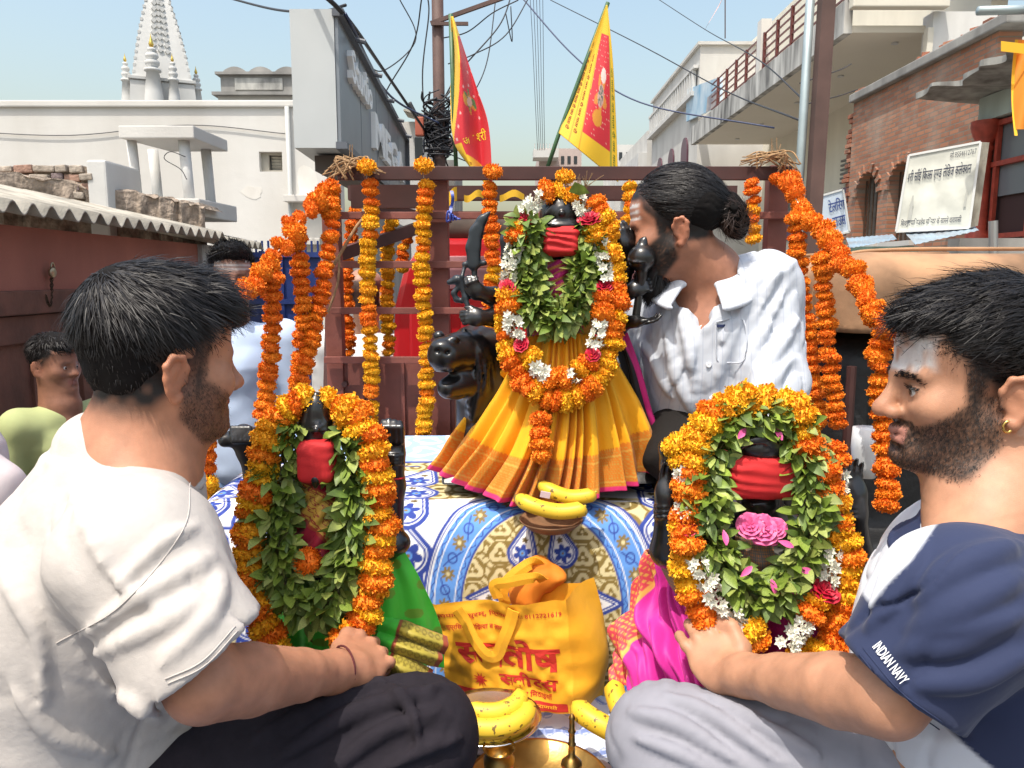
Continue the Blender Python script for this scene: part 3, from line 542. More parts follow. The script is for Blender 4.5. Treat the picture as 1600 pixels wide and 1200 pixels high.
# sign boards
def sign(name, label, TL, TR, BR, BL, face, side, thick, texts, ink):
    t = thing(name, label, 'sign', (A3(BL)+A3(BR))/2); P = [A3(p) for p in (BL, BR, TR, TL)]; n = np.cross(P[1]-P[0], P[3]-P[0]); n /= np.linalg.norm(n); n = n if n@(CAM-P[0]) < 0 else -n
    MB().poly(P, n*thick).put('board', face, t); e = MB()
    for i in range(4): e.bar(P[i], P[(i+1) % 4], .02, .02, n)
    e.put('frame', side, t); f = quadmap(*P, .012)
    for tx, bxx, bo in texts: lettering('lettering', tx, f, ink, t, bxx, bo)
    return t, P, n
ivory = mat('ivory_board', (.62, .62, .55), .6, var=(5, .25, 8)); ink = mat('sign_ink', (.03, .035, .06), .7)
Yb = 7.2; sg, P, n = sign('shop_sign', 'ivory shop sign board with black Hindi lettering on the brick house', W(1420, 243, Yb), W(1532, 222, Yb-.25), W(1514, 356, Yb-.25), W(1400, 362, Yb), ivory, mat('sign_frame_white', (.6, .6, .58), .6), .10,
    [('श~री साँई ि~कड~स एण~ड लेिडज कलेक~शन'.replace('ि~क', 'िक'), (.04, .62, .92, .80), .012), ('मो.9554612767', (.60, .87, .96, .95), .0), ('िशवपुर पािण~डवेश मिन~दर के सामने वाराणसी', (.05, .05, .88, .16), .006)], ink)
MB().hexa([P[1]+A3((.0, .0, 0)), P[1]+A3((.09, .02, .02)), P[1]+A3((.09, .12, .02)), P[1]+A3((0, .1, 0)), P[2]+A3((.0, .0, 0)), P[2]+A3((.09, .02, -.0)), P[2]+A3((.09, .12, 0)), P[2]+A3((0, .1, 0))]).put('weathered_side', plaster('peeling', (.45, .42, .34), (.15, .12, .09), .9, 14), sg)
fm = mat('faded_figure', (.42, .42, .38), .7); f = quadmap(*P, .011)
for s, t, q in ((.16, .3, 1), (.9, .35, .6)): put('faded_drawing', mesh_np('d', [f(s+q*.03*a, t+q*.16*b) for a, b in ((-1, -1), (1, -1), (.7, .1), (1, .2), (.5, .6), (.3, 1), (-.3, 1), (-.5, .6), (-1, .2), (-.7, .1))], [list(range(10))], False), fm, sg)
Yb = 8.6; sign('shop_sign', 'small pale blue board with Hindi lettering for a tailoring house', W(1272, 309, Yb), W(1317, 296, Yb), W(1327, 362, Yb), W(1282, 374, Yb), mat('pale_blue_board', (.55, .63, .72), .6, var=(4, .15)), MATS['sign_frame_white'], .03, [('टेलिरंग', (.42, .55, .97, .85), .012), ('हाउस', (.48, .15, .93, .42), .012)], mat('blue_ink', (.03, .06, .22), .7))
aw = thing('tin_awning', 'rusty blue corrugated tin awning under the shop sign boards', 'awning', (4.3, 7.4, 1.0)); am = mat('blue_tin', (.30, .42, .52), .5, .3, var=(5, .6, 8), col2=(.22, .16, .12))
def tin(u0, v0, u1, v1, u2, v2, u3, v3, Y0, Y1):
    A, B, C_, D_ = W(u0, v0, Y1), W(u1, v1, Y1), W(u2, v2, Y0), W(u3, v3, Y0); MB().grid(lambda a, b: (A*(1-a)+B*a)*(1-b)+(D_*(1-a)+C_*a)*b+A3((0, 0, .0025*math.sin(a*60))), 240, 4).put('tin_sheet', am, aw, True)
tin(1412, 362, 1522, 352, 1530, 360, 1430, 382, 6.7, 7.3); tin(1322, 372, 1395, 366, 1402, 374, 1328, 388, 7.2, 7.9)
sw = thing('stall_wall', 'low stained shop wall and shutter opening under the tin awning', 'wall', (5, 7.6, RZ)); MB().box(*bx(4.3, 6.2, 7.5, 7.7, RZ, zat(372, 7.5))).put('wall', grey, sw); MB().box(*bx(3.3, 4.28, 8.2, 8.3, RZ, zat(385, 8.2))).put('shutter', mat('green_shutter', (.10, .16, .13), .6, var=(5, .4)), sw); MB().tube([W(1552, 405, 6.4), W(1552, 345, 6.4)], .035, 10).put('pipe', mat('steel_pipe', (.45, .45, .45), .35, .8), sw)
# ---------------------------------------------------------------- poles and cables
pm = mat('pole_brown', (.10, .055, .045), .7, var=(4, .3)); gp = mat('pole_galvanised', (.40, .47, .48), .45, .5, var=(5, .15))
p0 = thing('utility_pole', 'brown steel utility pole wrapped in tangled cables', 'pole', (xat(685, 13), 13, RZ)); px_ = xat(685, 13, 150); MB().tube([(px_+.02, 13, RZ), (px_, 13, 7)], .095, 12).put('shaft', pm, p0, True); MB().bar((px_-.1, 12.9, zat(40, 13)), (px_+1.2, 12.9, zat(-5, 13)), .06, .06).put('cross_arm', pm, p0)
MB().bar((px_-.08, 12.88, zat(41, 13)), (px_+.5, 12.88, zat(41, 13)), .05, .05).put('bracket', pm, p0)
g = random.Random(3)
for i in range(60):
    a = g.uniform(0, 6.28); z0 = g.uniform(zat(250, 13), zat(150, 13)); z1 = g.uniform(zat(260, 13), zat(140, 13)); r = g.uniform(.1, .2)
    pts = [(px_+r*math.cos(a+q*4+g.uniform(-.3, .3))*g.uniform(.8, 1.5), 13+r*math.sin(a+q*4), z0+(z1-z0)*q) for q in np.linspace(0, 1, 7)]; MB().tube(catmull(pts, 4), g.choice((.010, .014, .018)), 5).put('tangled_cable', wire, p0, True)
MB().box((px_-.3, 12.9, zat(200, 13)), (.14, .12, .3)).put('junction_box', mat('junction_red', (.35, .08, .04), .6), p0, bevel=.02)
blu = mat('wire_blue', (.03, .045, .11), .5)
cab = [([(470, -30, 7), (535, 20, 7), (600, 110, 10), (665, 205, 13)], .022), ([(350, -5, 11), (430, 15, 9), (500, 18, 7.5), (540, 8, 7)], .014), ([(540, 22, 7), (610, 150, 10.5), (690, 195, 13)], .016), ([(660, -10, 10), (645, 70, 11), (600, 150, 12), (575, 230, 12.5)], .010), ([(620, -10, 13), (650, 60, 13), (600, 110, 12), (560, 90, 9)], .010),
       ([(690, 160, 13), (720, 110, 13), (780, 40, 13.5), (800, -10, 14)], .012), ([(695, 200, 13), (730, 160, 13), (760, 100, 13.5), (775, -5, 14)], .010), ([(690, 60, 13), (730, 50, 13), (770, 20, 13), (810, 0, 13)], .010), ([(700, 100, 13), (740, 85, 13), (790, 55, 13), (830, -10, 13.5)], .010), ([(668, 230, 13), (660, 120, 13), (670, 20, 13), (664, -20, 13)], .012),
       ([(810, -10, 16), (900, 90, 15), (1000, 160, 14), (1210, 200, 13)], .014), ([(860, 0, 20), (1000, 70, 16), (1130, 140, 12), (1255, 190, 7)], .010), ([(1000, -20, 20), (1100, 45, 16), (1180, 90, 10), (1260, 160, 7)], .008), ([(790, 20, 14), (800, 65, 14), (798, 10, 14)], .01), ([(690, 235, 13), (740, 255, 16), (800, 262, 20), (850, 262, 34)], .012), ([(640, 160, 13), (655, 190, 13), (668, 220, 13)], .03), ([(1250, 130, 6.2), (1310, 110, 8), (1330, 100, 9)], .006), ([(1250, 165, 6.2), (1310, 150, 8), (1340, 140, 9)], .006)]
for i in range(5): cab.append(([(828+i*5, -10, 20), (832+i*4.2, 60, 20), (836+i*3.4, 150, 20), (840+i*2.8, 235, 20)], .007))
CL = ('thick black cable running along the top edge of the box sign', 'cable sagging across open sky beside the white temple tower', 'blue cable from the box sign top to the cable tangle', 'thin cable curving down from above to behind the box sign', 'looping thin cable between box sign and utility pole', 'cable rising from the tangle past the drooping flag tip', 'thin cable rising steeply just beside the drooping flag', 'short cable strung along the cross-arm of the utility pole',
      'cable sagging from the pole bracket up into the sky', 'cable hanging down the face of the utility pole', 'blue cable swooping past the triangular flag to the balcony', 'long cable descending across the arched-window house', 'cable crossing above the faded pennant to the galvanised pole', 'small wire loop dangling in open sky between the two flags', 'low cable running from the tangle to the distant pinkish house', 'thick cable bundle entering the tangle on its box sign side', 'upper thin wire under the balcony by the galvanised pole', 'lower thin wire under the balcony by the galvanised pole', 'thin vertical wire of the parallel bunch in mid sky')
for i, (pts, r) in enumerate(cab):
    q = catmull([W(*p) for p in pts], 10); MB().tube(q, r, 5).put('overhead_cable', blu if i in (2, 10) else wire, smooth=True, label=CL[min(i, 18)], cat='cable', group='overhead cables')
pb_ = thing('street_pole', 'brown square steel pole standing beside the galvanised pipe', 'pole', (xat(1272, 6), 6, RZ)); MB().hexa([A3((xat(1268, 6)+dx_+ (.055 if z > 0 else 0), 6+dy_, z)) for z in (RZ, 4.6) for dx_, dy_ in ((-.05, -.05), (.05, -.05), (.05, .05), (-.05, .05))]).put('shaft', pm, pb_); MB().box((xat(1268, 6)+.0, 6, RZ+.05), (.2, .2, .1)).put('foot', grey, pb_)
gpp = thing('street_pole', 'slim galvanised pipe pole in front of the cream balcony building', 'pole', (xat(1252, 6), 6.05, RZ)); MB().tube([(xat(1247, 6), 6.05, RZ), (xat(1258, 6), 6.05, 4.6)], .033, 12).put('shaft', gp, gpp, True); MB().tube([(xat(1253, 6, 300), 6.05, zat(300, 6)), (xat(1253, 6, 300), 6.05, zat(294, 6))], .04, 12).put('collar', gp, gpp, True)
op = thing('pipe_bracket', 'grey pipe sticking out at the top of the red pillared house', 'pipe', (5, 7, 3.2)); MB().tube([W(1528, 17, 6.5), W(1640, 14, 6.5)], .035, 12).put('pipe', gp, op, True)
# ================================================================ trailer, frame, cloths
FY = 2.42; iron_b = mat('maroon_iron', (.20, .062, .045), .55, var=(9, .3), bump=(60, .12, .01)); iron_d = mat('dark_iron_rail', (.075, .03, .026), .5, .2, var=(9, .3))
tr = thing('trailer', 'maroon iron trailer with a tall slatted headboard frame', 'trailer', (0, 1, RZ))
MB().box(*bx(-.86, .86, -1.2, 2.5, -.06, -.005)).put('floor', iron_d, tr); MB().box(*bx(-.9, .9, -1.2, 2.5, -.22, -.06)).put('chassis', iron_d, tr)
for s in (-1, 1): MB().box(*bx(s*.86, s*.89, -1.2, 2.4, -.06, .10)).put('side_board', iron_b, tr)
for s in (-1, 1): MB().lathe((s*.75, .4, RZ+.28), [(.12, -.09), (.27, -.09), (.28, -.05), (.28, .05), (.27, .09), (.12, .09)], 28, rot('Y', math.pi/2)).put('wheel', mat('tyre', (.02, .02, .02), .9), tr, True)
fx = lambda u: xat(u, FY, 420)
fz = lambda v: zat(v, FY)
for u, w_, v0 in ((518, 26, 300), (686, 30, 264), (858, 28, 262), (1040, 26, 262), (1212, 30, 258)):
    MB().box(*bx(fx(u-w_/2), fx(u+w_/2), FY, FY+.05, 0, fz(v0))).put('post', iron_b, tr, bevel=.003)
for v0, v1, u0, u1, mm, yo in ((262, 283, 535, 1225, iron_d, -.012), (332, 343, 520, 1225, iron_b, -.010), (408, 419, 520, 1225, iron_b, -.010), (480, 490, 518, 1225, iron_b, -.010), (556, 566, 505, 1225, iron_b, -.014)):
    MB().box(*bx(fx(u0), fx(u1), FY+yo-.02, FY+yo, fz(v1), fz(v0))).put('rail', mm, tr, bevel=.002)
MB().box(*bx(fx(545), fx(690), FY+.06, FY+.09, fz(322), fz(285))).put('corner_plate', iron_d, tr)
MB().box(*bx(fx(508), fx(1225), FY+.02, FY+.035, 0, fz(560))).put('panel', iron_b, tr)
for u in (560, 625, 712, 722, 790, 930, 1000, 1005, 1100, 1160): MB().box(*bx(fx(u-3), fx(u+3), FY+.006, FY+.022, 0, fz(566))).put('panel_rib', iron_b, tr)
for u in (533, 1212):
    for v in (600, 660): MB().tube([(fx(u), FY-.006, fz(v)), (fx(u), FY+.02, fz(v))], .009, 8).put('bolt', iron_d, tr)
for v0, v1, dy in ((290, 312, .55), (304, 313, .56), (330, 336, .6)): MB().box(*bx(-.62, .85, FY+dy, FY+dy+.03, zat(v1, FY+dy), zat(v0, FY+dy))).put('rear_rail', iron_d if v1 == 312 else iron_b, tr)
MB().bar(W(530, 398, FY+.12), W(700, 340, FY+.5), .03, .04).put('brace', iron_d, tr); MB().bar(W(575, 320, FY+.2), W(690, 345, FY+.5), .03, .03).put('brace', iron_d, tr)
for s in (-1, 1): MB().bar((s*.68, FY+.3, 0), (s*.68, FY+.58, fz(300)), .04, .04).put('rear_stay', iron_d, tr)
# knotted straw rope at the two top corners
straw = mat('straw_rope', (.33, .20, .10), .95, var=(60, .4)); g = random.Random(5)
def rope_knot(label, u, v, mirror):
    t = thing('straw_knot', label, 'rope', W(u, v, FY-.05))
    for i in range(22):
        a0 = (u+mirror*g.uniform(-45, 5), v+g.uniform(0, 22)); a1 = (u+mirror*g.uniform(-25, 25), v-g.uniform(2, 18)); a2 = (u+mirror*g.uniform(15, 55), v+g.uniform(-8, 12))
        q = catmull([W(*a, FY-.05+g.uniform(-.05, .03)) for a in (a0, a1, a2)], 6); MB().tube(q, g.uniform(.0012, .003), 5).put('straw', straw, t, True)
    for i in range(9):
        b = W(u+mirror*g.uniform(-8, 8), v, FY-.06); MB().tube([b, b+A3((g.uniform(-.03, .03), 0, g.uniform(.0, .07)))], .0012, 4).put('straw', straw, t)
rope_knot('frayed straw rope knotted over the left end of the top rail', 548, 262, 1); rope_knot('straw tie wound round the right end of the top rail', 1208, 252, -1)
# stick leaning behind the left garlands
t = thing('dry_branch', 'thin dry forked branch leaning on the left frame post', 'branch', W(520, 560, FY-.1)); MB().tube(catmull([W(505, 440, FY-.08), W(530, 400, FY-.08), (W(560, 350, FY-.06)), W(580, 335, FY-.05)], 6), .005, 6).put('stem', straw, t, True); MB().tube(catmull([W(530, 400, FY-.08), W(528, 440, FY-.08), W(512, 490, FY-.08)], 6), .004, 6).put('twig', straw, t, True)
# blue ribbon
t = thing('blue_ribbon', 'blue ribbon tied on the frame rail beside the curved sword', 'ribbon', W(706, 330, FY-.04)); MB().grid(lambda a, b: W(703+5*a+2*math.sin(b*6), 298+46*b, FY-.04-.01*math.sin(b*9)), 2, 14).put('strip', mat('blue_satin', (.06, .10, .42), .4), t, True)
for i in range(5): MB().tube(catmull([W(706, 338, FY-.05), W(700+i*4, 330+i*3, FY-.07), W(698+i*5, 346-i, FY-.06), W(706, 340, FY-.05)], 5), .003, 5).put('loop', MATS['blue_satin'], t, True)
t = thing('yellow_streamer', 'yellow cloth streamer strung along the rail behind the frame', 'streamer', W(700, 300, FY+.5))
for i, u in enumerate((610, 636, 668, 703, 740, 800, 985, 1075, 1085)): c = W(u, 296 if i < 4 else 301, FY+.46); MB().grid(lambda a, b: c+A3(((a-.5)*(.05+.02*(i % 3)), .01*math.sin(a*7), -(b)*(.025 if i > 3 else .05)+.01*math.sin(a*5+i))), 8, 3).put('rag', mat('yellow_rag', (.72, .42, .02), .7), t, True)
# ---------------------------------------------------------------- red tractor seen through the frame
tc_ = thing('tractor', 'bright red tractor body glimpsed through the iron frame', 'tractor', (0, 3.4, RZ)); redp = mat('tractor_red', (.50, .012, .018), .28, coat=.5, var=(3, .1)); Yt = 3.15
P = [W(612, 560, Yt), W(616, 480, Yt), W(630, 420, Yt), W(655, 385, Yt), W(700, 372, Yt), W(1050, 372, Yt), W(1075, 400, Yt), W(1080, 560, Yt), W(1080, 700, Yt), W(612, 700, Yt)]
MB().poly(P, (0, .9, 0)).put('hood', redp, tc_, bevel=.025); MB().box(*bx(xat(700, Yt, 420), xat(1000, Yt, 420), Yt-.02, Yt-.003, zat(452, Yt), zat(400, Yt))).put('rear_panel', mat('tractor_grey_pink', (.42, .20, .21), .2, var=(6, .5)), tc_, bevel=.005)
for u0, u1, v0, v1 in ((640, 700, 480, 560), (720, 900, 480, 600), (930, 1060, 480, 600)): MB().box(*bx(xat(u0, Yt, v0), xat(u1, Yt, v0), Yt-.03, Yt-.004, zat(v1, Yt), zat(v0, Yt))).put('panel', redp, tc_, bevel=.012)
for s in (-1, 1): MB().lathe((s*.75+.05, Yt+.2, RZ+.5), [(.2, -.14), (.48, -.14), (.52, -.08), (.52, .08), (.48, .14), (.2, .14)], 30, rot('Y', math.pi/2)).put('wheel', MATS['tyre'], tc_, True)
tp = thing('tarpaulin', 'dusty dark tarpaulin roll lying on top of the red tractor', 'tarpaulin', W(800, 370, Yt)); S = SDF(W(680, 375, Yt)-.12, W(1080, 350, Yt)+A3((.1, .4, .15)), .012); S.cap(W(700, 358, Yt+.1), W(1060, 356, Yt+.1), .055, .06, .02); S.disp(lambda P: .012*vnoise(P, 14, 3)); put('roll', S.mesh('roll'), mat('tarpaulin_brown', (.07, .05, .04), .9, var=(14, .4)), tp)
# ---------------------------------------------------------------- printed cloth over the platform
def cloth_cols(X, Sv):
    """flat block-print pattern: X across (m), Sv distance up the front and over the top (m)"""
    c = np.zeros(X.shape+(3,)); whitec, navy, sky, gold, lgold, brown = map(A3, ((.74, .74, .74), (.020, .045, .26), (.10, .26, .62), (.20, .135, .03), (.56, .48, .26), (.13, .09, .03)))
    c[:] = whitec
    def over(m, col, q=(slice(None), slice(None))):
        m = np.clip(m, 0, 1)[..., None]; c[q] = c[q]*(1-m)+col*m
    aa = lambda d, w=.0018: np.clip(.5-d/w, 0, 1)
    cx, top, hw = .062, .415, .165
    d = np.where(Sv < top-.2, np.abs(X-cx)-hw, (np.sqrt(((X-cx)/hw)**2+(np.maximum(Sv-(top-.2), 0)/.2)**2)-1)*hw*.95)
    over_ = over
    # scattered blue flower and paisley ground outside
    gsw = np.sin(np.hypot(np.mod(X, .07)-.035, np.mod(Sv, .06)-.03)*260+2*np.sin(X*55)); over(np.clip(1.2*np.sin(X*9+2)*np.sin(Sv*13)+.35*(Sv > .47), 0, 1) > .3, lgold); over((np.clip(1.2*np.sin(X*9+2)*np.sin(Sv*13)+.35*(Sv > .47), 0, 1) > .3)*aa(-gsw*.004+.0005), gold)
    def tear(x0, y0, r, ang, core=brown):
        ci = np.nonzero(np.abs(X[0]-x0) < 1.8*r)[0]; ri_ = np.nonzero(np.abs(Sv[:, 0]-y0) < 1.8*r)[0]
        if not len(ci) or not len(ri_): return
        q_ = (slice(ri_[0], ri_[-1]+1), slice(ci[0], ci[-1]+1)); over = lambda m, col: over_(m, col, q_)
        u = (X[q_]-x0)*math.cos(ang)+(Sv[q_]-y0)*math.sin(ang); v = -(X[q_]-x0)*math.sin(ang)+(Sv[q_]-y0)*math.cos(ang); dd = np.where(u < -.2*r, np.hypot(u+.2*r, v)-r*.83, np.abs(v)-r*.83*np.clip(1-(u+.2*r)/(1.75*r), 0, 1)**.85)
        over(aa(dd), navy); over(aa(dd+r*.16), whitec); over(aa(np.abs(dd+r*.24)-r*.04), navy); over(aa(np.abs(np.mod(np.arctan2(v, u)*9, 1)-.5)*r*.3-r*.05)*aa(np.abs(dd+r*.08)-r*.04), navy)
        fl = np.hypot(u+.25*r, v); a = np.arctan2(v, u+.25*r); over(aa(fl-r*.50*(.55+.45*np.abs(np.cos(a*3)))), navy); over(aa(fl-r*.15), sky if core is brown else core); over(aa(fl-r*.07), gold)
        f2 = np.hypot(u-.45*r, v); over(aa(f2-r*.17*(.6+.4*np.abs(np.cos(np.arctan2(v, u-.45*r)*2.5)))), core)
    for k in range(-3, 5):
        for j in range(0, 7):
            tear(-.225-.112*k if k >= 0 else .215-.112*k, .02+.105*j+.05*(k % 2), .064, 1.3+.6*((j+k) % 2), brown)
    over(aa(np.abs(np.mod(Sv, .40)-.36)-.004)*(np.abs(X-cx) > .3), navy)
    # back of the platform: pale blue swirls
    bk = Sv > .80; sw = np.sin(95*np.hypot(np.mod(X+.02*np.sin(Sv*60), .16)-.08, np.mod(Sv, .14)-.07)+3*np.sin(X*31)); over(np.where(bk, 1, 0), A3((.30, .44, .70))); over(np.where(bk, aa(-sw*.004+.0015), 0), A3((.62, .68, .78))); over(aa(np.abs(Sv-.80)-.008), navy)
    # blue band
    over(aa(d-.082), navy); over(aa(d-.076), whitec); over(aa(np.abs(d-.073)-.0012), navy); over(aa(d-.068), sky)
    s_ = np.where(Sv < top-.2, Sv, top-.2+np.arctan2(Sv-(top-.2), np.abs(X-cx)+.01)*.2)*np.where(X > cx, 1, 1)
    over(aa(np.abs(d-.063-.003*np.sin(s_*260))-.0012), navy); over(aa(np.abs(d-.012-.003*np.sin(s_*260))-.0012), navy); over(aa(np.abs(d-.017)-.001), whitec); over(aa(np.abs(d-.058)-.001), whitec)
    q = np.mod(s_, .062)-.031; e = d-.038; a = np.arctan2(e, q); rr = np.hypot(q, e); over(aa(rr-.015*(.45+.55*np.abs(np.cos(a*4)))), brown*1.5); over(aa(rr-.004), lgold); over(aa(np.abs(e-.014*np.sin(s_*50.7))-.0016)*(rr > .016), navy)
    over(aa(np.abs(np.hypot(np.mod(s_+.031, .062)-.031, e)-.009)-.0015), navy)
    over(aa(d-.006), navy); over(aa(d-.002), lgold)
    # gold field of swirls
    inn = d < 0; px, py = np.mod(X-cx, .058)-.029, np.mod(Sv+.02*np.floor((X-cx)/.058), .052)-.026
    fld = np.sin(np.hypot(px, py*1.15)*300+1.2*np.sin(np.arctan2(py, px)*3)); fl2 = np.sin((X-cx)*150+3*np.sin(Sv*70))*np.sin(Sv*140+2*np.sin((X-cx)*60)); line = aa(-fld*.0045+.0005); line = np.where(np.hypot(px, py) > .027, aa(np.abs(fl2)*.006-.002), line)
    over(np.where(inn, line, 0), gold); over(np.where(inn, aa(np.hypot(px, py)-.003), 0), lgold*1.2)
    for x0, y0, r, ang in ((cx-.088, .235, .048, math.pi), (cx+.094, .225, .052, 0), (cx-.038, .335, .040, 1.35), (cx+.043, .335, .040, 1.8)): tear(x0, y0, r, ang, brown)
    return c
nx_, ns = 620, 400; xs = np.linspace(-.80, .80, nx_+1); ss = np.linspace(0, 1.12, ns+1); Xg, Sg = np.meshgrid(xs, ss)
# profile: front face leaning slightly back, soft top edge, then the flat top towards the headboard
pk_ = [(0, 1.50, -.002), (.10, 1.515, .095), (.25, 1.535, .245), (.34, 1.555, .335), (.385, 1.575, .375), (.42, 1.605, .398), (.46, 1.645, .405), (.70, 1.88, .41), (1.12, 2.30, .42)]
Yg = np.interp(Sg, [p[0] for p in pk_], [p[1] for p in pk_]); Zg = np.interp(Sg, [p[0] for p in pk_], [p[2] for p in pk_])
def sm1(a, k):
    for _ in range(k): a = (np.roll(a, 1, 0)+a+np.roll(a, -1, 0))/3 if a.ndim > 1 else a
    return a
Yg[3:-3] = sm1(Yg, 14)[3:-3]; Zg[3:-3] = sm1(Zg, 14)[3:-3]
P3 = np.stack([Xg, Yg, Zg], -1); wv = .008*vnoise(P3, 5, 3)+.003*vnoise(P3, 14, 4); Yg = Yg-wv*(Sg < .45)-.05*np.cos(Xg*2.2)*(Sg < .5)*np.clip(Sg*6, 0, 1)*0; Zg = Zg+.004*vnoise(P3, 8, 6)*(Sg > .4)
drop = np.clip((np.abs(Xg)-.66)/.14, 0, 1); Zg = Zg-drop**2*.22*np.clip(Sg*4, 0, 1)
Yg = Yg+.06*np.clip((np.abs(Xg-.06)-.2)/.4, 0, 1)**1.5*(1-np.clip((Sg-.4)/.1, 0, 1))
idx = np.arange((nx_+1)*(ns+1)).reshape(ns+1, nx_+1); F = np.stack([idx[:-1, :-1], idx[:-1, 1:], idx[1:, 1:], idx[1:, :-1]], -1).reshape(-1, 4)
clm = mat('printed_cotton', (1, 1, 1), .85, attr=True, bump=(900, .15, .001), bump2=(25, .25, .012))
pf = thing('platform', 'raised platform draped in blue, white and gold block-printed cotton', 'platform', (0, 1.9, 0))
put('printed_cloth', mesh_np('printed_cloth', np.stack([Xg, Yg, Zg], -1).reshape(-1, 3), F, True, cloth_cols(Xg, Sg).reshape(-1, 3)), clm, pf)
MB().box(*bx(-.62, .62, 1.68, 2.3, .005, .36)).put('core', iron_d, pf)
def floor_cols(X, Y_):
    c = np.zeros(X.shape+(3,)); c[:] = A3((.030, .062, .17)); aa = lambda d, w=.003: np.clip(.5-d/w, 0, 1)
    def over(m, col): m_ = np.clip(m, 0, 1)[..., None]; c[:] = c*(1-m_)+A3(col)*m_
    for k, (sx_, ph, col) in enumerate(((.13, 0, (.10, .20, .38)), (.17, .05, (.006, .012, .05)), (.11, .03, (.16, .26, .40)))):
        px, py = np.mod(X+ph+.03*np.sin(Y_*30+k), sx_)-sx_/2, np.mod(Y_+ph*1.7, sx_)-sx_/2; a = np.arctan2(py, px); r = np.hypot(px, py); over(aa(r-sx_*.36*(.5+.5*np.abs(np.cos(a*2.5+k)))), col); over(aa(np.abs(r-sx_*.42)-.002), (.010, .02, .07)); over(aa(r-sx_*.08), (.32, .36, .22))
    return c
nx2, ny2 = 300, 260; Xg, Yg = np.meshgrid(np.linspace(-.82, .82, nx2+1), np.linspace(.35, 1.53, ny2+1)); P3 = np.stack([Xg, Yg, 0*Xg], -1); idx = np.arange((nx2+1)*(ny2+1)).reshape(ny2+1, nx2+1); F = np.stack([idx[:-1, :-1], idx[:-1, 1:], idx[1:, 1:], idx[1:, :-1]], -1).reshape(-1, 4)
put('floor_cloth', mesh_np('floor_cloth', np.stack([Xg, Yg, .006+.004*vnoise(P3, 9, 2)], -1).reshape(-1, 3), F, True, floor_cols(Xg, Yg).reshape(-1, 3)), clm, label='dark blue floral cloth spread on the trailer floor', cat='cloth')
# pale crumpled cloth under the bag
def pale_cols(X, Y_):
    c = np.zeros(X.shape+(3,)); c[:] = A3((.55, .60, .70)); b = np.sin(Y_*220); m = (np.abs(np.mod(Y_*1.0, .05)-.025) < .004)[..., None]; c[:] = np.where(m, A3((.16, .22, .45)), c); r = np.hypot(np.mod(X, .03)-.015, np.mod(Y_, .05)-.025); c[:] = np.where((np.abs(r-.009) < .0018)[..., None], A3((.28, .34, .55)), c); return c
nx2, ny2 = 170, 90; A_, B_ = np.meshgrid(np.linspace(0, 1, nx2+1), np.linspace(0, 1, ny2+1)); c0, c1, c2, c3 = W(712, 1165, 1.33), W(960, 1150, 1.30), W(950, 1085, 1.50), W(700, 1060, 1.50)
for c in (c0, c1, c2, c3): c[2] = .02
V = (c0*(1-A_[..., None])+c1*A_[..., None])*(1-B_[..., None])+(c3*(1-A_[..., None])+c2*A_[..., None])*B_[..., None]; V[..., 2] += .022*np.maximum(vnoise(V, 16, 3), -.4)+.01*vnoise(V, 40, 4)+.02*B_
idx = np.arange((nx2+1)*(ny2+1)).reshape(ny2+1, nx2+1); F = np.stack([idx[:-1, :-1], idx[:-1, 1:], idx[1:, 1:], idx[1:, :-1]], -1).reshape(-1, 4)
put('crumpled_cloth', mesh_np('crumpled_cloth', V.reshape(-1, 3), F, True, pale_cols(A_*.27, B_*.2).reshape(-1, 3)), clm, label='crumpled pale blue-white printed cloth under the yellow bag', cat='cloth')
# ---------------------------------------------------------------- flags
def flag(label, left, right, Y, colfn, pole, waves, marks, nu=60, nv=160):
    t = thing('flag', label, 'flag', W(*pole[-1], Y)); Lc = np.array(catmull([A3((*p, 0)) for p in left], 10)); Rc = np.array(catmull([A3((*p, 0)) for p in right], 10))
    def pt(a, b):
        l = np.array([np.interp(b, np.linspace(0, 1, len(Lc)), Lc[:, k]) for k in (0, 1)]); r = np.array([np.interp(b, np.linspace(0, 1, len(Rc)), Rc[:, k]) for k in (0, 1)]); p = l+(r-l)*a; return W(p[0], p[1], Y+waves(a, b))
    V = np.array([pt(i/nu, j/nv) for j in range(nv+1) for i in range(nu+1)]); idx = np.arange((nu+1)*(nv+1)).reshape(nv+1, nu+1); F = np.stack([idx[:-1, :-1], idx[:-1, 1:], idx[1:, 1:], idx[1:, :-1]], -1).reshape(-1, 4)
    A_, B_ = np.meshgrid(np.linspace(0, 1, nu+1), np.linspace(0, 1, nv+1)); cl = put('cloth', mesh_np('cloth', V, F, True, colfn(A_, B_).reshape(-1, 3)), mat('flag_satin', (1, 1, 1), .55, attr=True, bump=(400, .15, .001), sheen=.1), t)
    md = cl.modifiers.new('s', 'SOLIDIFY'); md.thickness = .0012
    MB().tube([W(*p, Y+.012) for p in pole], .007, 10).put('pole', mat('green_bamboo', (.05, .12, .05), .5, var=(30, .3)), t, True)
    f = lambda s, q: pt(s, q)-A3((0, .0025, 0))
    for tx, bxx, mm, sw in marks: lettering('lettering', tx, (lambda s, q: f(q, s)) if sw else f, mm, cl, bxx, .01, 1)
    return t, cl, pt
yel, rd = A3((.76, .46, .015)), A3((.58, .018, .03)); fm_ = mat('flag_maroon_ink', (.25, .02, .01), .7); fy_ = mat('flag_yellow_ink', (.85, .62, .03), .7)
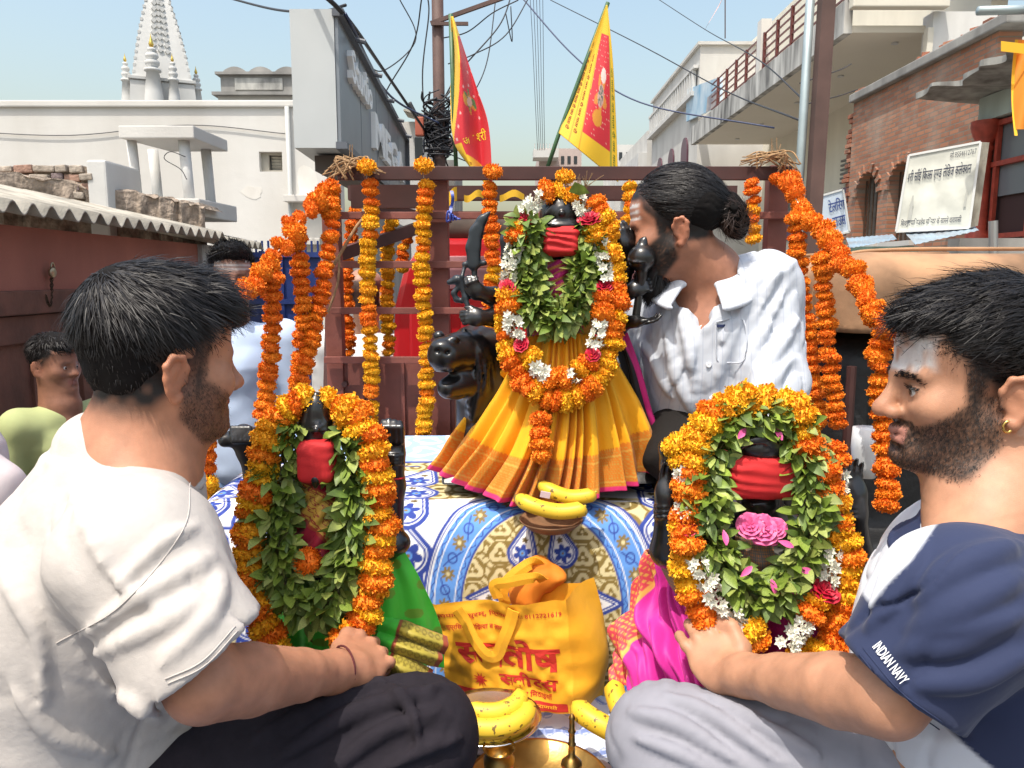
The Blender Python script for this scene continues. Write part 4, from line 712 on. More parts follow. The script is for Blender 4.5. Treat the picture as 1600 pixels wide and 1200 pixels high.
def fc2(a, b):
    c = np.zeros(a.shape+(3,)); c[:] = yel; w = .02+.0*b; x = a*(.25+.75*b); e = (x > .34*(.3+.7*b)) & (a < .86) & (b < .88-.0*a) & (b > .2); c[e] = rd
    e2 = (a > .86) & (a < .90); c[e2] = A3((.30, .30, .03)); e3 = ~e & (np.abs(np.mod(a*6, 1)-.02) < .05) & (a < .4) & (b > .1); c[e3] = A3((.6, .25, .01))
    dots = e & (np.hypot(np.mod(a*18+.5*np.floor(b*30), 1)-.5, np.mod(b*30, 1)-.5) < .12) & (np.mod(np.sin(np.floor(a*18+.5*np.floor(b*30))*12.9+np.floor(b*30)*78.2)*43758.5, 1) > .6); c[dots] = A3((.75, .5, .35))
    r = np.hypot((a-.62)/.15, (b-.60)/.15); an = np.arctan2(b-.6, a-.62); m = r < .75+.3*np.sin(an*5); c[m] = A3((.62, .22, .03)); c[m & (r < .5)] = A3((.50, .30, .26)); c[m & (r < .42) & (np.sin(an*6) > 0)] = A3((.08, .12, .09)); c[(np.hypot((a-.66)/.08, (b-.47)/.05) < 1)] = A3((.66, .55, .5)); c[(np.hypot((a-.58)/.10, (b-.74)/.05) < 1)] = A3((.62, .26, .02)); return c
t, cl, pt2 = flag('triangular red flag with broad yellow lettered borders on a slanted bamboo stick', [(947, 8), (922, 75), (897, 145), (873, 208)], [(949, 8), (957, 90), (962, 180), (966, 285)], 2.62, fc2, [(950, 4), (912, 105), (873, 210), (852, 272)], lambda a, b: .02*math.sin(a*5+b*3)*b,
    [('जय माता दी जय माता दी जय माता दी जय माता दी', (.28, .05, .93, .115), fm_, True), ('जय माता दी जय माता दी जय माता दी', (.36, .19, .92, .25), fm_, True), ('जय माता दी जय माता दी जय माता', (.40, .91, .95, .97), mat('flag_green_ink', (.10, .18, .02), .7), True)])
def fc1(a, b):
    c = np.zeros(a.shape+(3,)); c[:] = rd; c[(b < .16)] = yel; c[a < .80*np.clip(1-(b-.10)*1.5, 0, 1)+.0] = yel; c[(b > .84+.12*a) & (a < .92)] = yel; c[(b > .78) & (a < .20) & (b < .9)] = yel
    r = np.hypot((a-.62)/.20, (b-.56)/.075); an = np.arctan2(b-.56, a-.62); m = r < .8+.3*np.sin(an*4); c[m] = A3((.60, .28, .03)); c[m & (np.sin(an*5+1) > .2)] = A3((.07, .20, .06)); c[m & (r < .4)] = A3((.62, .42, .32))
    sp_ = (np.hypot(np.mod(a*5+.5*np.floor(b*14), 1)-.5, (np.mod(b*14, 1)-.5)*.8) < .11) & (np.mod(np.sin(np.floor(a*5+.5*np.floor(b*14))*12.9+np.floor(b*14)*78.2)*43758.5, 1) > .45) & (b > .3) & (b < .8) & ~m & (c[..., 1] < .1); c[sp_] = A3((.72, .40, .36)); return c
flag('drooping red flag with yellow edging beside the utility pole', [(704, 26), (706, 80), (704, 150), (709, 220), (735, 262)], [(708, 26), (724, 75), (746, 140), (764, 200), (770, 300)], 2.62, fc1, [(704, 22), (708, 150), (713, 270)], lambda a, b: .035*math.sin(a*6.5+b*4)*min(1, b*3),
    [('जय श~री', (.25, .80, .9, .74), fy_, False), ('जय माता दी जय माता', (.15, .95, .85, .91), fm_, False)])
t = thing('flag', 'small faded pink pennant fluttering high above the balcony', 'flag', W(1100, 50, 16)); MB().grid(lambda a, b: W(1098+34*a-8*b*a, 52-55*a+(14*b-4)*a*1.2, 16+.2*math.sin(a*5)), 14, 8).put('cloth', mat('faded_pink', (.62, .42, .40), .8), t, True); MB().tube([W(1133, -30, 16), W(1133, 60, 16)], .012, 6).put('pole', pm, t)
t = thing('flag', 'orange and yellow cloth banner at the picture edge by the red pillars', 'flag', W(1600, 200, 3.6)); MB().grid(lambda a, b: W(1588+60*a-6*math.sin(b*3), 62+140*b, 3.6+.05*math.sin(a*5+b*4)), 16, 24).put('cloth', mat('orange_banner', (.62, .22, .015), .7), t, True); MB().grid(lambda a, b: W(1586+5*a-6*math.sin(b*3), 62+150*b, 3.59+.05*math.sin(b*4)), 3, 24).put('border', mat('yellow_rag', (.72, .42, .02), .7), t, True); MB().grid(lambda a, b: W(1564+70*a, 64+16*b+8*a, 3.58), 10, 3).put('top_border', MATS['yellow_rag'], t, True)
# ---------------------------------------------------------------- auto-rickshaw
ar = thing('auto_rickshaw', 'parked auto-rickshaw with a faded tan canvas roof', 'auto-rickshaw', (1.9, 3.0, RZ)); canvas = mat('tan_canvas', (.36, .20, .105), .8, var=(5, .55, 10), bump=(500, .2, .002), bump2=(8, .2, .03)); blackr = mat('black_rexine', (.012, .012, .013), .6, bump=(30, .3, .02))
S = SDF((.95, 2.3, .4), (2.75, 4.4, 1.15), .014); S.box((1.85, 3.3, .79), (.78, .80, .19), .14, k=0); S.box((1.85, 3.25, .60), (.9, 1.1, .11), .01, k=.01, op='sub'); S.box((1.85, 2.45, .70), (.9, .14, .03), .01, k=.05, op='add') if False else None
S.disp(lambda P: .012*vnoise(P, 3, 5)+.003*np.sin(P[:, 0]*30)*0); put('canvas_roof', S.mesh('canvas_roof'), canvas, ar)
S = SDF((.98, 2.3, RZ), (2.75, 4.4, .85), .02); S.box((1.85, 3.35, .0), (.74, .72, .68), .10, k=0); S.box((1.75, 2.55, .25), (.5, .25, .30), .05, k=.03, op='sub'); put('body', S.mesh('body'), blackr, ar)
for y_ in (2.75, 3.3, 3.85): MB().tube(catmull([(1.085, y_, .70), (1.075, y_, .86), (1.16, y_, .965), (1.35, y_, .992), (1.85, y_, .995)], 6), .007, 6).put('roof_seam', canvas, ar, True)
MB().tube(catmull([(1.075, 2.62, .695), (1.07, 3.0, .690), (1.07, 3.6, .69), (1.08, 4.0, .695)], 6), .010, 6).put('roof_hem', canvas, ar, True)
for i in range(9): MB().box((1.10, 2.75+i*.12, .3), (.02, .03, .55)).put('side_curtain_fold', blackr, ar, bevel=.008)
for x, y in ((1.2, 3.9), (2.5, 3.9), (1.85, 2.4)): MB().lathe((x, y, RZ+.2), [(.08, -.05), (.19, -.05), (.2, 0), (.19, .05), (.08, .05)], 24, rot('Y', math.pi/2)).put('wheel', MATS['tyre'], ar, True)
MB().tube([(1.14, 2.56, .60), (1.14, 2.56, -.3)], .016, 8).put('door_post', iron_d, ar)
pp = W(1352, 745, 1.95); t = MB().lathe(pp, [(.0001, 0), (.024, .0), (.034, .03), (.04, .08), (.038, .13), (.0001, .13)], 22).put('plastic_tub', mat('white_plastic', (.62, .64, .66), .4), smooth=True, label='upturned white plastic tub on the trailer edge behind the bearded man', cat='tub')
# ================================================================ people
SKIN = mat('skin', (1, 1, 1), 0.5, attr=True, var=(38, 0.17, 9), bump=(750, 0.28, 0.001), bump2=(110, .10, .004), sss=0.10, spec=0.38)
HAIRB = mat('hair_mass', (.008, .007, .007), .9, spec=.15)
HAIRM = mat('black_hair', (.011, .009, .009), .5, spec=.35, var=(200, .3))
def basis(f, up=(0, 0, 1), roll=0):
    f = A3(f)/np.linalg.norm(f); x = np.cross(f, A3(up)); x /= np.linalg.norm(x); u = np.cross(x, f)
    R = np.stack([x, f, u], 1); return R @ rot('Y', roll)
def head(S, R, t, sc, neck_to, fat=1.0, neck_r=0.056):
    S.frame(R, t, sc); f = fat
    S.ell((0, -.018, .042), (.077*f, .1, .088), k=.0)
    S.ell((0, .03, .05), (.066*f, .062, .066), k=.03)                # forehead
    S.ell((0, .03, -.04), (.060*f, .063, .082), k=.03)               # face
    for s in (-1, 1):
        S.cap((s*.054*f, -.002, -.052), (s*.020, .070, -.095), .018, .016, .03)   # jaw
        S.ell((s*.044*f, .058, -.026), (.024, .03, .024), k=.025)    # cheek
        S.cap((s*.012, .092, .016), (s*.042, .078, .018), .010, .008, .014)      # brow
    S.ell((0, .082, -.097), (.020, .018, .018), k=.028)                 # chin
    for s in (-1, 1): S.ell((s*.032, .1, -.003), (.017, .014, .011), k=.014, op='sub')
    for s in (-1, 1): S.ell((s*.0315, .079, -.004), (.0155, .0135, .0115), k=.004); S.ell((s*.0335, .0945, -.0045), (.0125, .0085, .0042), rot('Z', -s*.25), k=.0025, op='sub')
    S.cap((0, .092, .010), (0, .112, -.026), .0085, .0115, .014)     # nose
    S.ell((0, .117, -.033), (.0115, .0125, .0105), k=.01)
    for s in (-1, 1):
        S.ell((s*.0125, .104, -.037), (.0085, .011, .0085), k=.008); S.ell((s*.006, .112, -.0455), (.0035, .006, .004), k=.003, op='sub')
    S.cap((-.021, .086, -.065), (0, .098, -.062), .005, .0064, .008); S.cap((0, .098, -.062), (.021, .086, -.065), .0064, .005, .008)
    S.cap((-.018, .088, -.0755), (.018, .088, -.0755), .006, .006, .008); S.ell((0, .0945, -.0755), (.014, .006, .006), k=.008)
    S.cap((-.021, .098, -.0685), (.021, .098, -.0685), .0022, .0022, .004, 'sub')
    S.ell((0, .099, -.088), (.018, .008, .005), k=.01, op='sub')
    for s in (-1, 1):                                                # ears
        Re = rot('Z', s*.45) @ rot('X', -.18); ec = A3((s*.077*f, -.016, -.014))
        S.ell(ec+A3((s*.006, -.006, 0)), (.0055, .018, .030), Re, k=.006)
        loop = [(.002, .012, -.008), (.004, .013, .014), (.009, .004, .030), (.013, -.012, .031), (.015, -.022, .018), (.013, -.020, .0), (.009, -.012, -.018), (.006, -.002, -.030), (.003, .006, -.026)]
        loop = [ec+A3((s*a, b, c)) for a, b, c in loop]; S.chain(loop, [.0035, .004, .0042, .0045, .0045, .004, .0042, .0065, .004], .004)
        S.ell(ec+A3((s*.013, .000, -.002)), (.006, .008, .013), Re, k=.005, op='sub')
    S.frame(); nk = R @ (A3((0, -.03, -.05))*sc)+A3(t); nk2 = R @ (A3((0, .01, -.085))*sc)+A3(t)
    S.cap(nk, neck_to, neck_r*sc, neck_r*1.06, .03); S.cap(nk2, A3(neck_to)+R @ A3((0, .03, 0)), neck_r*.7*sc, neck_r*.8, .03)
def eyes(R, t, sc, parent, look=(0, 1, -.05)):
    b = bmesh.new(); bmesh.ops.create_uvsphere(b, u_segments=32, v_segments=24, radius=1); V = np.array([v.co[:] for v in b.verts]); F = [[v.index for v in f.verts] for f in b.faces]; b.free(); L_ = A3(look)/np.linalg.norm(look); d = V @ L_
    c = np.where((d > .985)[:, None], A3((.005, .004, .004)), np.where((d > .88)[:, None], A3((.035, .016, .008)), A3((.50, .46, .43))))
    for s in (-1, 1): put('eye', mesh_np('eye', (V*.0118+A3((s*.0315, .0800, -.004)))*sc @ R.T+A3(t), F, True, c), mat('eyeball', (1, 1, 1), .15, attr=True), parent)
def local(V, R, t, sc): return ((V-A3(t)) @ R)/sc
def sstep(a, b, x): q = np.clip((x-a)/(b-a), 0, 1); return q*q*(3-2*q)
def lerp3(c, d, m): return c*(1-m[:, None])+A3(d)*m[:, None]
def beard_mask(P):
    x, y, z = P.T; ax = np.abs(x); zc = -.004-np.clip((y-.018)/.066, 0, 1.2)*.046
    yb = -.004+np.clip((-.075-z)/.05, 0, 1)*.05
    jaw = sstep(-.006, .010, zc-z)*sstep(-.010, .006, y-yb)*sstep(-.128, -.112, z)
    burn = (ax > .045)*sstep(.006, -.004, np.abs(y-.022)-.012)*sstep(-.03, -.01, z)*sstep(.06, .03, z)
    must = sstep(.004, 0, np.abs(z+.0535)-.0055)*(y > .078)*(ax < .034)
    return np.clip(np.maximum(np.maximum(jaw, burn), must), 0, 1)
def brow_mask(P):
    x, y, z = P.T; ax = np.abs(x); zc = .0185-.012*np.clip((ax-.034)/.016, 0, 1)**2; return 1.0*(np.abs(z-zc) < .0042-.0022*np.clip((ax-.03)/.02, 0, 1))*(ax > .011)*(ax < .050)*(y > .055)
def stubble(name, body, R, t, sc, n, length, parent, seed=1, width=.00055, mask=None, dirs=(0, .35, -1)):
    me = body.data; N_ = len(me.vertices); V = np.empty(N_*3, np.float32); me.vertices.foreach_get('co', V); V = V.reshape(-1, 3).astype(float); Nn = np.empty(N_*3, np.float32); me.vertices.foreach_get('normal', Nn); Nn = Nn.reshape(-1, 3).astype(float) @ R
    P = local(V, R, t, sc); m = (np.abs(P) < .14).all(1); P, Nn = P[m], Nn[m]; g = np.random.default_rng(seed); w = (mask or beard_mask)(P); lip = (np.abs(P[:, 2]+.0685) < .011) & (P[:, 1] > .086) & (np.abs(P[:, 0]) < .022); k = np.nonzero((w > g.random(len(w))*.9+.1) & ~lip)[0]
    k = g.choice(k, n); P = P[k]+g.normal(0, .001, (n, 3)); D_ = np.tile(A3(dirs), (n, 1)); D_[:, 0] *= np.sign(P[:, 0]); return strands(name, R, t, sc, (P, Nn[k]), D_, length, width, .35, 2, parent, curl=.35, seed=seed)
def skin_cols(V, R, t, sc, base, beard=0.9, fade=None, mark=None, lip=(.25, .09, .07)):
    P = local(V, R, t, sc); c = np.tile(A3(base), (len(V), 1)); n = vnoise(P, 60, 3); x, y, z = P[:, 0], P[:, 1], P[:, 2]; ax = np.abs(x)
    hd = (z > -.16) & (z < .2) & (np.abs(x) < .13) & (np.abs(y) < .16)
    red = sstep(.02, .0, np.sqrt((y-.115)**2+(z+.035)**2+x*x)-.008)*.35+sstep(.012, .0, np.sqrt((ax-.085)**2+(y+.018)**2+(z+.012)**2)-.03)*.3
    c = lerp3(c, A3(base)*(1.05, .72, .62), np.where(hd, red, 0))
    lm = sstep(.006, .0, np.sqrt((np.minimum(ax, .02)-ax)**2+(z+.0685)**2)-.009)*(y > .084)*(ax < .024)
    eye = sstep(.003, 0, np.sqrt(((ax-.0315)/1.9)**2+((z+.0085+14*(ax-.0315)**2))**2)-.0022)*(y > .07)
    brow = sstep(.003, 0, np.abs(z-.0175-.06*(ax-.03)*(ax > .03)*-1)-.0042)*(ax > .012)*(ax < .05)*(y > .06)
    c = lerp3(c, (.014, .010, .008), np.where(hd, np.maximum(brow*.35, eye*.35), 0)*(0.85+.15*n))
    if beard: c = lerp3(c, (.020, .014, .011), np.where(hd, beard_mask(P)*(1-lm)*np.clip(beard+.22*vnoise(P, 420, 9), 0, 1), 0))
    c = lerp3(c, lip, np.where(hd, lm*.8, 0))
    if fade is not None: c = lerp3(c, (.012, .010, .010), np.where(hd & ~((ax > .0775) & (np.abs(y+.018) < .030) & (np.abs(z+.012) < .042)), np.clip(fade(P)*(1+.3*n), 0, 1), 0))
    if mark is not None: c = lerp3(c, (.62, .60, .58), np.where(hd, np.clip(mark(P), 0, 1), 0))
    return c
def strands(name, R, t, sc, roots, dirs, length, width=.0011, lift=.3, seg=4, parent=None, material=None, curl=0.25, seed=1):
    """locks of hair as thin ribbons. roots (n,3) and normals in head space; dirs(n,3) combing direction"""
    g = np.random.default_rng(seed); P, N = roots; n = len(P); D = dirs/np.linalg.norm(dirs, axis=1)[:, None]; D = D-N*np.maximum((D*N).sum(1), 0)[:, None]*.92; D /= np.linalg.norm(D, axis=1)[:, None]+1e-9
    L = length*(.7+.6*g.random(n)); cl = np.repeat(g.normal(0, 1, (n//14+1, 3)), 14, 0)[:n]*curl*.7+g.normal(0, 1, (n, 3))*curl*.45
    V = np.zeros((n, seg+1, 2, 3)); cur = P.copy(); dr = D+N*lift+cl; dr /= np.linalg.norm(dr, axis=1)[:, None]
    for i in range(seg+1):
        sd = np.cross(dr, N+g.normal(0, .25, (n, 3))); sd /= np.linalg.norm(sd, axis=1)[:, None]+1e-9; w = width*(1-.75*(i/seg)**2)
        V[:, i, 0] = cur-sd*w; V[:, i, 1] = cur+sd*w
        cur = cur+dr*(L/seg)[:, None]; dr = dr+(D*.35-N*lift*.75+cl*.25); dr /= np.linalg.norm(dr, axis=1)[:, None]
        q = (cur-A3((0, -.0215, .060)))/A3((.088, .1085, .0915)); k0 = np.linalg.norm(q, axis=1); ins = k0 < 1.0
        ins &= cur[:, 2] > -.03; cur[ins] = A3((0, -.0215, .060))+(cur[ins]-A3((0, -.0215, .060)))/k0[ins][:, None]
    F = np.array([[i*2, i*2+1, i*2+3, i*2+2] for i in range(seg)]); F = (F[None]+(np.arange(n)*(seg+1)*2)[:, None, None]).reshape(-1, 4)
    W_ = (V.reshape(-1, 3)*sc) @ np.asarray(R).T+A3(t)
    return put(name, mesh_np(name, W_, F), material or HAIRM, parent)
def skull_roots(n, mask, grow=1.06, seed=2, f=1.0):
    g = np.random.default_rng(seed); v = g.normal(0, 1, (n*6, 3)); v /= np.linalg.norm(v, axis=1)[:, None]; r = A3((.087*f, .108, .0905))
    P = v*r+A3((0, -.0215, .060)); k = mask(P); P, v = P[k][:n], v[k][:n]; N = v/r; N /= np.linalg.norm(N, axis=1)[:, None]; return P, N
def seam(T, uv, Y0, Y1, material, parent, r=.0008):
    P = [T.hit(p[0], p[1], Y0, Y1) for p in catmull([A3((*q, 0)) for q in uv], 10)]; P = [p-A3((0, .0006, 0)) for p in P if p is not None]
    if len(P) > 3: MB().tube(P, r, 5).put('seam', material, parent, True)
def mesh_roots(o, R, t, sc, n, keep=None, seed=1):
    me = o.data; N_ = len(me.vertices); V = np.empty(N_*3, np.float32); me.vertices.foreach_get('co', V); Nn = np.empty(N_*3, np.float32); me.vertices.foreach_get('normal', Nn); P = local(V.reshape(-1, 3).astype(float), R, t, sc); Nn = Nn.reshape(-1, 3).astype(float) @ R
    ok = np.nonzero(keep(P))[0] if keep else np.arange(N_); g = np.random.default_rng(seed); k = g.choice(ok, n); return P[k]+g.normal(0, .0015, (n, 3))-Nn[k]*.003, Nn[k]
def hand(S, wrist, palm, fdir, ndir, tdir, size=1.0, curl=(.5, .6, .4), spread=.0, k=.007, thumb=None, frad=1.0):
    """five-fingered hand: palm centre, finger direction, back-of-hand normal, direction towards the thumb side"""
    f = A3(fdir)/np.linalg.norm(fdir); n = A3(ndir); n = n-f*(n@f); n /= np.linalg.norm(n); s = np.cross(f, n); s = s if s@A3(tdir) > 0 else -s
    p = A3(palm); z = size; Q = np.stack([s, f, n], 1)
    S.cap(wrist, p-f*.03*z, .027*z, .026*z, .02); S.ell(p, (.041*z, .047*z, .0155*z), Q, k=.02); S.ell(p+s*.024*z-f*.022*z-n*.006*z, (.018*z, .028*z, .016*z), Q, k=.015)
    for i, (o, L, r) in enumerate(((.031, .070, .0088), (.0105, .079, .0092), (-.0105, .073, .0088), (-.031, .058, .0078))):
        r *= frad; a = p+s*o*z+f*(.040-.002*abs(i-1))*z+n*.002*z; d = f+s*spread*(1.5-i)*.5; d /= np.linalg.norm(d); pts = [p+s*o*.75*z, a]; c = 0
        for j, (fr, cu) in enumerate(zip((.45, .31, .24), curl)):
            c += cu*(1+.12*(i-1.5)); dd = d*math.cos(c)-n*math.sin(c); a = a+dd*L*fr*z; pts.append(a)
        S.chain(pts, [r*1.05*z, r*1.12*z, r*z, r*.92*z, r*.78*z], k)
    if thumb is None: thumb = ((.040, -.012, -.006), (.058, .018, -.014), (.060, .046, -.020))
    tp = [p+(s*a+f*b+n*c)*z for a, b, c in ((.022, -.03, -.004),)+tuple(thumb)]
    S.chain(tp, [.016*z, .0125*z*frad, .0105*z*frad, .0085*z*frad], .008); return S
def crease(P, d, s, amp, seed=0):
    d = A3(d)/np.linalg.norm(d); Q = P-(P @ d)[:, None]*d*.78; n = vnoise(Q, s, seed)+.25*vnoise(Q, s*2.3, seed+1); return -amp*np.exp(-(n/.11)**2)*np.clip(vnoise(P, s*.3, seed+3)*1.3+.45, 0, 1)
def wrinkle(P, s1, amp, ax=(0, 0, 1), seed=0):
    w = vnoise(P, s1*.5, seed)*2.2; return amp*np.sin((P @ A3(ax))*s1*6.28/2+w*3.0)*np.clip(vnoise(P, s1*.35, seed+5)+.25, 0, 1)
# ---------------------------------------------------------------- man in white t-shirt
def man_tshirt():
    th = thing('person', 'seated man seen from behind in white t-shirt and dark trousers, holding the left idol', 'person', (-.52, 1.0, 0))
    f = A3((math.cos(.82), math.sin(.82), -.08)); R = basis(f, roll=.03); t = W(256, 566, 1.02); sc = .885
    skin = (.44, .205, .12)
    neck = W(205, 735, 1.0)
    tf = A3((math.cos(.28), math.sin(.28), 0)); ts = A3((math.sin(.28), -math.cos(.28), 0)); Rt = np.stack([ts, tf, A3((0, 0, 1))], 1)
    ch = W(150, 905, 1.02); sh = W(215, 868, .86); el = W(318, 1068, .80); wr = W(520, 1050, 1.03)
    S = SDF((-.90, .60, .10), (.0, 1.32, 1.06), .0029)
    head(S, R, t, sc, neck, fat=1.06, neck_r=.062)
    S.ell(ch, (.17, .11, .15), Rt, k=.03); S.cap(neck, ch, .07, .09, .06); S.cap(neck, sh+A3((0, .03, .0)), .05, .06, .05)
    S.chain([sh, el], [.052, .042], .04); S.chain([el, el+(wr-el)*.30, el+(wr-el)*.7, wr], [.043, .0425, .034, .027], .006)
    hp = W(566, 1032, 1.09)
    hand(S, wr, hp, W(600, 1000, 1.16)-hp, A3((.35, -.55, .75)), A3((-.3, .3, 1)), 1.0, curl=(.5, .8, .6), thumb=((.038, -.005, -.004), (.046, .026, -.002), (.040, .052, -.010)), frad=1.0, k=.004)
    S.chain([ch-A3((0, 0, .1)), A3((-.62, 1.02, .14))], [.11, .10], .05)
    def fade(P):
        x, y, z = P.T; line = -.072+np.clip(y+.045, 0, .2)*1.25   # soft hairline, lower at the nape
        h = sstep(-.022, .035, z-line-.0)*(1-sstep(.055, .075, y)*sstep(.085, .06, z)); side = (np.abs(x) > .045)*sstep(.012, -.004, np.abs(y-.022))*sstep(-.06, -.02, z)*.9
        return np.maximum(h*(y < .085), side)
    def mark(P): return .8*(P[:, 1] > .06)*sstep(.004, 0, np.abs(P[:, 2]-.055)-.015)*sstep(.02, 0, np.abs(P[:, 0])-.035)
    bo = put('body', S.mesh('body', lambda V: skin_cols(V, R, t, sc, skin, .62, fade, mark)), SKIN, th); stubble('stubble', bo, R, t, sc, 4000, .0035, bo, 2, .00022)
    # hair: solid mass and locks
    H = SDF(t-.17, t+A3((.17, .17, .2)), .004); H.frame(R, t, sc)
    H.ell((0, -.022, .060), (.087, .107, .090), k=.0); H.ell((0, .048, .098), (.066, .052, .042), k=.03); H.ell((0, -.064, -.005), (.062, .043, .070), k=.03)
    H.box((0, .118, -.02), (.12, .08, .078), .02, k=.012, op='sub'); H.box((0, -.02, -.152), (.13, .2, .09), .03, rot('X', -.16), k=.03, op='sub')
    for s in (-1, 1): H.ell((s*.092, -.014, -.018), (.022, .028, .036), k=.012, op='sub')
    H.frame()
    H.disp(lambda P: .003*vnoise(P, 70, 1)+.0015*vnoise(P, 160, 2))
    hair = put('hair', H.mesh('hair'), HAIRB, th)
    rt = mesh_roots(hair, R, t, sc, 13000, None, 3)
    P = rt[0]; crown = A3((.0, -.065, .12)); d = P-crown; d[:, 1] += .035; d[:, 2] -= .02+.06*sstep(.06, -.02, P[:, 2])
    strands('hair_locks', R, t, sc, rt, d, .009+.036*sstep(.0, .10, P[:, 2]), .0007, .08+.16*sstep(.06, .12, P[:, 2])[:, None], 4, hair, seed=4)
    # t-shirt
    T = SDF((-1.0, .55, .0), (-.12, 1.45, .95), .0055)
    T.ell(ch, (.185, .132, .17), Rt, k=.0); T.ell(W(120, 1010, 1.03), (.185, .155, .19), Rt, k=.08); T.ell(W(90, 1150, 1.04), (.20, .18, .18), Rt, k=.08)
    T.cap(W(90, 1160, 1.02), W(300, 1165, 1.10), .14, .125, .08)
    T.cap(neck+A3((0, 0, -.012)), ch, .084, .11, .06); T.cap(neck+A3((.0, -.02, -.05)), sh+A3((-.0, .02, .0)), .06, .076, .06)
    farsh = ch-ts*.19+A3((0, 0, .03)); T.cap(neck+A3((0, .02, -.05)), farsh, .065, .075, .05)
    T.ell(sh, .079, k=.05); cuff = sh+(el-sh)*.80+A3((.012, .0, .0)); T.cap(sh, cuff, .078, .083, .045)
    T.box(cuff+(el-sh)/np.linalg.norm(el-sh)*.055, (.12, .12, .05), .004, basis((0, 1, 0), el-sh), k=.004, op='sub')
    T.cap(neck+A3((-.045, .0, .030)), neck+A3((-.03, 0, -.03)), .032, .06, .09); T.cap(neck+A3((.05, .0, .13)), neck+A3((.022, .0, .028)), .080, .068, .006, 'sub')
    for uv, r in (([(110, 770), (180, 900), (300, 980)], .006), ([(330, 870), (220, 930), (120, 1000)], .007), ([(330, 930), (240, 980), (130, 1030)], .007), ([(310, 820), (250, 850), (170, 930)], .006),
                  ([(20, 1080), (90, 1150), (180, 1180)], .008), ([(345, 900), (330, 960), (250, 1040)], .006), ([(150, 1060), (230, 1110), (330, 1140)], .007), ([(10, 900), (60, 1000), (70, 1100)], .008)):
        T.fold(uv, r, .62, 1.3)
    T.disp(lambda P: .004*vnoise(P, 9, 3)+.0022*vnoise(P, 22, 4)+crease(P, (.75, .1, -.65), 20, .005, 3)+crease(P, (.3, .1, .9), 13, .005, 9))
    sh_ = put('t_shirt', T.mesh('t_shirt'), mat('tshirt_cotton', (.47, .432, .40), .9, var=(30, .07), bump=(1100, .35, .001), bump2=(70, .15, .008)), th)
    for uv in ([(298, 748), (285, 830), (190, 945), (88, 1005)], [(372, 985), (320, 1040), (262, 1068)], [(368, 978), (316, 1033), (258, 1061)]): seam(T, uv, .6, 1.3, MATS['tshirt_cotton'], sh_)
    nb = [neck+A3((.014+math.cos(a)*.074, math.sin(a)*.072, .018-.040*math.cos(a))) for a in np.linspace(0, 2*math.pi, 40)]
    MB().tube(nb, .0062, 8, False).put('collar', MATS['tshirt_cotton'], sh_, True)
    pm = mat('print_ink', (.05, .045, .045), .8)
    # trousers: folded legs
    L = SDF((-.85, .62, -.02), (-.02, 1.55, .42), .0055)
    hip = A3((-.52, .98, .13)); kn = W(655, 1150, 1.06); ft = A3((-.34, .80, .06))
    L.chain([hip, (hip+kn)/2+A3((0, 0, .02)), kn], [.135, .112, .082], .05); L.chain([kn, (kn+ft)/2, ft], [.078, .068, .05], .04)
    k2 = A3((-.30, 1.38, .14)); L.chain([hip+A3((0, .12, 0)), k2], [.12, .085], .05); L.chain([k2, A3((-.2, 1.05, .06))], [.08, .05], .04)
    for uv, r in (([(700, 1070), (560, 1110), (440, 1180)], .010), ([(690, 1110), (600, 1140), (520, 1200)], .010), ([(640, 1055), (520, 1090), (400, 1150)], .009), ([(720, 1150), (660, 1170), (600, 1200)], .008), ([(590, 1060), (640, 1100), (655, 1160)], .007)):
        L.fold(uv, r*1.1, .6, 1.4, depth=-.004, k=r*1.1)
    L.disp(lambda P: .003*vnoise(P, 10, 8)+crease(P, kn-hip, 17, .007, 6)+crease(P, (.2, .9, -.3), 24, .004, 16))
    put('trousers', L.mesh('trousers'), mat('dark_twill', (.017, .014, .019), .9, spec=.2, var=(40, .15), bump=(1200, .3, .001), bump2=(80, .2, .006)), th)
    br = [wr+(hp-wr)*.35+.033*(math.cos(a)*A3((.3, -.2, .93))+math.sin(a)*A3((-.6, .75, .25))) for a in np.linspace(0, 6.283, 28)]
    MB().tube(br, .0016, 6, False).put('wrist_thread', mat('maroon_thread', (.09, .012, .015), .8), th, True)
man_tshirt()
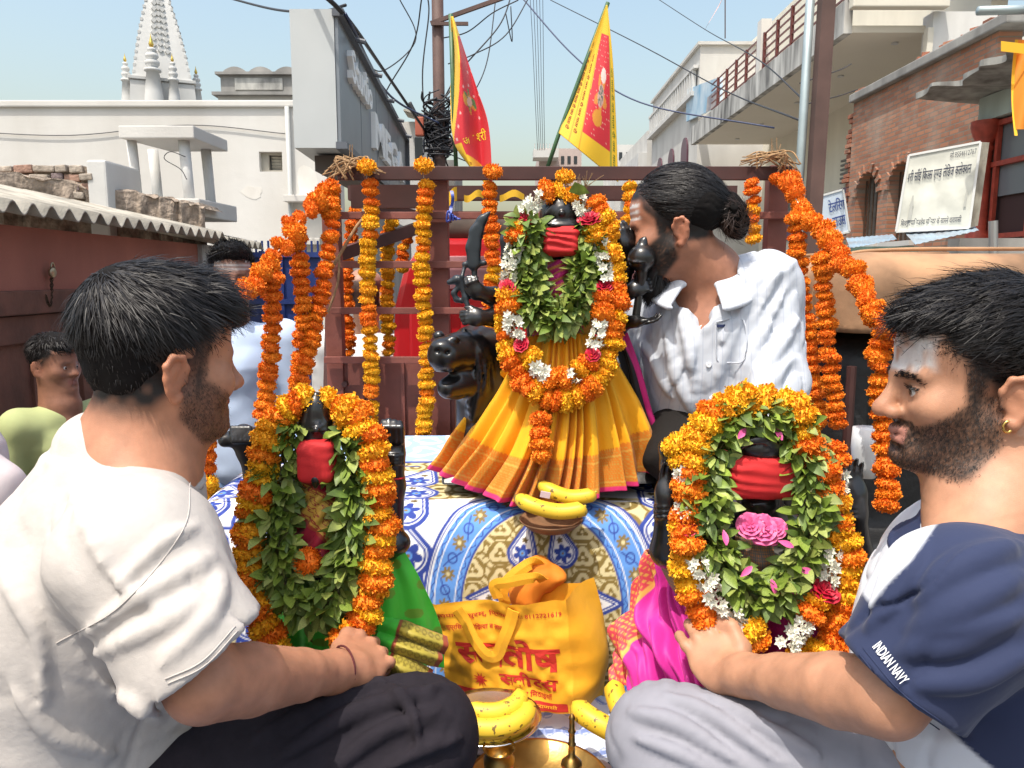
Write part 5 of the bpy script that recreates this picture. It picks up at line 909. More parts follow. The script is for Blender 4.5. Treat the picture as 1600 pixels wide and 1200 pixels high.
# ---------------------------------------------------------------- man in navy and white polo
def man_polo():
    th = thing('person', 'bearded man in navy and white polo shirt sitting in profile before the right idol', 'person', (.62, 1.0, 0))
    f = A3((-1, .10, -.06)); R = basis(f, roll=-.02); t = W(1514, 597, .96); sc = .905; skin = (.44, .222, .132)
    neck = W(1565, 790, .93)
    sh = W(1510, 945, .80); el = W(1385, 1090, .80); wr = W(1165, 1055, 1.02); ch = W(1580, 985, .95)
    S = SDF((.12, .50, .12), (.95, 1.30, 1.06), .0029)
    head(S, R, t, sc, neck, fat=1.0, neck_r=.059)
    S.ell(ch, (.14, .17, .15), k=.03); S.cap(neck, ch, .07, .1, .05); S.cap(neck, sh+A3((0, .03, 0)), .05, .06, .05)
    S.chain([sh, el], [.055, .043], .04); S.chain([el, el+(wr-el)*.30, el+(wr-el)*.7, wr], [.044, .0435, .035, .027], .006)
    hp = W(1118, 1028, 1.08)
    hand(S, wr, hp, W(1090, 975, 1.13)-hp, A3((-.25, -.80, .5)), A3((.9, -.2, .35)), 1.0, curl=(.35, .55, .45), thumb=((.042, -.004, .0), (.044, .030, .006), (.032, .056, .004)), frad=.98, k=.004, spread=.12)
    S.chain([ch-A3((0, 0, .1)), A3((.6, .95, .12))], [.14, .15], .05)
    def fade(P):
        x, y, z = P.T; line = -.03+np.clip(y+.03, 0, .2)*.95
        h = sstep(-.02, .02, z-line)*(1-sstep(.045, .062, y)*sstep(.098, .075, z)); side = (np.abs(x) > .045)*sstep(.012, -.004, np.abs(y-.022))*sstep(-.05, -.02, z)*.95
        return np.maximum(h*(y < .085), side)
    def mark(P):
        x, y, z = P.T; return .85*(y > .05)*sstep(.008, 0, np.abs(z-.050)-.022)*sstep(.012, 0, np.abs(x)-.05)*np.clip(.7+.9*vnoise(P, 90, 5), 0, 1)
    bo = put('body', S.mesh('body', lambda V: skin_cols(V, R, t, sc, skin, .80, fade, mark, (.36, .15, .12))), SKIN, th); eyes(R, t, sc, th); stubble('stubble', bo, R, t, sc, 9000, .0034, bo, 3, .00024); stubble('eyelashes', bo, R, t, sc, 160, .006, bo, 8, .0004, lambda P: 1.0*(np.abs(P[:, 2]-.0015) < .0022)*(np.abs(np.abs(P[:, 0])-.0315) < .014)*(P[:, 1] > .07), (.3, 1, .1)); stubble('eyebrow', bo, R, t, sc, 420, .007, bo, 4, .0005, brow_mask, (1, -.2, .25))
    MB().tube([R @ (A3((-.084, -.010, -.046))*sc+A3((0, math.cos(a)*.005, math.sin(a)*.0065)))+t for a in np.linspace(0, 6.283, 16)], .0017, 6, False).put('earring', mat('gold', (.75, .5, .15), .25, 1.0), th, True)
    H = SDF(t-.18, t+A3((.18, .18, .21)), .004); H.frame(R, t, sc)
    H.ell((0, -.022, .062), (.084, .106, .088), k=.0); H.ell((0, .046, .096), (.058, .040, .032), k=.03); H.ell((0, -.07, .03), (.07, .052, .07), k=.03)
    H.box((0, .120, -.01), (.12, .08, .084), .02, k=.012, op='sub'); H.box((0, -.02, -.115), (.13, .2, .09), .03, rot('X', -.12), k=.02, op='sub')
    for s in (-1, 1): H.ell((s*.090, -.014, -.018), (.022, .028, .036), k=.012, op='sub')
    H.frame()
    H.disp(lambda P: .004*vnoise(P, 60, 11)+.0015*vnoise(P, 160, 2))
    hair = put('hair', H.mesh('hair'), HAIRB, th)
    rt = mesh_roots(hair, R, t, sc, 13000, None, 13)
    P = rt[0]; d = np.tile(A3((0, .75, .15)), (len(P), 1))+np.stack([P[:, 0]*5, 0*P[:, 0], -np.abs(P[:, 0])*3], 1)
    strands('hair_locks', R, t, sc, rt, d, .008+.034*sstep(.01, .10, P[:, 2]), .0007, .08+.22*sstep(.08, .13, P[:, 2])[:, None], 4, hair, seed=5)
    # polo
    T = SDF((.25, .50, .06), (1.05, 1.28, .80), .0042)
    T.ell(ch, (.165, .20, .17), k=.0); T.ell(W(1560, 1080, .97), (.17, .2, .18), k=.08); T.ell(W(1590, 1200, .98), (.18, .2, .18), k=.08)
    T.cap(neck+A3((0, 0, -.05)), ch, .08, .11, .06); T.cap(neck+A3((0, -.03, -.055)), sh+A3((0, .02, .0)), .055, .070, .06); T.cap(neck+A3((0, .03, -.05)), ch+A3((0, .2, .02)), .06, .075, .05)
    T.ell(sh, .072, k=.05); ax = (el-sh); cuff = sh+ax*.84; T.cap(sh, cuff, .073, .079, .045)
    T.box(cuff+ax/np.linalg.norm(ax)*.052, (.12, .12, .05), .004, basis((0, 1, 0), ax), k=.004, op='sub')
    T.cap(neck+A3((-.02, 0, .075)), neck+A3((-.012, 0, -.03)), .070, .066, .006, 'sub')
    for uv, r in (([(1590, 850), (1500, 890), (1440, 940)], .010), ([(1595, 900), (1500, 950), (1430, 990)], .010), ([(1590, 960), (1490, 1000), (1410, 1020)], .009), ([(1600, 1020), (1520, 1060), (1440, 1070)], .009),
                  ([(1400, 860), (1390, 920), (1360, 980)], .008), ([(1440, 830), (1420, 900), (1380, 960)], .007)):
        T.fold(uv, r, .55, 1.3)
    T.disp(lambda P: .0035*vnoise(P, 9, 23)+.002*vnoise(P, 24, 24)+crease(P, (.85, .1, .45), 18, .005, 13)+crease(P, (.3, .1, .9), 13, .004, 19))
    navy, white = A3((.014, .023, .068)), A3((.60, .62, .66))
    # the sleeve and yoke are navy, the chest and lower side white
    sa, sb = T.hit(1466, 815, .5, 1.2), T.hit(1346, 985, .5, 1.2); sn = np.cross(sb-sa, (sa+sb)/2-CAM); sn /= np.linalg.norm(sn); sn = sn if sn[0] < 0 else -sn   # seam from collar to armpit
    def cc(V):
        ua = (el-sh)/np.linalg.norm(el-sh); al = (V-sh) @ ua; rad = np.linalg.norm((V-sh)-al[:, None]*ua, axis=1); soft = lambda d: np.clip(.5+d/.004, 0, 1)
        chest = soft((V-sa) @ sn-.006*np.sin(np.clip((V[:, 2]-sb[2])/(sa[2]-sb[2]), 0, 1)*math.pi))*soft(np.maximum(rad-.088, .06-al)); low = soft(np.minimum(rad-.09, W(1535, 1150, .9)[0]-V[:, 0]))*soft(al-.13)
        return lerp3(np.tile(navy, (len(V), 1)), white, np.maximum(chest, low))
    T_ = put('polo_shirt', T.mesh('polo_shirt', cc), mat('polo_knit', (1, 1, 1), .85, attr=True, bump=(1300, .18, .001), bump2=(50, .06, .01), sheen=.1), th)
    col = SDF(neck-.16, neck+.16, .003); c0 = neck+A3((-.006, 0, -.022))
    ring = [c0+A3((math.cos(a)*.076, math.sin(a)*.076, .016+.020*math.cos(a))) for a in np.linspace(.0, 2*math.pi, 80)]
    for i in range(79):
        o1 = (ring[i]-c0)*A3((.50, .50, 0))+A3((0, 0, -.040)); col.cap(ring[i], ring[i]+o1, .0055, .004, .006); col.cap(ring[i], ring[i+1], .006, .006, .006); col.cap(ring[i]+o1, ring[i+1]+o1*1.0, .004, .004, .006)
    put('collar', col.mesh('collar'), mat('navy_knit', tuple(navy), .85, bump=(1300, .18, .001)), T_)
    # trousers
    L = SDF((.08, .55, -.02), (.95, 1.5, .42), .0055); hip = A3((.60, .93, .14)); kn = W(1040, 1160, 1.05)
    L.chain([hip, (hip+kn)/2+A3((0, 0, .015)), kn], [.14, .112, .080], .05); L.chain([kn, A3((.26, .86, .06)), A3((.40, .78, .05))], [.078, .07, .05], .04)
    L.chain([hip+A3((0, .1, 0)), A3((.34, 1.34, .13))], [.12, .08], .05)
    for uv, r in (([(985, 1110), (1060, 1130), (1160, 1190)], .009), ([(1040, 1085), (1120, 1120), (1220, 1190)], .009), ([(1100, 1085), (1190, 1130), (1280, 1180)], .009), ([(990, 1150), (1050, 1170), (1110, 1200)], .007)):
        L.fold(uv, r*1.1, .55, 1.4, depth=-.004, k=r*1.1)
    L.disp(lambda P: .003*vnoise(P, 10, 28)+crease(P, kn-hip, 17, .006, 26)+crease(P, (.2, .9, -.3), 24, .0035, 36))
    put('trousers', L.mesh('trousers'), mat('grey_cotton', (.235, .235, .27), .85, var=(40, .06), bump=(1200, .12, .001)), th)
    nk_ = MATS['navy_knit']
    for uv in ([(1342, 1022), (1400, 1090), (1468, 1140)], [(1348, 1012), (1406, 1080), (1474, 1130)]): seam(T, uv, .5, 1.2, nk_, T_)
    # sleeve lettering, laid on the sleeve surface
    wht = mat('white_print', (.85, .85, .85), .7)
    a0, a1 = A3((1360, 1010)), A3((1405, 1070)); dx = (a1-a0); nx = A3((dx[1], -dx[0])); nx = nx/np.linalg.norm(nx)*17
    def onsleeve(s, q):
        u, v = a0+dx*s+nx*q; h = T.hit(u, v, .5, 1.2); h = W(u, v, .8) if h is None else h; return h-A3((0, .0035, -.001))
    lettering('lettering', 'INDIAN NAVY', onsleeve, wht, T_, (0, 0, 1, 1), .012)
man_polo()
# ---------------------------------------------------------------- man in white shirt by the central idol
def man_shirt():
    th = thing('person', 'bearded man with a hair bun in a white striped shirt leaning to the central idol', 'person', (.42, 1.85, 0))
    f = A3((-.95, .22, -.16)); R = basis(f, roll=-.05); t = W(1050, 355, 1.70); sc = .885; skin = (.37, .165, .10)
    neck = W(1106, 432, 1.74); ch = W(1130, 540, 1.76); sh = W(1197, 446, 1.72); el = W(1212, 600, 1.64); wr = W(1180, 740, 1.50); rsh = W(1030, 500, 1.88); rel = W(985, 545, 1.96)
    S = SDF((-.02, 1.2, .25), (.85, 2.2, 1.25), .0042)
    head(S, R, t, sc, neck, 1.0, .058); S.ell(ch, (.15, .10, .15), k=.03); S.cap(neck, ch, .07, .1, .05); S.chain([sh, el, wr], [.05, .045, .032], .04); S.cap(neck-A3((0, 0, .03)), sh-A3((0, 0, .02)), .03, .04, .03); S.cap(neck-A3((0, 0, .03)), rsh-A3((0, 0, .02)), .03, .04, .03)
    S.chain([rsh, rel], [.06, .05], .04); S.cap(ch, W(1120, 700, 1.8), .13, .14, .05)
    hp = wr+A3((-.03, -.03, -.06)); hand(S, wr, hp, A3((-.3, -.4, -.8)), A3((.3, -.8, .4)), A3((-1, 0, 0)), .95)
    def fade(P):
        x, y, z = P.T; line = -.04+np.clip(y+.03, 0, .2)*1.0; h = sstep(-.008, .008, z-line)*(1-sstep(.055, .07, y)*sstep(.085, .065, z)); side = (np.abs(x) > .045)*sstep(.012, -.004, np.abs(y-.022))*sstep(-.05, -.02, z)
        return np.maximum(h*(y < .088), side)
    def mark(P):
        x, y, z = P.T; return (y > .045)*sstep(.004, 0, np.abs(z-.052)-.020)*(.55+.45*np.sign(np.sin(z*420)))*sstep(.01, 0, np.abs(x)-.05)
    put('body', S.mesh('body', lambda V: skin_cols(V, R, t, sc, skin, 1.0, fade, mark)), SKIN, th)
    H = SDF(t-.3, t+A3((.3, .2, .22)), .004); H.frame(R, t, sc)
    H.ell((0, -.020, .056), (.083, .106, .084), k=.0); H.ell((0, -.075, .03), (.068, .05, .06), k=.03)
    H.box((0, .115, -.02), (.12, .08, .086), .02, k=.012, op='sub'); H.box((0, -.03, -.13), (.13, .2, .095), .03, k=.02, op='sub')
    for s in (-1, 1): H.ell((s*.090, -.014, -.018), (.022, .028, .036), k=.012, op='sub')
    H.disp(lambda P: .0012*np.sin(vnoise(P, 30, 5)*9+P[:, 2]*500))
    H.cap((0, -.105, .02), (0, -.125, .012), .028, .023, .01); H.ell((.0, -.142, .008), (.038, .034, .046), k=.01); H.ell((.01, -.148, -.02), (.026, .026, .034), k=.02); H.frame()
    H.disp(lambda P: np.where(((P-t) @ (R[:, 1])) < -.12, .005*np.sin(vnoise(P, 24, 9)*14), 0))
    hair = put('hair', H.mesh('hair'), HAIRB, th)
    rt = mesh_roots(hair, R, t, sc, 5000, lambda P: P[:, 1] > -.11, 23); P = rt[0]
    strands('hair_locks', R, t, sc, rt, A3((0, -.155, .02))-P, .07, .0008, .03, 4, hair, curl=.05, seed=9)
    g = np.random.default_rng(4); v = g.normal(0, 1, (900, 3)); v /= np.linalg.norm(v, axis=1)[:, None]; q = A3((0, -.145, -.002))+v*A3((.037, .034, .048))
    strands('bun_locks', R, t, sc, (q, v), np.cross(v, A3((1, .2, .1))), .035, .0007, .08, 5, hair, mat('bun_hair', (.03, .014, .009), .5), curl=.5, seed=3)
    bt = SDF(t-.2, t+.2, .0035); bt.frame(R, t, sc)                  # beard
    for s in (-1, 1): bt.cap((s*.058, .008, -.05), (s*.02, .072, -.108), .016, .024, .02)
    bt.ell((0, .075, -.125), (.034, .032, .036), k=.03); bt.ell((0, .055, -.15), (.024, .024, .028), k=.03); bt.ell((0, .1, -.06), (.03, .012, .008), k=.0); bt.frame(); bt.disp(lambda P: .004*vnoise(P, 70, 3)+.002*vnoise(P, 190, 4))
    be = put('beard', bt.mesh('beard'), HAIRM, th)
    P = g.normal(0, 1, (1500, 3)); P /= np.linalg.norm(P, axis=1)[:, None]; P = P[P[:, 2] < .3]; q = A3((0, .066, -.118))+P*A3((.046, .05, .05))
    strands('beard_locks', R, t, sc, (q, P), P*.6+A3((0, .3, -1)), .028, .0007, .2, 3, be, curl=.3, seed=12)
    T = SDF((-.02, 1.2, .22), (.85, 2.2, 1.12), .0050)
    T.ell(ch, (.175, .12, .17), k=.0); T.cap(ch, W(1130, 620, 1.80), .14, .15, .08); T.cap(W(1110, 600, 1.80), W(1150, 650, 1.84), .14, .16, .08)
    T.cap(neck+A3((0, 0, -.04)), ch, .07, .11, .06); T.cap(neck+A3((.02, 0, -.03)), sh, .052, .066, .05); T.cap(neck+A3((-.02, .02, -.03)), rsh, .05, .075, .05)
    T.chain([sh, el, wr+A3((0, 0, .05))], [.066, .060, .048], .05); T.chain([rsh, rel, W(955, 560, 1.98)], [.075, .06, .05], .04)
    T.cap(neck+A3((-.01, -.03, .09)), neck+A3((-.02, -.05, -.02)), .072, .066, .006, 'sub')
    vs = [W(1085, 470, 1.6), W(1100, 520, 1.6)]; T.cap(W(1085, 440, 1.62), W(1102, 505, 1.645), .045, .012, .012, 'sub')
    for uv, r in (([(1190, 430), (1140, 520), (1120, 600)], .010), ([(1230, 450), (1180, 540), (1150, 620)], .010), ([(1245, 500), (1200, 570), (1170, 620)], .011), ([(1240, 560), (1200, 600), (1160, 630)], .010), ([(1060, 480), (1080, 560), (1090, 640)], .008),
                  ([(1040, 520), (1060, 590), (1085, 650)], .009), ([(1250, 400), (1210, 440), (1180, 500)], .009), ([(1000, 530), (1020, 560), (1050, 620)], .008)):
        T.fold(uv, r, 1.3, 2.1)
    T.disp(lambda P: .005*vnoise(P, 9, 33)+.003*vnoise(P, 20, 34)+crease(P, (.35, .1, .9), 17, .007, 22)+crease(P, (.8, .2, .5), 22, .004, 29))
    sm = mat('striped_shirting', (.74, .77, .83), .8, bump=(1200, .1, .001), bump2=(50, .08, .01)); tt = sm.node_tree
    wv = tt.nodes.new('ShaderNodeTexWave'); wv.inputs['Scale'].default_value = 17; wv.inputs['Distortion'].default_value = .6; tcn = tt.nodes.new('ShaderNodeTexCoord'); tt.links.new(tcn.outputs['Object'], wv.inputs['Vector'])
    cr = tt.nodes.new('ShaderNodeValToRGB'); cr.color_ramp.elements[0].position = .0; cr.color_ramp.elements[0].color = (.40, .43, .50, 1); cr.color_ramp.elements[1].position = .05; cr.color_ramp.elements[1].color = (.48, .505, .555, 1)
    tt.links.new(wv.outputs['Fac'], cr.inputs[0]); tt.links.new(cr.outputs[0], tt.nodes['Principled BSDF'].inputs['Base Color'])
    sho = put('shirt', T.mesh('shirt'), sm, th)
    C = SDF(neck-A3((.16, .2, .16)), neck+.16, .0032)
    c0 = neck+A3((-.012, -.018, -.012)); op_ = math.radians(250); ring = [c0+A3((math.cos(a)*.078, math.sin(a)*.078, .018-.026*math.cos(a-op_))) for a in np.linspace(op_+.45, op_+2*math.pi-.45, 80)]
    for i in range(79):
        o1 = (ring[i]-c0)*A3((.45, .45, 0))+A3((0, 0, -.036)); o2 = (ring[i+1]-c0)*A3((.45, .45, 0))+A3((0, 0, -.036)); e = 1+.35*max(0, abs(i-39.5)-25)/14
        C.cap(ring[i], ring[i]+o1*e, .005, .004, .006); C.cap(ring[i], ring[i+1], .005, .005, .006); C.cap(ring[i]+o1*e, ring[i+1]+o2*e, .004, .004, .006)
    def flap(uv, Y): P = [T.hit(a, b, 1.3, 2.1) for a, b in uv]; return [p if p is not None else W(a, b, Y) for p, (a, b) in zip(P, uv)]
    put('collar', C.mesh('collar'), sm, sho)
    bt_m = mat('shirt_button', (.8, .8, .82), .3)
    for u, v in ((1096, 512), (1107, 570), (1112, 622)):
        p = T.hit(u, v, 1.3, 2.1)
        if p is not None: MB().lathe(p-A3((0, .003, 0)), [(.0001, -.002), (.006, -.002), (.006, .001), (.004, .001), (.0001, 0)], 14, rot('X', math.pi/2)).put('button', bt_m, sho, True)
    pk = [(1118, 503), (1161, 500), (1163, 560), (1140, 566), (1120, 562)]; P = flap(pk, 1.62); P = [p-A3((0, .003, 0)) for p in P]
    for a, b in zip(P, P[1:]+P[:1]): pass
    MB().tube(catmull(P+[P[0]], 4), .0016, 5, False).put('pocket_seam', sm, sho, True)
    MB().box(flap([(1126, 509)], 1.6)[0]-A3((0, .003, 0)), (.016, .003, .006)).put('pocket_tab', mat('navy_thread', (.02, .03, .09), .8), sho)
    L = SDF((.1, 1.3, -.02), (.8, 2.25, .62), .006)
    L.chain([W(1150, 695, 1.86), W(1078, 682, 1.73), W(1048, 715, 1.65)], [.12, .085, .06], .05); L.chain([W(1160, 690, 1.9), A3((.62, 1.6, .42))], [.13, .09], .05); L.cap(W(1060, 740, 1.72), A3((.40, 1.85, .30)), .06, .06, .04); L.ell(A3((.5, 1.9, .3)), (.2, .2, .28), k=.05)
    L.disp(lambda P: .003*vnoise(P, 12, 38)+wrinkle(P, 20, .004, (.2, .6, .8), 31))
    put('trousers', L.mesh('trousers'), mat('charcoal_cloth', (.016, .014, .013), .9, spec=.15, bump=(1200, .12, .001), bump2=(60, .2, .01)), th)
man_shirt()
# ================================================================ flowers, leaves, garlands
def fib(n): i = np.arange(n)+.5; ph = np.arccos(1-2*i/n); th = math.pi*(1+5**.5)*i; return np.stack([np.cos(th)*np.sin(ph), np.sin(th)*np.sin(ph), np.cos(ph)], 1)
def marigold_mesh(name, seed, material, n=420, flat=.50):
    g = np.random.default_rng(seed); m = MB(); b = bmesh.new(); bmesh.ops.create_icosphere(b, subdivisions=2, radius=1); V = np.array([v.co[:] for v in b.verts]); F = [[v.index for v in f.verts] for f in b.faces]; b.free()
    m.add(V*A3((.86, .86, flat*.86))*(1+.07*vnoise(V, 3, seed))[:, None], F)
    for d in fib(n):
        d = d+g.normal(0, .12, 3); d /= np.linalg.norm(d); p = d*A3((.80, .80, flat*.82)); o = d*A3((1, 1, .75)); o /= np.linalg.norm(o); s = np.cross(o, g.normal(0, 1, 3)); s /= np.linalg.norm(s); L = .165*(.6+.7*g.random()); w = .062*(.7+.6*g.random()); t = g.normal(0, .05, 3); nn = np.cross(o, s)
        q0, q1, q2 = p, p+o*L*.6+t*.4, p+o*L+t; V = [q0-s*w*.5, q0+s*w*.5, q1-s*w-nn*.03, q1+nn*.035, q1+s*w-nn*.03, q2-s*w*1.1+nn*.03, q2-nn*.03, q2+s*w*1.1+nn*.04]
        m.add(V, [(0, 1, 3), (0, 3, 2), (1, 4, 3), (2, 3, 6, 5), (3, 4, 7, 6)])
    me = m.mesh(name, True); me.materials.append(material); return me
def petal_mat(n, c, c2): return mat(n, c, .7, var=(55, .85, 3), col2=c2, sss=.0)
FL = {'O': [marigold_mesh('marigold', i, petal_mat('marigold_orange%d' % (i % 2), ((.90, .23, .004), (.92, .29, .006))[i % 2], ((.82, .16, .003), (.88, .22, .004))[i % 2])) for i in range(4)],
      'Y': [marigold_mesh('marigold', 10+i, petal_mat('marigold_yellow%d' % (i % 2), ((.90, .53, .010), (.90, .46, .008))[i % 2], ((.90, .40, .006), (.90, .34, .005))[i % 2])) for i in range(4)]}
def blossom_mesh():
    m = MB(); g = np.random.default_rng(3)
    for r, k, up in ((1.0, 6, .35), (.65, 5, .8)):
        for i in range(k):
            a = 6.283*i/k+up; d = A3((math.cos(a), math.sin(a), up)); d /= np.linalg.norm(d); s = A3((-math.sin(a), math.cos(a), 0))*.30*r; z = A3((0, 0, .12))
            m.add([A3((0, 0, 0)), d*.5*r-s, d*.55*r-z, d*.5*r+s, d*r+z*g.random()], [(0, 1, 2), (0, 2, 3), (1, 4, 2), (2, 4, 3)])
    m.lathe((0, 0, -.6), [(.05, 0), (.12, .3), (.2, .6)], 6); me = m.mesh('blossom', True); me.materials.append(mat('tuberose_white', (.80, .78, .66), .55, sss=.1, var=(40, .15))); return me
def rose_mesh(name, col, col2):
    m = MB(); g = np.random.default_rng(6)
    for L, (r, k, up) in enumerate(((1, 7, .15), (.8, 6, .5), (.55, 5, .9), (.32, 4, 1.6))):
        for i in range(k):
            a = 6.283*i/k+L*.7; c, s = math.cos(a), math.sin(a); P = []
            for bb in range(4):
                for aa in range(5):
                    q = (aa/4-.5)*1.25*(.5+.5*min(1, bb/1.5)); rr = r*bb/3; P.append((math.cos(a+q)*rr, math.sin(a+q)*rr, up*rr*.6+.10*math.sin(aa*2.2+i)*bb/3+.05*L))
            m.add(P, [(y*5+x, y*5+x+1, y*5+x+6, y*5+x+5) for y in range(3) for x in range(4)])
    me = m.mesh(name, True); me.materials.append(mat(name+'_petal', col, .5, var=(30, .6), col2=col2)); return me
def leaf_mesh(name, c, curl, fold):
    V = []; F = []; n = 5
    for i in range(n+1):
        t = i/n; w = .235*math.sin(math.pi*min(1, t*.93+.05))**.9*(1-.2*t); z = -curl*t*t
        V += [(-w, t, z+fold*w), (0, t, z), (w, t, z+fold*w)]
    F = [(i*3+j, i*3+j+1, i*3+j+4, i*3+j+3) for i in range(n) for j in (0, 1)]
    me = mesh_np(name, V, F); m_ = mat(name+str(c), c, .5, var=(45, .55), spec=.4); me.materials.append(m_); return me
WB = blossom_mesh(); RS = rose_mesh('rose', (.50, .008, .035), (.30, .003, .02)); PR = rose_mesh('pink_rose', (.72, .12, .30), (.58, .05, .20))
LF = [leaf_mesh('leaf', c, cu, fo) for c, cu, fo in (((.145, .215, .026), .25, .35), ((.20, .275, .040), -.15, .5), ((.10, .16, .026), .5, .2), ((.28, .33, .075), .2, .15))]
def at_dir(o, loc, axis, spin, sc):
    q = Vector(axis).to_track_quat('Z', 'Y') @ Euler((0, 0, spin)).to_quaternion(); M = Matrix.LocRotScale(Vector(loc), q, Vector(sc if not np.isscalar(sc) else (sc, sc, sc)))
    p = o.parent; o.matrix_parent_inverse = Matrix.Identity(4); o.matrix_local = (Matrix.Translation(-p.location) if p.type == 'EMPTY' else Matrix.Identity(4)) @ M
def resample(P, step):
    P = np.array(P); d = np.r_[0, np.cumsum(np.linalg.norm(np.diff(P, axis=0), axis=1))]; n = max(2, int(d[-1]/step)); s = np.linspace(0, d[-1], n+1)
    return np.stack([np.interp(s, d, P[:, k]) for k in range(3)], 1)
def garland(label, pts, seq, r, step=None, name='marigold_garland', group=None, jit=.12, smooth=True, parent=None, cat='garland', lump=0.0, seed=1):
    """seq: string cycled flower by flower (O, Y marigolds; W white blossoms; R rose; P pink rose; . gap), or a list of (fraction, letters)"""
    g = random.Random(seed*31+7); P = catmull(pts, 10) if smooth else pts; step = step or r*.94; Q = resample(P, step); n = len(Q)-1
    t = parent or thing(name, label, cat, Q[-1], group)
    def letter(i):
        if isinstance(seq, str): return seq[i % len(seq)]
        f = i/n
        for fr, L in seq:
            if f < fr: return L[i % len(L)]
        return seq[-1][1][i % len(seq[-1][1])]
    for i in range(n):
        c = (Q[i]+Q[i+1])/2; ax = Q[i+1]-Q[i]; ax = ax/np.linalg.norm(ax); L = letter(i); s = r*(1+g.uniform(-jit, jit)); j = A3([g.gauss(0, 1)*r*(.10+lump) for _ in range(3)])
        if L in 'OY':
            o = put('marigold', g.choice(FL[L]), parent=t); at_dir(o, c+j, ax+A3([g.gauss(0, .16+lump*.8) for _ in range(3)]), g.uniform(0, 6.28), (s, s, s*g.uniform(.95, 1.25)))
        elif L == 'W':
            for k in range(8):
                a = g.uniform(0, 6.283); d = np.cross(ax, A3((0, 1, .2))); d /= np.linalg.norm(d); e = np.cross(ax, d); rd_ = d*math.cos(a)+e*math.sin(a)
                o = put('white_blossom', WB, parent=t); at_dir(o, c+rd_*s*.45+A3((0, -r*.35, 0))+ax*g.uniform(-.4, .4)*step, rd_+A3((0, -.8, 0))+A3([g.gauss(0, .3) for _ in range(3)]), g.uniform(0, 6), s*.42)
        elif L in 'RP':
            o = put('rose', RS if L == 'R' else PR, parent=t); at_dir(o, c+A3((0, -r*.4, 0))+j*.5, A3((g.uniform(-.4, .4), -.7, .8)), g.uniform(0, 6), (s*.95, s*.7, s*.8))
    if parent is None: MB().tube([tuple(q) for q in Q], .0016, 4).put('thread', mat('cotton_thread', (.55, .5, .4), .9), t)
    return t
def leaf_garland(label, pts, rad, count, size, seed, Yfront=-1):
    g = np.random.default_rng(seed); Q = resample(catmull(pts, 10), .004); t = thing('leaf_garland', label, 'garland', Q[len(Q)//2]); n = len(Q); items = []
    tan = np.gradient(Q, axis=0); tan /= np.linalg.norm(tan, axis=1)[:, None]
    for k in range(count):
        i = g.integers(0, n); a = g.uniform(0, 6.283); ax = tan[i]; d = np.cross(ax, A3((0, 1, .15))); d /= np.linalg.norm(d); e = np.cross(ax, d); o_ = d*math.cos(a)+e*math.sin(a); rr = rad*math.sqrt(g.random()); p = Q[i]+o_*rr; p[1] = Q[i][1]+(p[1]-Q[i][1])*.55
        dr = o_*(.5+.6*g.random())+ax*g.normal(0, .6)+A3((0, -.35, -.30))+g.normal(0, .3, 3); nr = A3((-.2, -.75, .65))+o_*.35+g.normal(0, .35, 3); items.append((p[1]+(0 if rr > rad*.3 else .02), p, dr/np.linalg.norm(dr), nr, size*(.5+.95*g.random()), g.integers(0, 4)))
    items.sort(key=lambda q: q[0]); rest = {}
    for j, (_, p, y, nr, s, vi) in enumerate(items):
        x = np.cross(y, nr); x /= np.linalg.norm(x)+1e-9; z = np.cross(x, y); M = Matrix([[*(np.stack([x*s*1.15, y*s, z*s], 1)[r_]), p[r_]] for r_ in range(3)]+[[0, 0, 0, 1]])
        if j < 300:
            o = put('leaf', LF[vi], parent=t); o.matrix_parent_inverse = Matrix.Identity(4); o.matrix_local = Matrix.Translation(-t.location) @ M
        else:
            V = np.array([v.co[:] for v in LF[vi].vertices]) @ np.array(M.to_3x3()).T+p; rest.setdefault(vi, []).append(V)
    m = MB(); F = [list(q.vertices) for q in LF[0].polygons]; mi = []
    for vi in rest:
        for V in rest[vi]: m.add(V, F); mi += [vi]*len(F)
    if m.V:
        me = bpy.data.meshes.new('leaves'); me.from_pydata(m.V, [], m.F); me.update()
        for q in LF: me.materials.append(q.materials[0])
        me.polygons.foreach_set('material_index', np.array(mi, dtype=np.int32)); me.polygons.foreach_set('use_smooth', np.ones(len(mi), dtype=bool)); put('leaves', me, parent=t, kind='stuff')
    st_ = MB()
    for k in range(70): i = g.integers(0, n-12); q = [Q[i]+g.normal(0, rad*.35, 3), Q[i+6]+g.normal(0, rad*.3, 3), Q[i+11]+g.normal(0, rad*.4, 3)]; st_.tube(catmull(q, 3), .0013, 4)
    st_.put('stems', mat('leaf_stem', (.10, .10, .03), .7), t, kind='stuff'); return t
def mix(seed, n=60, bias=.5, run=2):
    g = random.Random(seed); s = ''
    while len(s) < n: s += ('O' if g.random() < bias else 'Y')*g.randint(1, run+1)
    return s
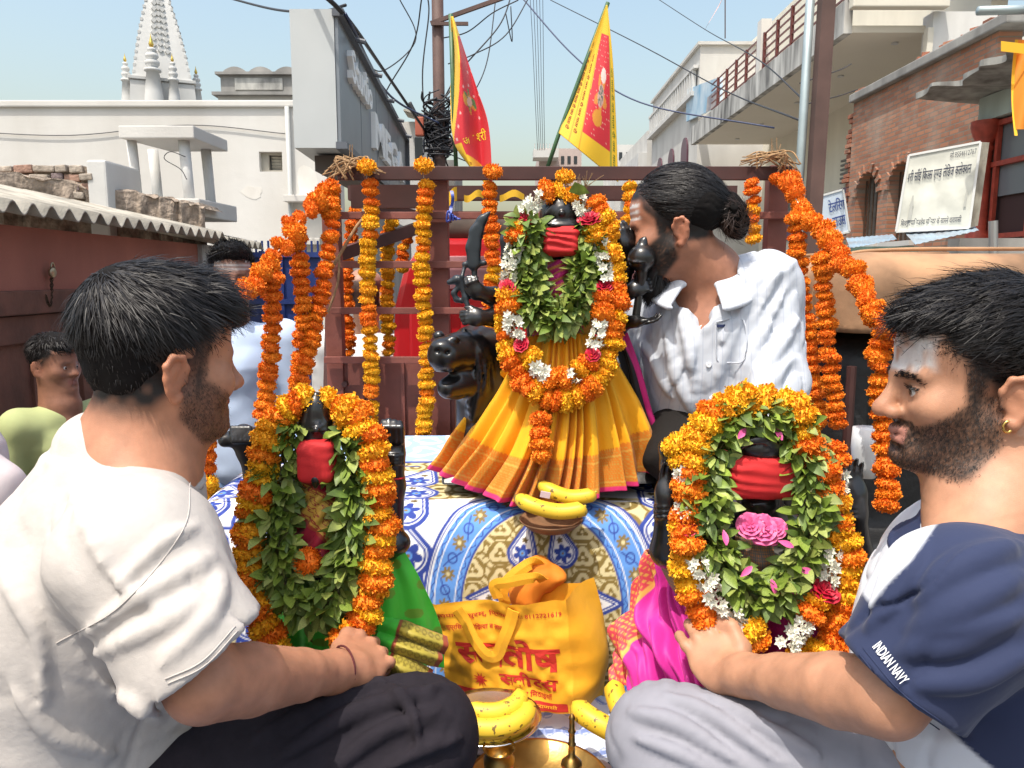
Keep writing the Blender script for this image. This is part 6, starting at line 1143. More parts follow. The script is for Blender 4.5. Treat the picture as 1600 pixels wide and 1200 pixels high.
# ---------------------------------------------------------------- garlands on the frame and side ropes
GY = FY-.07
def hang(u, v0, v1, Y, seq, r, label, seed, sway=4): return garland(label, [W(u+sway*math.sin(k*1.7+seed), v0+(v1-v0)*k/5, Y-.004*k) for k in range(6)], seq, r, seed=seed)
hang(577, 282, 660, GY, mix(1, 80, .4), .0255, 'orange and yellow marigold string hanging left of the sheet-iron panel seam', 1); hang(663, 282, 702, GY, mix(2, 80, .4), .0255, 'long orange and yellow marigold string hanging right beside the lion', 2)
hang(768, 284, 505, GY, mix(3, 40, .6), .0255, 'marigold string hanging behind the curved black sword', 3); hang(986, 284, 350, GY, 'YYOYYYO', .025, 'short marigold string on the top rail beside the hair of the man in white shirt', 4); hang(1175, 280, 378, GY, 'OOOYOYYO', .026, 'short marigold string just behind the hair bun', 5)
garland('yellow marigold string on the rear rail behind the bun', [W(1200, 335, FY+.2), W(1208, 350, FY+.2), W(1212, 378, FY+.2)], 'Y', .026, seed=6); garland('marigold string on the rear stay, leftmost behind the frame', [W(556, 322, FY+.28), W(548, 370, FY+.28), W(541, 430, FY+.28), W(545, 555, FY+.28)], mix(7, 40, .65), .025, seed=7); garland('mostly yellow marigold string behind the frame next to the red tractor edge', [W(612, 330, FY+.3), W(606, 400, FY+.3), W(606, 555, FY+.3)], 'YYYOYYYY', .025, seed=8); garland('short orange marigold string behind the frame above the tractor hood', [W(636, 360, FY+.4), W(630, 400, FY+.4), W(628, 425, FY+.4)], 'OOY', .025, seed=9)
for u, v, c, lb in ((573, 260, 'Y', 'single yellow marigold tied on the top rail at the straw knot'), (662, 258, 'Y', 'single yellow marigold tied on the top rail above the lion'), (770, 268, 'O', 'single orange marigold tied on the top rail above the sword'), (883, 276, 'Y', 'single yellow marigold tied on the top rail over the central idol'), (765, 507, 'Y', 'single yellow marigold dangling below the string behind the sword')):
    t = thing('marigold', lb, 'flower', W(u, v, GY-.02)); o = put('bloom', FL[c][1], parent=t); at_dir(o, W(u, v, GY-.02), (.1, -.2, 1), 1, (.03, .03, .04)); o = put('thread', MB().tube([W(u, v-12, GY), W(u, v+20, GY)], .001, 4).mesh('thread'), mat('cotton_thread', (.55, .5, .4), .9), t)
def rope(label, P, seed, side, r=.029, seq='O'): return garland(label, P, seq, r, r*.95, seed=seed, lump=.18, jit=.2)
rope('plump orange marigold rope sloping down from the left top corner of the frame', [W(519, 292, 2.36), W(500, 318, 2.30), W(468, 345, 2.22), W(440, 385, 2.12), W(405, 430, 2.02), W(365, 470, 1.92), W(330, 520, 1.82)], 11, -1); rope('plump orange marigold rope sloping down from the right top corner of the frame', [W(1218, 272, 2.36), W(1240, 305, 2.26), W(1262, 340, 2.16), W(1300, 385, 2.02), W(1338, 440, 1.90), W(1378, 500, 1.78), W(1405, 545, 1.72)], 12, 1)
garland('orange marigold string slanting from the left frame corner to the left idol', [W(520, 290, 2.34), W(517, 360, 2.30), W(502, 460, 2.24), W(484, 540, 2.2), W(462, 612, 2.16)], 'OOOOOO', .027, seed=13); garland('orange marigold string hanging from the left rope beside the blue gate', [W(466, 350, 2.2), W(468, 420, 2.2), W(474, 500, 2.2), W(467, 560, 2.2), W(466, 612, 2.18)], 'O', .0265, seed=14); garland('orange marigold string hanging in front of the standing man in pale blue shirt', [W(424, 425, 2.06), W(424, 520, 2.06), W(418, 590, 2.06), W(410, 655, 2.06)], 'O', .027, seed=15)
garland('orange and yellow marigold string hanging between the t-shirt man and the left idol', [W(320, 645, 1.78), W(322, 700, 1.78), W(322, 760, 1.78), W(326, 800, 1.78)], mix(16, 30, .6, 1), .030, seed=16); garland('orange marigold string hanging along the sleeve of the man in white shirt', [W(1240, 335, 2.16), W(1250, 420, 2.16), W(1262, 520, 2.16), W(1272, 600, 2.14), W(1280, 665, 2.12)], 'O', .0255, seed=17); garland('orange marigold string hanging in front of the black rickshaw curtain', [W(1282, 395, 2.04), W(1289, 480, 2.04), W(1298, 580, 2.02), W(1312, 670, 2.0)], 'O', .026, seed=18); garland('long orange marigold string hanging before the face of the bearded man in polo', [W(1378, 510, 1.78), W(1374, 590, 1.78), W(1384, 690, 1.76), W(1388, 800, 1.72)], 'O', .028, seed=19)
# ================================================================ idols
STONE = mat('black_stone', (.010, .0095, .010), .30, spec=.55, var=(40, .3), bump=(45, .06, .01), coat=.15)
RED = mat('red_cotton', (.50, .012, .014), .75, bump=(900, .2, .001), var=(20, .15))
def red_wrap(name, c, r, parent, seed):
    S = SDF(A3(c)-A3(r)*1.5-.02, A3(c)+A3(r)*1.5+.02, .0028); S.box(c, (r[0], r[1], r[2]*.60), min(r[0], r[1])*.42, k=0); S.ell(A3(c)+A3((0, .012, 0)), (r[0]*1.0, r[1]*1.12, r[2]*.58), k=.012); S.disp(lambda P: .0020*np.sin(P[:, 2]*420+P[:, 0]*50+vnoise(P, 34, seed)*4)*np.clip(vnoise(P, 18, seed+1)+.6, 0, 1)+.001*vnoise(P, 40, seed+2)); return put(name, S.mesh(name), RED, parent)
def patch(name, rows, nu, nv, material, parent, fold=None, cols=None, thick=.0015, u0=0, **k):
    G = np.array([[W(*p) if len(p) == 3 else A3(p[:3]) for p in r_] for r_ in rows]); R1 = np.array([[np.interp(np.linspace(0, 1, nu+1), np.linspace(0, 1, len(cq)), cq[:, q]) for q in range(3)] for cq in [np.array(catmull(list(r_), 12)) for r_ in G]]).transpose(0, 2, 1)
    V = np.zeros((nv+1, nu+1, 3))
    for i in range(nu+1):
        cq = np.array(catmull(list(R1[:, i]), 12)); V[:, i] = np.stack([np.interp(np.linspace(0, 1, nv+1), np.linspace(0, 1, len(cq)), cq[:, q]) for q in range(3)], 1)
    A_, B_ = np.meshgrid(np.linspace(0, 1, nu+1), np.linspace(0, 1, nv+1))
    if fold is not None:
        du = np.gradient(V, axis=1); dv = np.gradient(V, axis=0); N = np.cross(du, dv); N /= np.linalg.norm(N, axis=2)[..., None]+1e-9; sg = np.sign((N*(CAM-V)).sum(2).mean()); V = V+N*sg*fold(A_, B_, V)[..., None]
    idx = np.arange((nu+1)*(nv+1)).reshape(nv+1, nu+1); F = np.stack([idx[:-1, :-1], idx[:-1, 1:], idx[1:, 1:], idx[1:, :-1]], -1).reshape(-1, 4)
    o = put(name, mesh_np(name, V.reshape(-1, 3), F, True, None if cols is None else cols(A_, B_).reshape(-1, 3)), material, parent, **k); md = o.modifiers.new('s', 'SOLIDIFY'); md.thickness = thick; return o
SILK = mat('silk', (1, 1, 1), .58, attr=True, bump=(700, .25, .001), bump2=(45, .12, .006), spec=.35, sheen=.1)
def arm(S, pts, rs, bangles=True):
    S.chain(pts, rs, .012)
    if bangles:
        a, b = A3(pts[-2]), A3(pts[-1]); d = (b-a)/np.linalg.norm(b-a); x = np.cross(d, A3((.2, .5, .8))); x /= np.linalg.norm(x); y = np.cross(d, x)
        for q in (.70, .78, .86):
            c = a+(b-a)*q; r = rs[-1]*1.12; R_ = [c+r*(math.cos(w)*x+math.sin(w)*y) for w in np.linspace(0, 6.283, 14)]; S.chain(R_, .0028, .002)
# ---------------------------------------------------------------- central idol
YC = 1.74; ci = thing('idol', 'tall central black stone idol draped in a pleated yellow silk skirt', 'idol', (.11, YC, .41)); hd = W(877, 352, YC-.05)
S = SDF((-.20, 1.45, .38), (.38, 2.02, 1.22), .003)
S.ell(hd+A3((0, .02, -.02)), (.048, .055, .066), k=0); S.ell(W(877, 335, YC-.05), (.046, .05, .05), k=.02); S.cap(hd+A3((0, .02, -.07)), W(875, 440, YC+.04), .03, .05, .03); S.ell(W(875, 470, YC+.05), (.085, .05, .09), k=.03); S.cap(W(875, 500, YC+.05), W(878, 640, YC+.06), .07, .11, .04)
for i in range(9):                                                   # crown relief
    a = 2*math.pi*i/9; S.ell(W(878+9*math.cos(a), 333+9*math.sin(a), YC-.094), .0055, k=.003)
S.ell(W(878, 333, YC-.100), .007, k=.003); S.chain([W(u, 352, YC-.10+.0006*(u-878)**2*.02) for u in range(852, 906, 3)], .005, .002); S.chain([W(u, 346, YC-.097+.0006*(u-878)**2*.02) for u in range(852, 906, 3)], .0035, .002)
S.chain([W(850+2.2*k, 340-20*math.sin(math.pi*k/26)**.7-2*(k % 2), YC-.088) for k in range(27)], .004, .003); S.cap(W(878, 325, YC-.05), W(879, 300, YC-.04), .03, .012, .02)
# arms on the left of the picture
shl, shr = W(828, 440, YC+.04), W(925, 440, YC+.04)
w1 = W(765, 462, YC-.05); arm(S, [shl, W(800, 470, YC), w1], [.028, .024, .018]); h1 = W(742, 450, YC-.07); hand(S, w1, h1, A3((-.4, -.3, .75)), A3((-.2, -1, .1)), A3((-1, 0, .4)), .40, curl=(.9, 1.0, .8), k=.003)
w2 = W(768, 496, YC-.06); arm(S, [W(825, 480, YC+.02), W(800, 495, YC-.02), w2], [.026, .022, .017]); h2 = W(740, 497, YC-.08); hand(S, w2, h2, A3((-1, -.2, .1)), A3((0, -1, .25)), A3((0, .2, 1)), .40, curl=(.8, .9, .8), k=.003)
w3 = W(800, 430, YC+.03); arm(S, [shl, W(795, 460, YC+.03), W(797, 410, YC+.03)], [.026, .020, .015], False)
# arms on the right
w4 = W(982, 400, YC-.03); arm(S, [shr, W(962, 470, YC), w4], [.028, .024, .018]); h4 = W(975, 372, YC-.05); hand(S, w4, h4, A3((-.25, -.1, 1)), A3((.4, -.9, .0)), A3((1, 0, 0)), .44, curl=(.5, .9, .7), k=.003)
w5 = W(972, 462, YC-.06); arm(S, [W(930, 470, YC+.02), W(955, 490, YC-.02), w5], [.026, .023, .018]); h5 = W(1000, 450, YC-.08); hand(S, w5, h5, A3((.9, -.1, .45)), A3((-.2, -1, .3)), A3((-.2, 0, 1)), .40, curl=(.8, .9, .8), k=.003)
w6 = W(970, 505, YC-.06); arm(S, [W(930, 500, YC+.02), W(955, 520, YC-.02), w6], [.026, .023, .018]); h6 = W(1000, 502, YC-.09); hand(S, w6, h6, A3((1, -.3, .1)), A3((.1, .2, -1)), A3((0, -.3, .9)), .42, curl=(.15, .3, .3), k=.003)
put('figure', S.mesh('figure'), STONE, ci)
S = SDF(W(690, 470, YC-.09)-.03, W(830, 330, YC)+A3((.02, .06, .06)), .0026)   # weapons on the left
bl = [W(742, 412, YC-.06), W(741, 385, YC-.06), W(746, 360, YC-.06), W(755, 342, YC-.06), W(766, 331, YC-.06)]; S.chain(bl, [.0125, .014, .013, .009, .002], .006); S.chain([p+A3((-.006, 0, -.004)) for p in bl], [.010, .012, .011, .007, .002], .006); S.box((bl[0]+bl[2])/2+A3((0, -.022, 0)), (.06, .012, .12), .002, k=.003, op='sub'); S.box((bl[0]+bl[2])/2+A3((0, .022, 0)), (.06, .012, .12), .002, k=.003, op='sub')
S.cap(W(726, 413, YC-.06), W(757, 411, YC-.06), .006, .006, .004); S.cap(W(741, 412, YC-.06), W(742, 462, YC-.06), .0065, .006, .003); S.cap(W(735, 463, YC-.06), W(752, 463, YC-.06), .005, .005, .003); S.chain([W(726, 416, YC-.06), W(722, 432, YC-.07), W(726, 462, YC-.065), W(738, 464, YC-.06)], .0042, .003)
S.chain([W(702, 441, YC-.06), W(714, 437, YC-.06), W(720, 446, YC-.06)], [.006, .010, .006], .004); S.chain([W(718, 446, YC-.06), W(709, 458, YC-.06), W(713, 468, YC-.06), W(722, 470, YC-.06)], .006, .004); S.chain([W(722, 448, YC-.06), W(727, 465, YC-.065), W(733, 485, YC-.07), W(740, 505, YC-.07), W(734, 524, YC-.05)], [.006, .006, .0055, .006, .012], .004)
S.chain([W(797, 440, YC+.02), W(797, 400, YC+.02), W(795, 375, YC+.02), W(800, 362, YC+.02)], [.014, .02, .02, .012], .005); S.chain([W(784, 373, YC+.02), W(795, 366, YC+.02), W(812, 361, YC+.02)], .003, .003); put('weapons', S.mesh('weapons'), mat('blued_stone', (.016, .022, .028), .38, bump=(45, .1, .01)), ci)
S = SDF(W(985, 540, YC-.08)-.06, W(1030, 370, YC)+.05, .0028); S.ell(W(1003, 403, YC-.08), (.030, .030, .029), k=0); S.chain([W(1004, 385, YC-.08), W(1006, 378, YC-.08), W(1009, 370, YC-.085)], [.014, .011, .002], .004)
for k in range(20): pass
S.chain([W(1003+22*math.cos(a), 405+5*math.sin(a), YC-.08-.028*math.sin(a)) for a in np.linspace(0, 6.283, 20)], .0022, .002); S.chain([W(1003, 420, YC-.08), W(1003, 430, YC-.08), W(999, 455, YC-.08), W(993, 500, YC-.08)], [.014, .011, .008, .009], .005); put('mace', S.mesh('mace'), STONE, ci)
red_wrap('red_blindfold', W(876, 378, YC-.085), (.038, .036, .050), ci, 3)
YEL, ORG, PNK, GLD = A3((.86, .40, .008)), A3((.64, .19, .012)), A3((.66, .03, .16)), A3((.66, .36, .06))
def skirt_cols(A_, B_):
    c = np.zeros(A_.shape+(3,)); c[:] = YEL*(1-.05*np.sin(A_*90))[..., None]; lo = B_ > .70; z = np.mod(A_*160+np.floor(B_*70)*.5, 1) < .5; zz = np.mod(B_*60, 1) < .5
    c[lo] = ORG; c[lo & z & zz] = GLD*.85; c[(np.abs(B_-.70) < .012) & (np.mod(A_*150, 1) < .6)] = ORG; c[(np.abs(B_-.745) < .006) | (np.abs(B_-.93) < .006)] = GLD; c[B_ > .965] = PNK; return c
def pleat(A_, B_, V): ph = A_*2*math.pi*14+2.2*np.sin(A_*11)+1.4*np.sin(A_*29+1)+.5*B_*np.sin(A_*53); return (.004+.017*B_)*np.sin(ph)+.005*B_*np.sin(ph*2.3+1)+.003*vnoise(V, 20, 4)
patch('skirt', [[(826, 528, 1.70), (850, 522, 1.66), (880, 520, 1.65), (910, 522, 1.66), (936, 526, 1.70)], [(772, 600, 1.72), (830, 618, 1.63), (878, 622, 1.61), (930, 618, 1.63), (976, 592, 1.70)], [(722, 668, 1.73), (796, 705, 1.61), (865, 712, 1.585), (942, 700, 1.61), (1010, 662, 1.69)], [(676, 734, 1.75), (752, 772, 1.62), (842, 794, 1.575), (945, 772, 1.60), (1030, 738, 1.70)]], 520, 130, SILK, ci, pleat, skirt_cols)
def pinkc(A_, B_): c = np.zeros(A_.shape+(3,)); c[:] = A3((.62, .03, .22)); c[(np.mod(B_*12+A_*3, 1) < .3)] = A3((.72, .35, .08)); c[A_ > .85] = A3((.74, .40, .06)); return c
patch('blouse', [[(845, 408, 1.69), (876, 406, 1.66), (908, 408, 1.69)], [(838, 470, 1.69), (876, 470, 1.655), (915, 470, 1.69)], [(828, 532, 1.70), (876, 532, 1.665), (930, 532, 1.70)]], 80, 80, SILK, ci, lambda A_, B_, V: .004*np.sin(B_*40+A_*14)+.003*vnoise(V, 30, 2), pinkc)
patch('sari_end', [[(950, 500, 1.76), (962, 500, 1.72), (975, 510, 1.72)], [(968, 560, 1.72), (990, 570, 1.70), (1000, 585, 1.72)], [(985, 620, 1.71), (1010, 640, 1.70), (1020, 650, 1.72)], [(1010, 700, 1.71), (1035, 705, 1.71), (1040, 690, 1.74)]], 50, 100, SILK, ci, lambda A_, B_, V: .006*np.sin(A_*16+B_*5), lambda A_, B_: np.where((A_ < .45)[..., None], A3((.012, .010, .012)), A3((.55, .015, .17))))
MB().hexa([W(690, 758, 1.68), W(1026, 756, 1.66), A3((.34, 2.0, .41)), A3((-.17, 2.0, .41)), W(690, 738, 1.70), W(1026, 738, 1.68), A3((.34, 2.0, .45)), A3((-.17, 2.0, .45))]).put('pedestal', STONE, ci, bevel=.006)
# lion
ln_ = thing('lion_statue', 'black stone lion head with carved mane beside the yellow skirt', 'statue', W(735, 640, 1.80)); YL = 1.70
S = SDF(W(660, 700, YL)-A3((.02, .12, .02)), W(800, 500, YL+.2)+A3((.05, .16, .06)), .003)
S.ell(W(742, 560, YL+.06), (.068, .075, .078), k=0); S.ell(W(770, 575, YL+.12), (.07, .09, .095), k=.03); S.cap(W(735, 548, YL), W(698, 552, YL-.05), .045, .034, .03); S.ell(W(694, 556, YL-.055), (.034, .030, .033), k=.02); S.ell(W(690, 541, YL-.07), (.022, .018, .013), k=.01); S.ell(W(716, 535, YL-.02), (.03, .03, .018), k=.02)
S.cap(W(735, 595, YL+.0), W(700, 606, YL-.045), .036, .024, .02); S.ell(W(694, 592, YL-.075), (.03, .03, .013), k=.006, op='sub'); S.ell(W(703, 590, YL-.07), (.032, .03, .012), k=.006, op='sub'); S.cap(W(682, 577, YL-.055), W(706, 578, YL-.07), .005, .005, .004)
for u, v, dy in ((708, 540, -.062), (729, 546, -.038), (686, 545, -.05)): S.ell(W(u, v-10, YL+dy), (.013, .012, .008), k=.006); 
S.ell(W(711, 536, YL-.055), (.010, .009, .008), k=.004, op='sub'); S.ell(W(712, 537, YL-.046), .0075, k=.002)
for u, v in ((684, 549), (699, 551)): S.ell(W(u, v, YL-.088), (.006, .008, .005), k=.004, op='sub')
S.ell(W(747, 538, YL-.01), (.014, .012, .019), rot('Y', .5), k=.008); S.ell(W(745, 540, YL-.022), (.008, .008, .012), rot('Y', .5), k=.004, op='sub'); S.ell(W(686, 525, YL+.02), (.013, .012, .012), k=.01)
g = np.random.default_rng(8)
for k in range(30):
    q = k/29; a = W(725+45*q, 515+16*q, YL-.02+.06*q); b = W(752+26*q+g.normal(0, 3), 585+g.normal(0, 8), YL-.035+.09*q); c = W(735+45*q, 645-20*q+g.normal(0, 10), YL-.01+.08*q); S.chain(catmull([a, (a+b)/2+A3((.012, -.012, 0)), b, c], 4), .0042, .003)
S.cap(W(758, 610, YL+.06), W(765, 660, YL+.08), .07, .08, .03); S.ell(W(785, 690, YL+.12), (.09, .12, .1), k=.04)
for k in range(16): q = k/15; S.ell(W(700+42*q, 612+12*math.sin(q*3)-q*32, YL-.045+.02*q), .0055, k=.002); S.ell(W(704+44*q, 622+12*math.sin(q*3)-q*32, YL-.04+.02*q), .004, k=.002)
put('head', S.mesh('head'), STONE, ln_)
# garlands of the central idol
gy = 1.62
garland('marigold garland looped round the central idol down to its knees', [W(925, 310, gy+.04), W(948, 360, gy+.03), W(959, 430, gy+.02), W(959, 500, gy), W(950, 560, gy-.01), W(925, 602, gy-.03), W(880, 626, gy-.045), W(838, 612, gy-.04), W(808, 580, gy-.02), W(794, 540, gy), W(792, 490, gy+.02), W(796, 430, gy+.03)], mix(21, 80, .45, 1), .027, .020, seed=21)
garland('mixed garland of marigold, white tuberose and red roses framing the central idol', [W(880, 296, gy+.05), W(838, 312, gy+.04), W(818, 345, gy+.03), W(802, 390, gy+.02), W(792, 450, gy), W(800, 500, gy-.015), W(815, 540, gy-.02), W(832, 568, gy-.03), W(862, 590, gy-.04), W(890, 590, gy-.04), W(918, 568, gy-.03), W(935, 520, gy-.02), W(944, 460, gy), W(938, 390, gy+.02), W(918, 335, gy+.03), W(890, 302, gy+.05)],
    [(.04, 'YO'), (.09, 'W'), (.115, 'R'), (.16, 'YO'), (.245, 'W'), (.27, 'R'), (.32, 'OY'), (.38, 'W'), (.40, 'R'), (.44, 'Y'), (.48, 'W'), (.53, 'O'), (.56, 'W'), (.60, 'YO'), (.62, 'R'), (.69, 'W'), (.74, 'OO'), (.765, 'R'), (.85, 'W'), (.90, 'YY'), (.925, 'R'), (.965, 'W'), (1, 'OY')], .027, .0205, name='mixed_garland', seed=22)
leaf_garland('thick green basil-leaf garland on the chest of the central idol', [W(828, 345, gy+.03), W(824, 370, gy+.02), W(823, 405, gy+.02), W(826, 450, gy+.01), W(848, 490, gy-.005), W(872, 500, gy-.01), W(898, 478, gy), W(915, 430, gy+.015), W(917, 380, gy+.03), W(919, 350, gy+.03)], .026, 1300, .028, 31)
garland('short orange marigold pendant hanging down the front of the yellow skirt', [W(843, 648, 1.57), W(845, 690, 1.55), W(846, 722, 1.54)], 'OOOOOOOY', .0235, seed=23)
t = thing('betel_leaf', 'glossy betel leaf and wheat ears stuck on top of the central idol', 'leaf', W(905, 295, gy+.03)); put('leaf_blade', mesh_np('b', [W(u, v, gy-.0+.004*k) for k, (u, v) in enumerate(((888, 300), (898, 284), (912, 290), (922, 302), (905, 305)))], [[0, 1, 2, 3, 4]]), LF[1].materials[0], t)
g = random.Random(9)
for i in range(14): b = W(905+g.uniform(-8, 14), 296, gy+.02); MB().tube([b, b+A3((g.uniform(-.01, .05), -.01, g.uniform(.01, .04)))], .0007, 4).put('wheat_awn', straw, t)
# ---------------------------------------------------------------- left idol
YI = 1.27; li = thing('idol', 'black stone idol on the left in green and red-gold sari with a leaf garland', 'idol', W(495, 1050, YI+.02))
S = SDF((-.56, 1.10, .12), (-.10, 1.50, .78), .0028)
S.cap(W(496, 690, YI-.05), W(494, 655, YI-.05), .030, .024, .02); S.chain([W(494, 655, YI-.05), W(494, 635, YI-.055), W(494, 616, YI-.06)], [.026, .019, .004], .01); S.ell(W(496, 715, YI-.04), (.030, .034, .045), k=.02); S.cap(W(496, 715, YI-.03), W(496, 760, YI+.03), .03, .04, .02); S.cap(W(493, 748, YI-.095), W(493, 760, YI-.090), .009, .004, .006)
for i in range(11): a = math.pi*2*i/11; S.cap(W(494, 672, YI-.079), W(494+11*math.cos(a), 672+13*math.sin(a), YI-.075), .002, .0028, .002)
S.ell(W(494, 672, YI-.080), .006, k=.002); S.chain([W(478, 688, YI-.074), W(480, 660, YI-.070), W(494, 632, YI-.068), W(509, 660, YI-.070), W(511, 688, YI-.074)], .0035, .003)
S.cap(W(496, 750, YI+.03), W(498, 860, YI+.05), .055, .08, .04); S.ell(W(500, 920, YI+.06), (.10, .07, .12), k=.05)
wl_ = W(425, 672, YI); S.chain([W(470, 770, YI+.03), W(405, 745, YI+.02), W(388, 700, YI+.01)], [.032, .024, .019], .01); S.chain([W(388, 703, YI+.01), W(380, 682, YI), W(352, 688, YI-.01)], [.02, .019, .012], .01); S.chain([W(388, 695, YI), W(425, 672, YI-.0), W(450, 662, YI+.01)], [.018, .019, .022], .01)
for k in range(5): S.cap(W(362+7*k, 668, YI-.012), W(365+7*k, 690, YI-.022), .0042, .004, .003)
for k in range(10): S.ell(W(398+6*(k % 5), 668+9*(k//5)-3*(k % 5), YI-.022), .0028, k=.001)
S.chain([W(555, 790, YI+.03), W(607, 850, YI+.02), W(612, 760, YI+.01), W(614, 715, YI+.005)], [.032, .026, .022, .02], .012)
S.box(W(614, 690, YI+.005), (.020, .012, .026), .008, k=.01)
for k, o in enumerate((-13, -4.5, 4.5, 13)): S.chain([W(614+o, 690, YI-.008), W(613+o, 668, YI-.012), W(612+o, 657+2*abs(k-1), YI-.004)], [.0055, .0055, .005], .003)
for v in (712, 718, 724): S.chain([W(614+17*math.cos(a), v, YI+.005-.021*math.sin(a)) for a in np.linspace(0, 6.283, 14)], .0028, .002)
S.ell(W(618, 848, YI-.005), (.026, .026, .022), k=.01); S.cap(W(604, 858, YI), W(590, 865, YI+.02), .02, .022, .01)
put('figure', S.mesh('figure'), STONE, li)
MB().tube([W(613+18*math.cos(a), 746+3*math.sin(a), YI+.008-.026*math.sin(a)) for a in np.linspace(0, 6.283, 20)], .0016, 5, False).put('red_thread', RED, li, True)
red_wrap('red_blindfold', W(497, 718, YI-.072), (.029, .030, .056), li, 13)
def rg(A_, B_):
    c = np.zeros(A_.shape+(3,)); c[:] = A3((.30, .010, .030)); s = B_+.55*(1-A_)*.8; b = (s > .50) & (s < .98); c[b] = A3((.55, .33, .05)); r = np.hypot(np.mod(A_*3.5, 1)-.5, np.mod(s*8, 1)-.5); an = np.arctan2(np.mod(s*8, 1)-.5, np.mod(A_*3.5, 1)-.5); c[b & (np.abs(r-.28-.08*np.cos(an*5)) < .06)] = A3((.28, .03, .02)); c[(np.abs(s-.50) < .02) | (np.abs(s-.98) < .02) | (np.abs(s-.56) < .008) | (np.abs(s-.92) < .008)] = A3((.34, .05, .02)); return c
patch('red_gold_sari', [[(470, 742, 1.225), (495, 738, 1.205), (520, 742, 1.225)], [(460, 790, 1.215), (495, 790, 1.19), (530, 790, 1.215)], [(462, 872, 1.21), (495, 874, 1.18), (530, 872, 1.21)]], 110, 130, SILK, li, lambda A_, B_, V: .003*np.sin((B_+.5*A_)*30)+.002*vnoise(V, 40, 3), rg)
GRN = A3((.075, .56, .045))
def gcol(A_, B_): c = np.zeros(A_.shape+(3,)); c[:] = GRN; r = np.hypot((np.mod(A_*4+.5*np.floor(B_*5), 1)-.5), np.mod(B_*5, 1)-.5); c[r < .2] = A3((.16, .34, .03)); return c
patch('green_sari', [[(420, 900, 1.29), (470, 905, 1.25), (530, 905, 1.25), (590, 875, 1.27), (625, 850, 1.28)], [(412, 960, 1.28), (470, 970, 1.23), (530, 975, 1.22), (605, 935, 1.25), (665, 920, 1.28)], [(405, 1020, 1.28), (470, 1030, 1.22), (540, 1030, 1.21), (620, 1000, 1.24), (690, 980, 1.29)], [(400, 1085, 1.27), (470, 1095, 1.21), (545, 1095, 1.2), (620, 1055, 1.23), (690, 1040, 1.29)]], 200, 120, SILK, li, lambda A_, B_, V: .010*np.sin(A_*42+B_*3)*(.4+B_)*.6+.006*vnoise(V, 14, 5)+.004*vnoise(V, 34, 6), gcol)
def gb(A_, B_):
    c = np.zeros(A_.shape+(3,)); c[:] = GRN; e = A_ > .28; c[e] = A3((.38, .30, .04)); r = np.hypot(np.mod(A_*10, 1)-.5, np.mod(B_*2.2, 1)-.5); c[e & (np.abs(r-.3) < .09)] = A3((.20, .15, .015)); c[(np.abs(A_-.30) < .025) | (A_ > .93)] = A3((.28, .05, .02)); c[(np.abs(B_-.5) > .46) & e] = A3((.3, .06, .02)); return c
for k, (a, b, c, d) in enumerate((((598, 962), (698, 996), (694, 1022), (588, 985)), ((592, 984), (690, 1020), (684, 1042), (582, 1008)), ((590, 1010), (676, 1048), (660, 1075), (570, 1045)))):
    patch('sari_pleat', [[(*a, 1.25-.02*k), ((a[0]+b[0])/2, (a[1]+b[1])/2-3, 1.225-.02*k), (*b, 1.24-.02*k)], [((a[0]+d[0])/2, (a[1]+d[1])/2, 1.225-.02*k), ((a[0]+b[0]+c[0]+d[0])/4, (a[1]+b[1]+c[1]+d[1])/4, 1.19-.02*k), ((b[0]+c[0])/2+4, (b[1]+c[1])/2, 1.215-.02*k)], [(*d, 1.225-.02*k), ((d[0]+c[0])/2, (d[1]+c[1])/2, 1.205-.02*k), (*c, 1.225-.02*k)]], 60, 24, SILK, li, lambda A_, B_, V: .002*vnoise(V, 50, 3), gb)
gl = 1.175
garland('orange and yellow marigold garland ringing the left idol', [W(497, 622, gl+.05), W(448, 640, gl+.04), W(420, 690, gl+.03), W(404, 760, gl+.02), W(393, 830, gl+.01), W(390, 900, gl), W(402, 960, gl-.005), W(428, 1010, gl-.01), W(436, 1050, gl)], 'YOYOYYOYYO', .0285, .020, seed=24)
garland('orange and yellow marigold garland on the sword side of the left idol', [W(500, 622, gl+.05), W(550, 645, gl+.04), W(578, 690, gl+.03), W(588, 760, gl+.02), W(592, 830, gl+.01), W(586, 900, gl), W(572, 960, gl-.01), W(548, 995, gl-.02), W(530, 1010, gl-.02)], 'YOYOYOYOYOOYOYO', .0285, .020, seed=25)
leaf_garland('dense green basil-leaf garland hanging on the left idol', [W(462, 662, gl+.04), W(446, 720, gl+.03), W(432, 790, gl+.02), W(432, 860, gl+.005), W(455, 930, gl), W(490, 950, gl-.005), W(525, 920, gl), W(550, 860, gl+.01), W(553, 790, gl+.02), W(544, 720, gl+.03), W(530, 668, gl+.04)], .025, 1300, .028, 32)
t = thing('marigold', 'single orange marigold head on the red-gold sari of the left idol', 'flower', W(481, 876, gl-.01)); o = put('bloom', FL['O'][0], parent=t); at_dir(o, W(481, 876, gl), (0, -1, .5), 1, (.023, .023, .03))
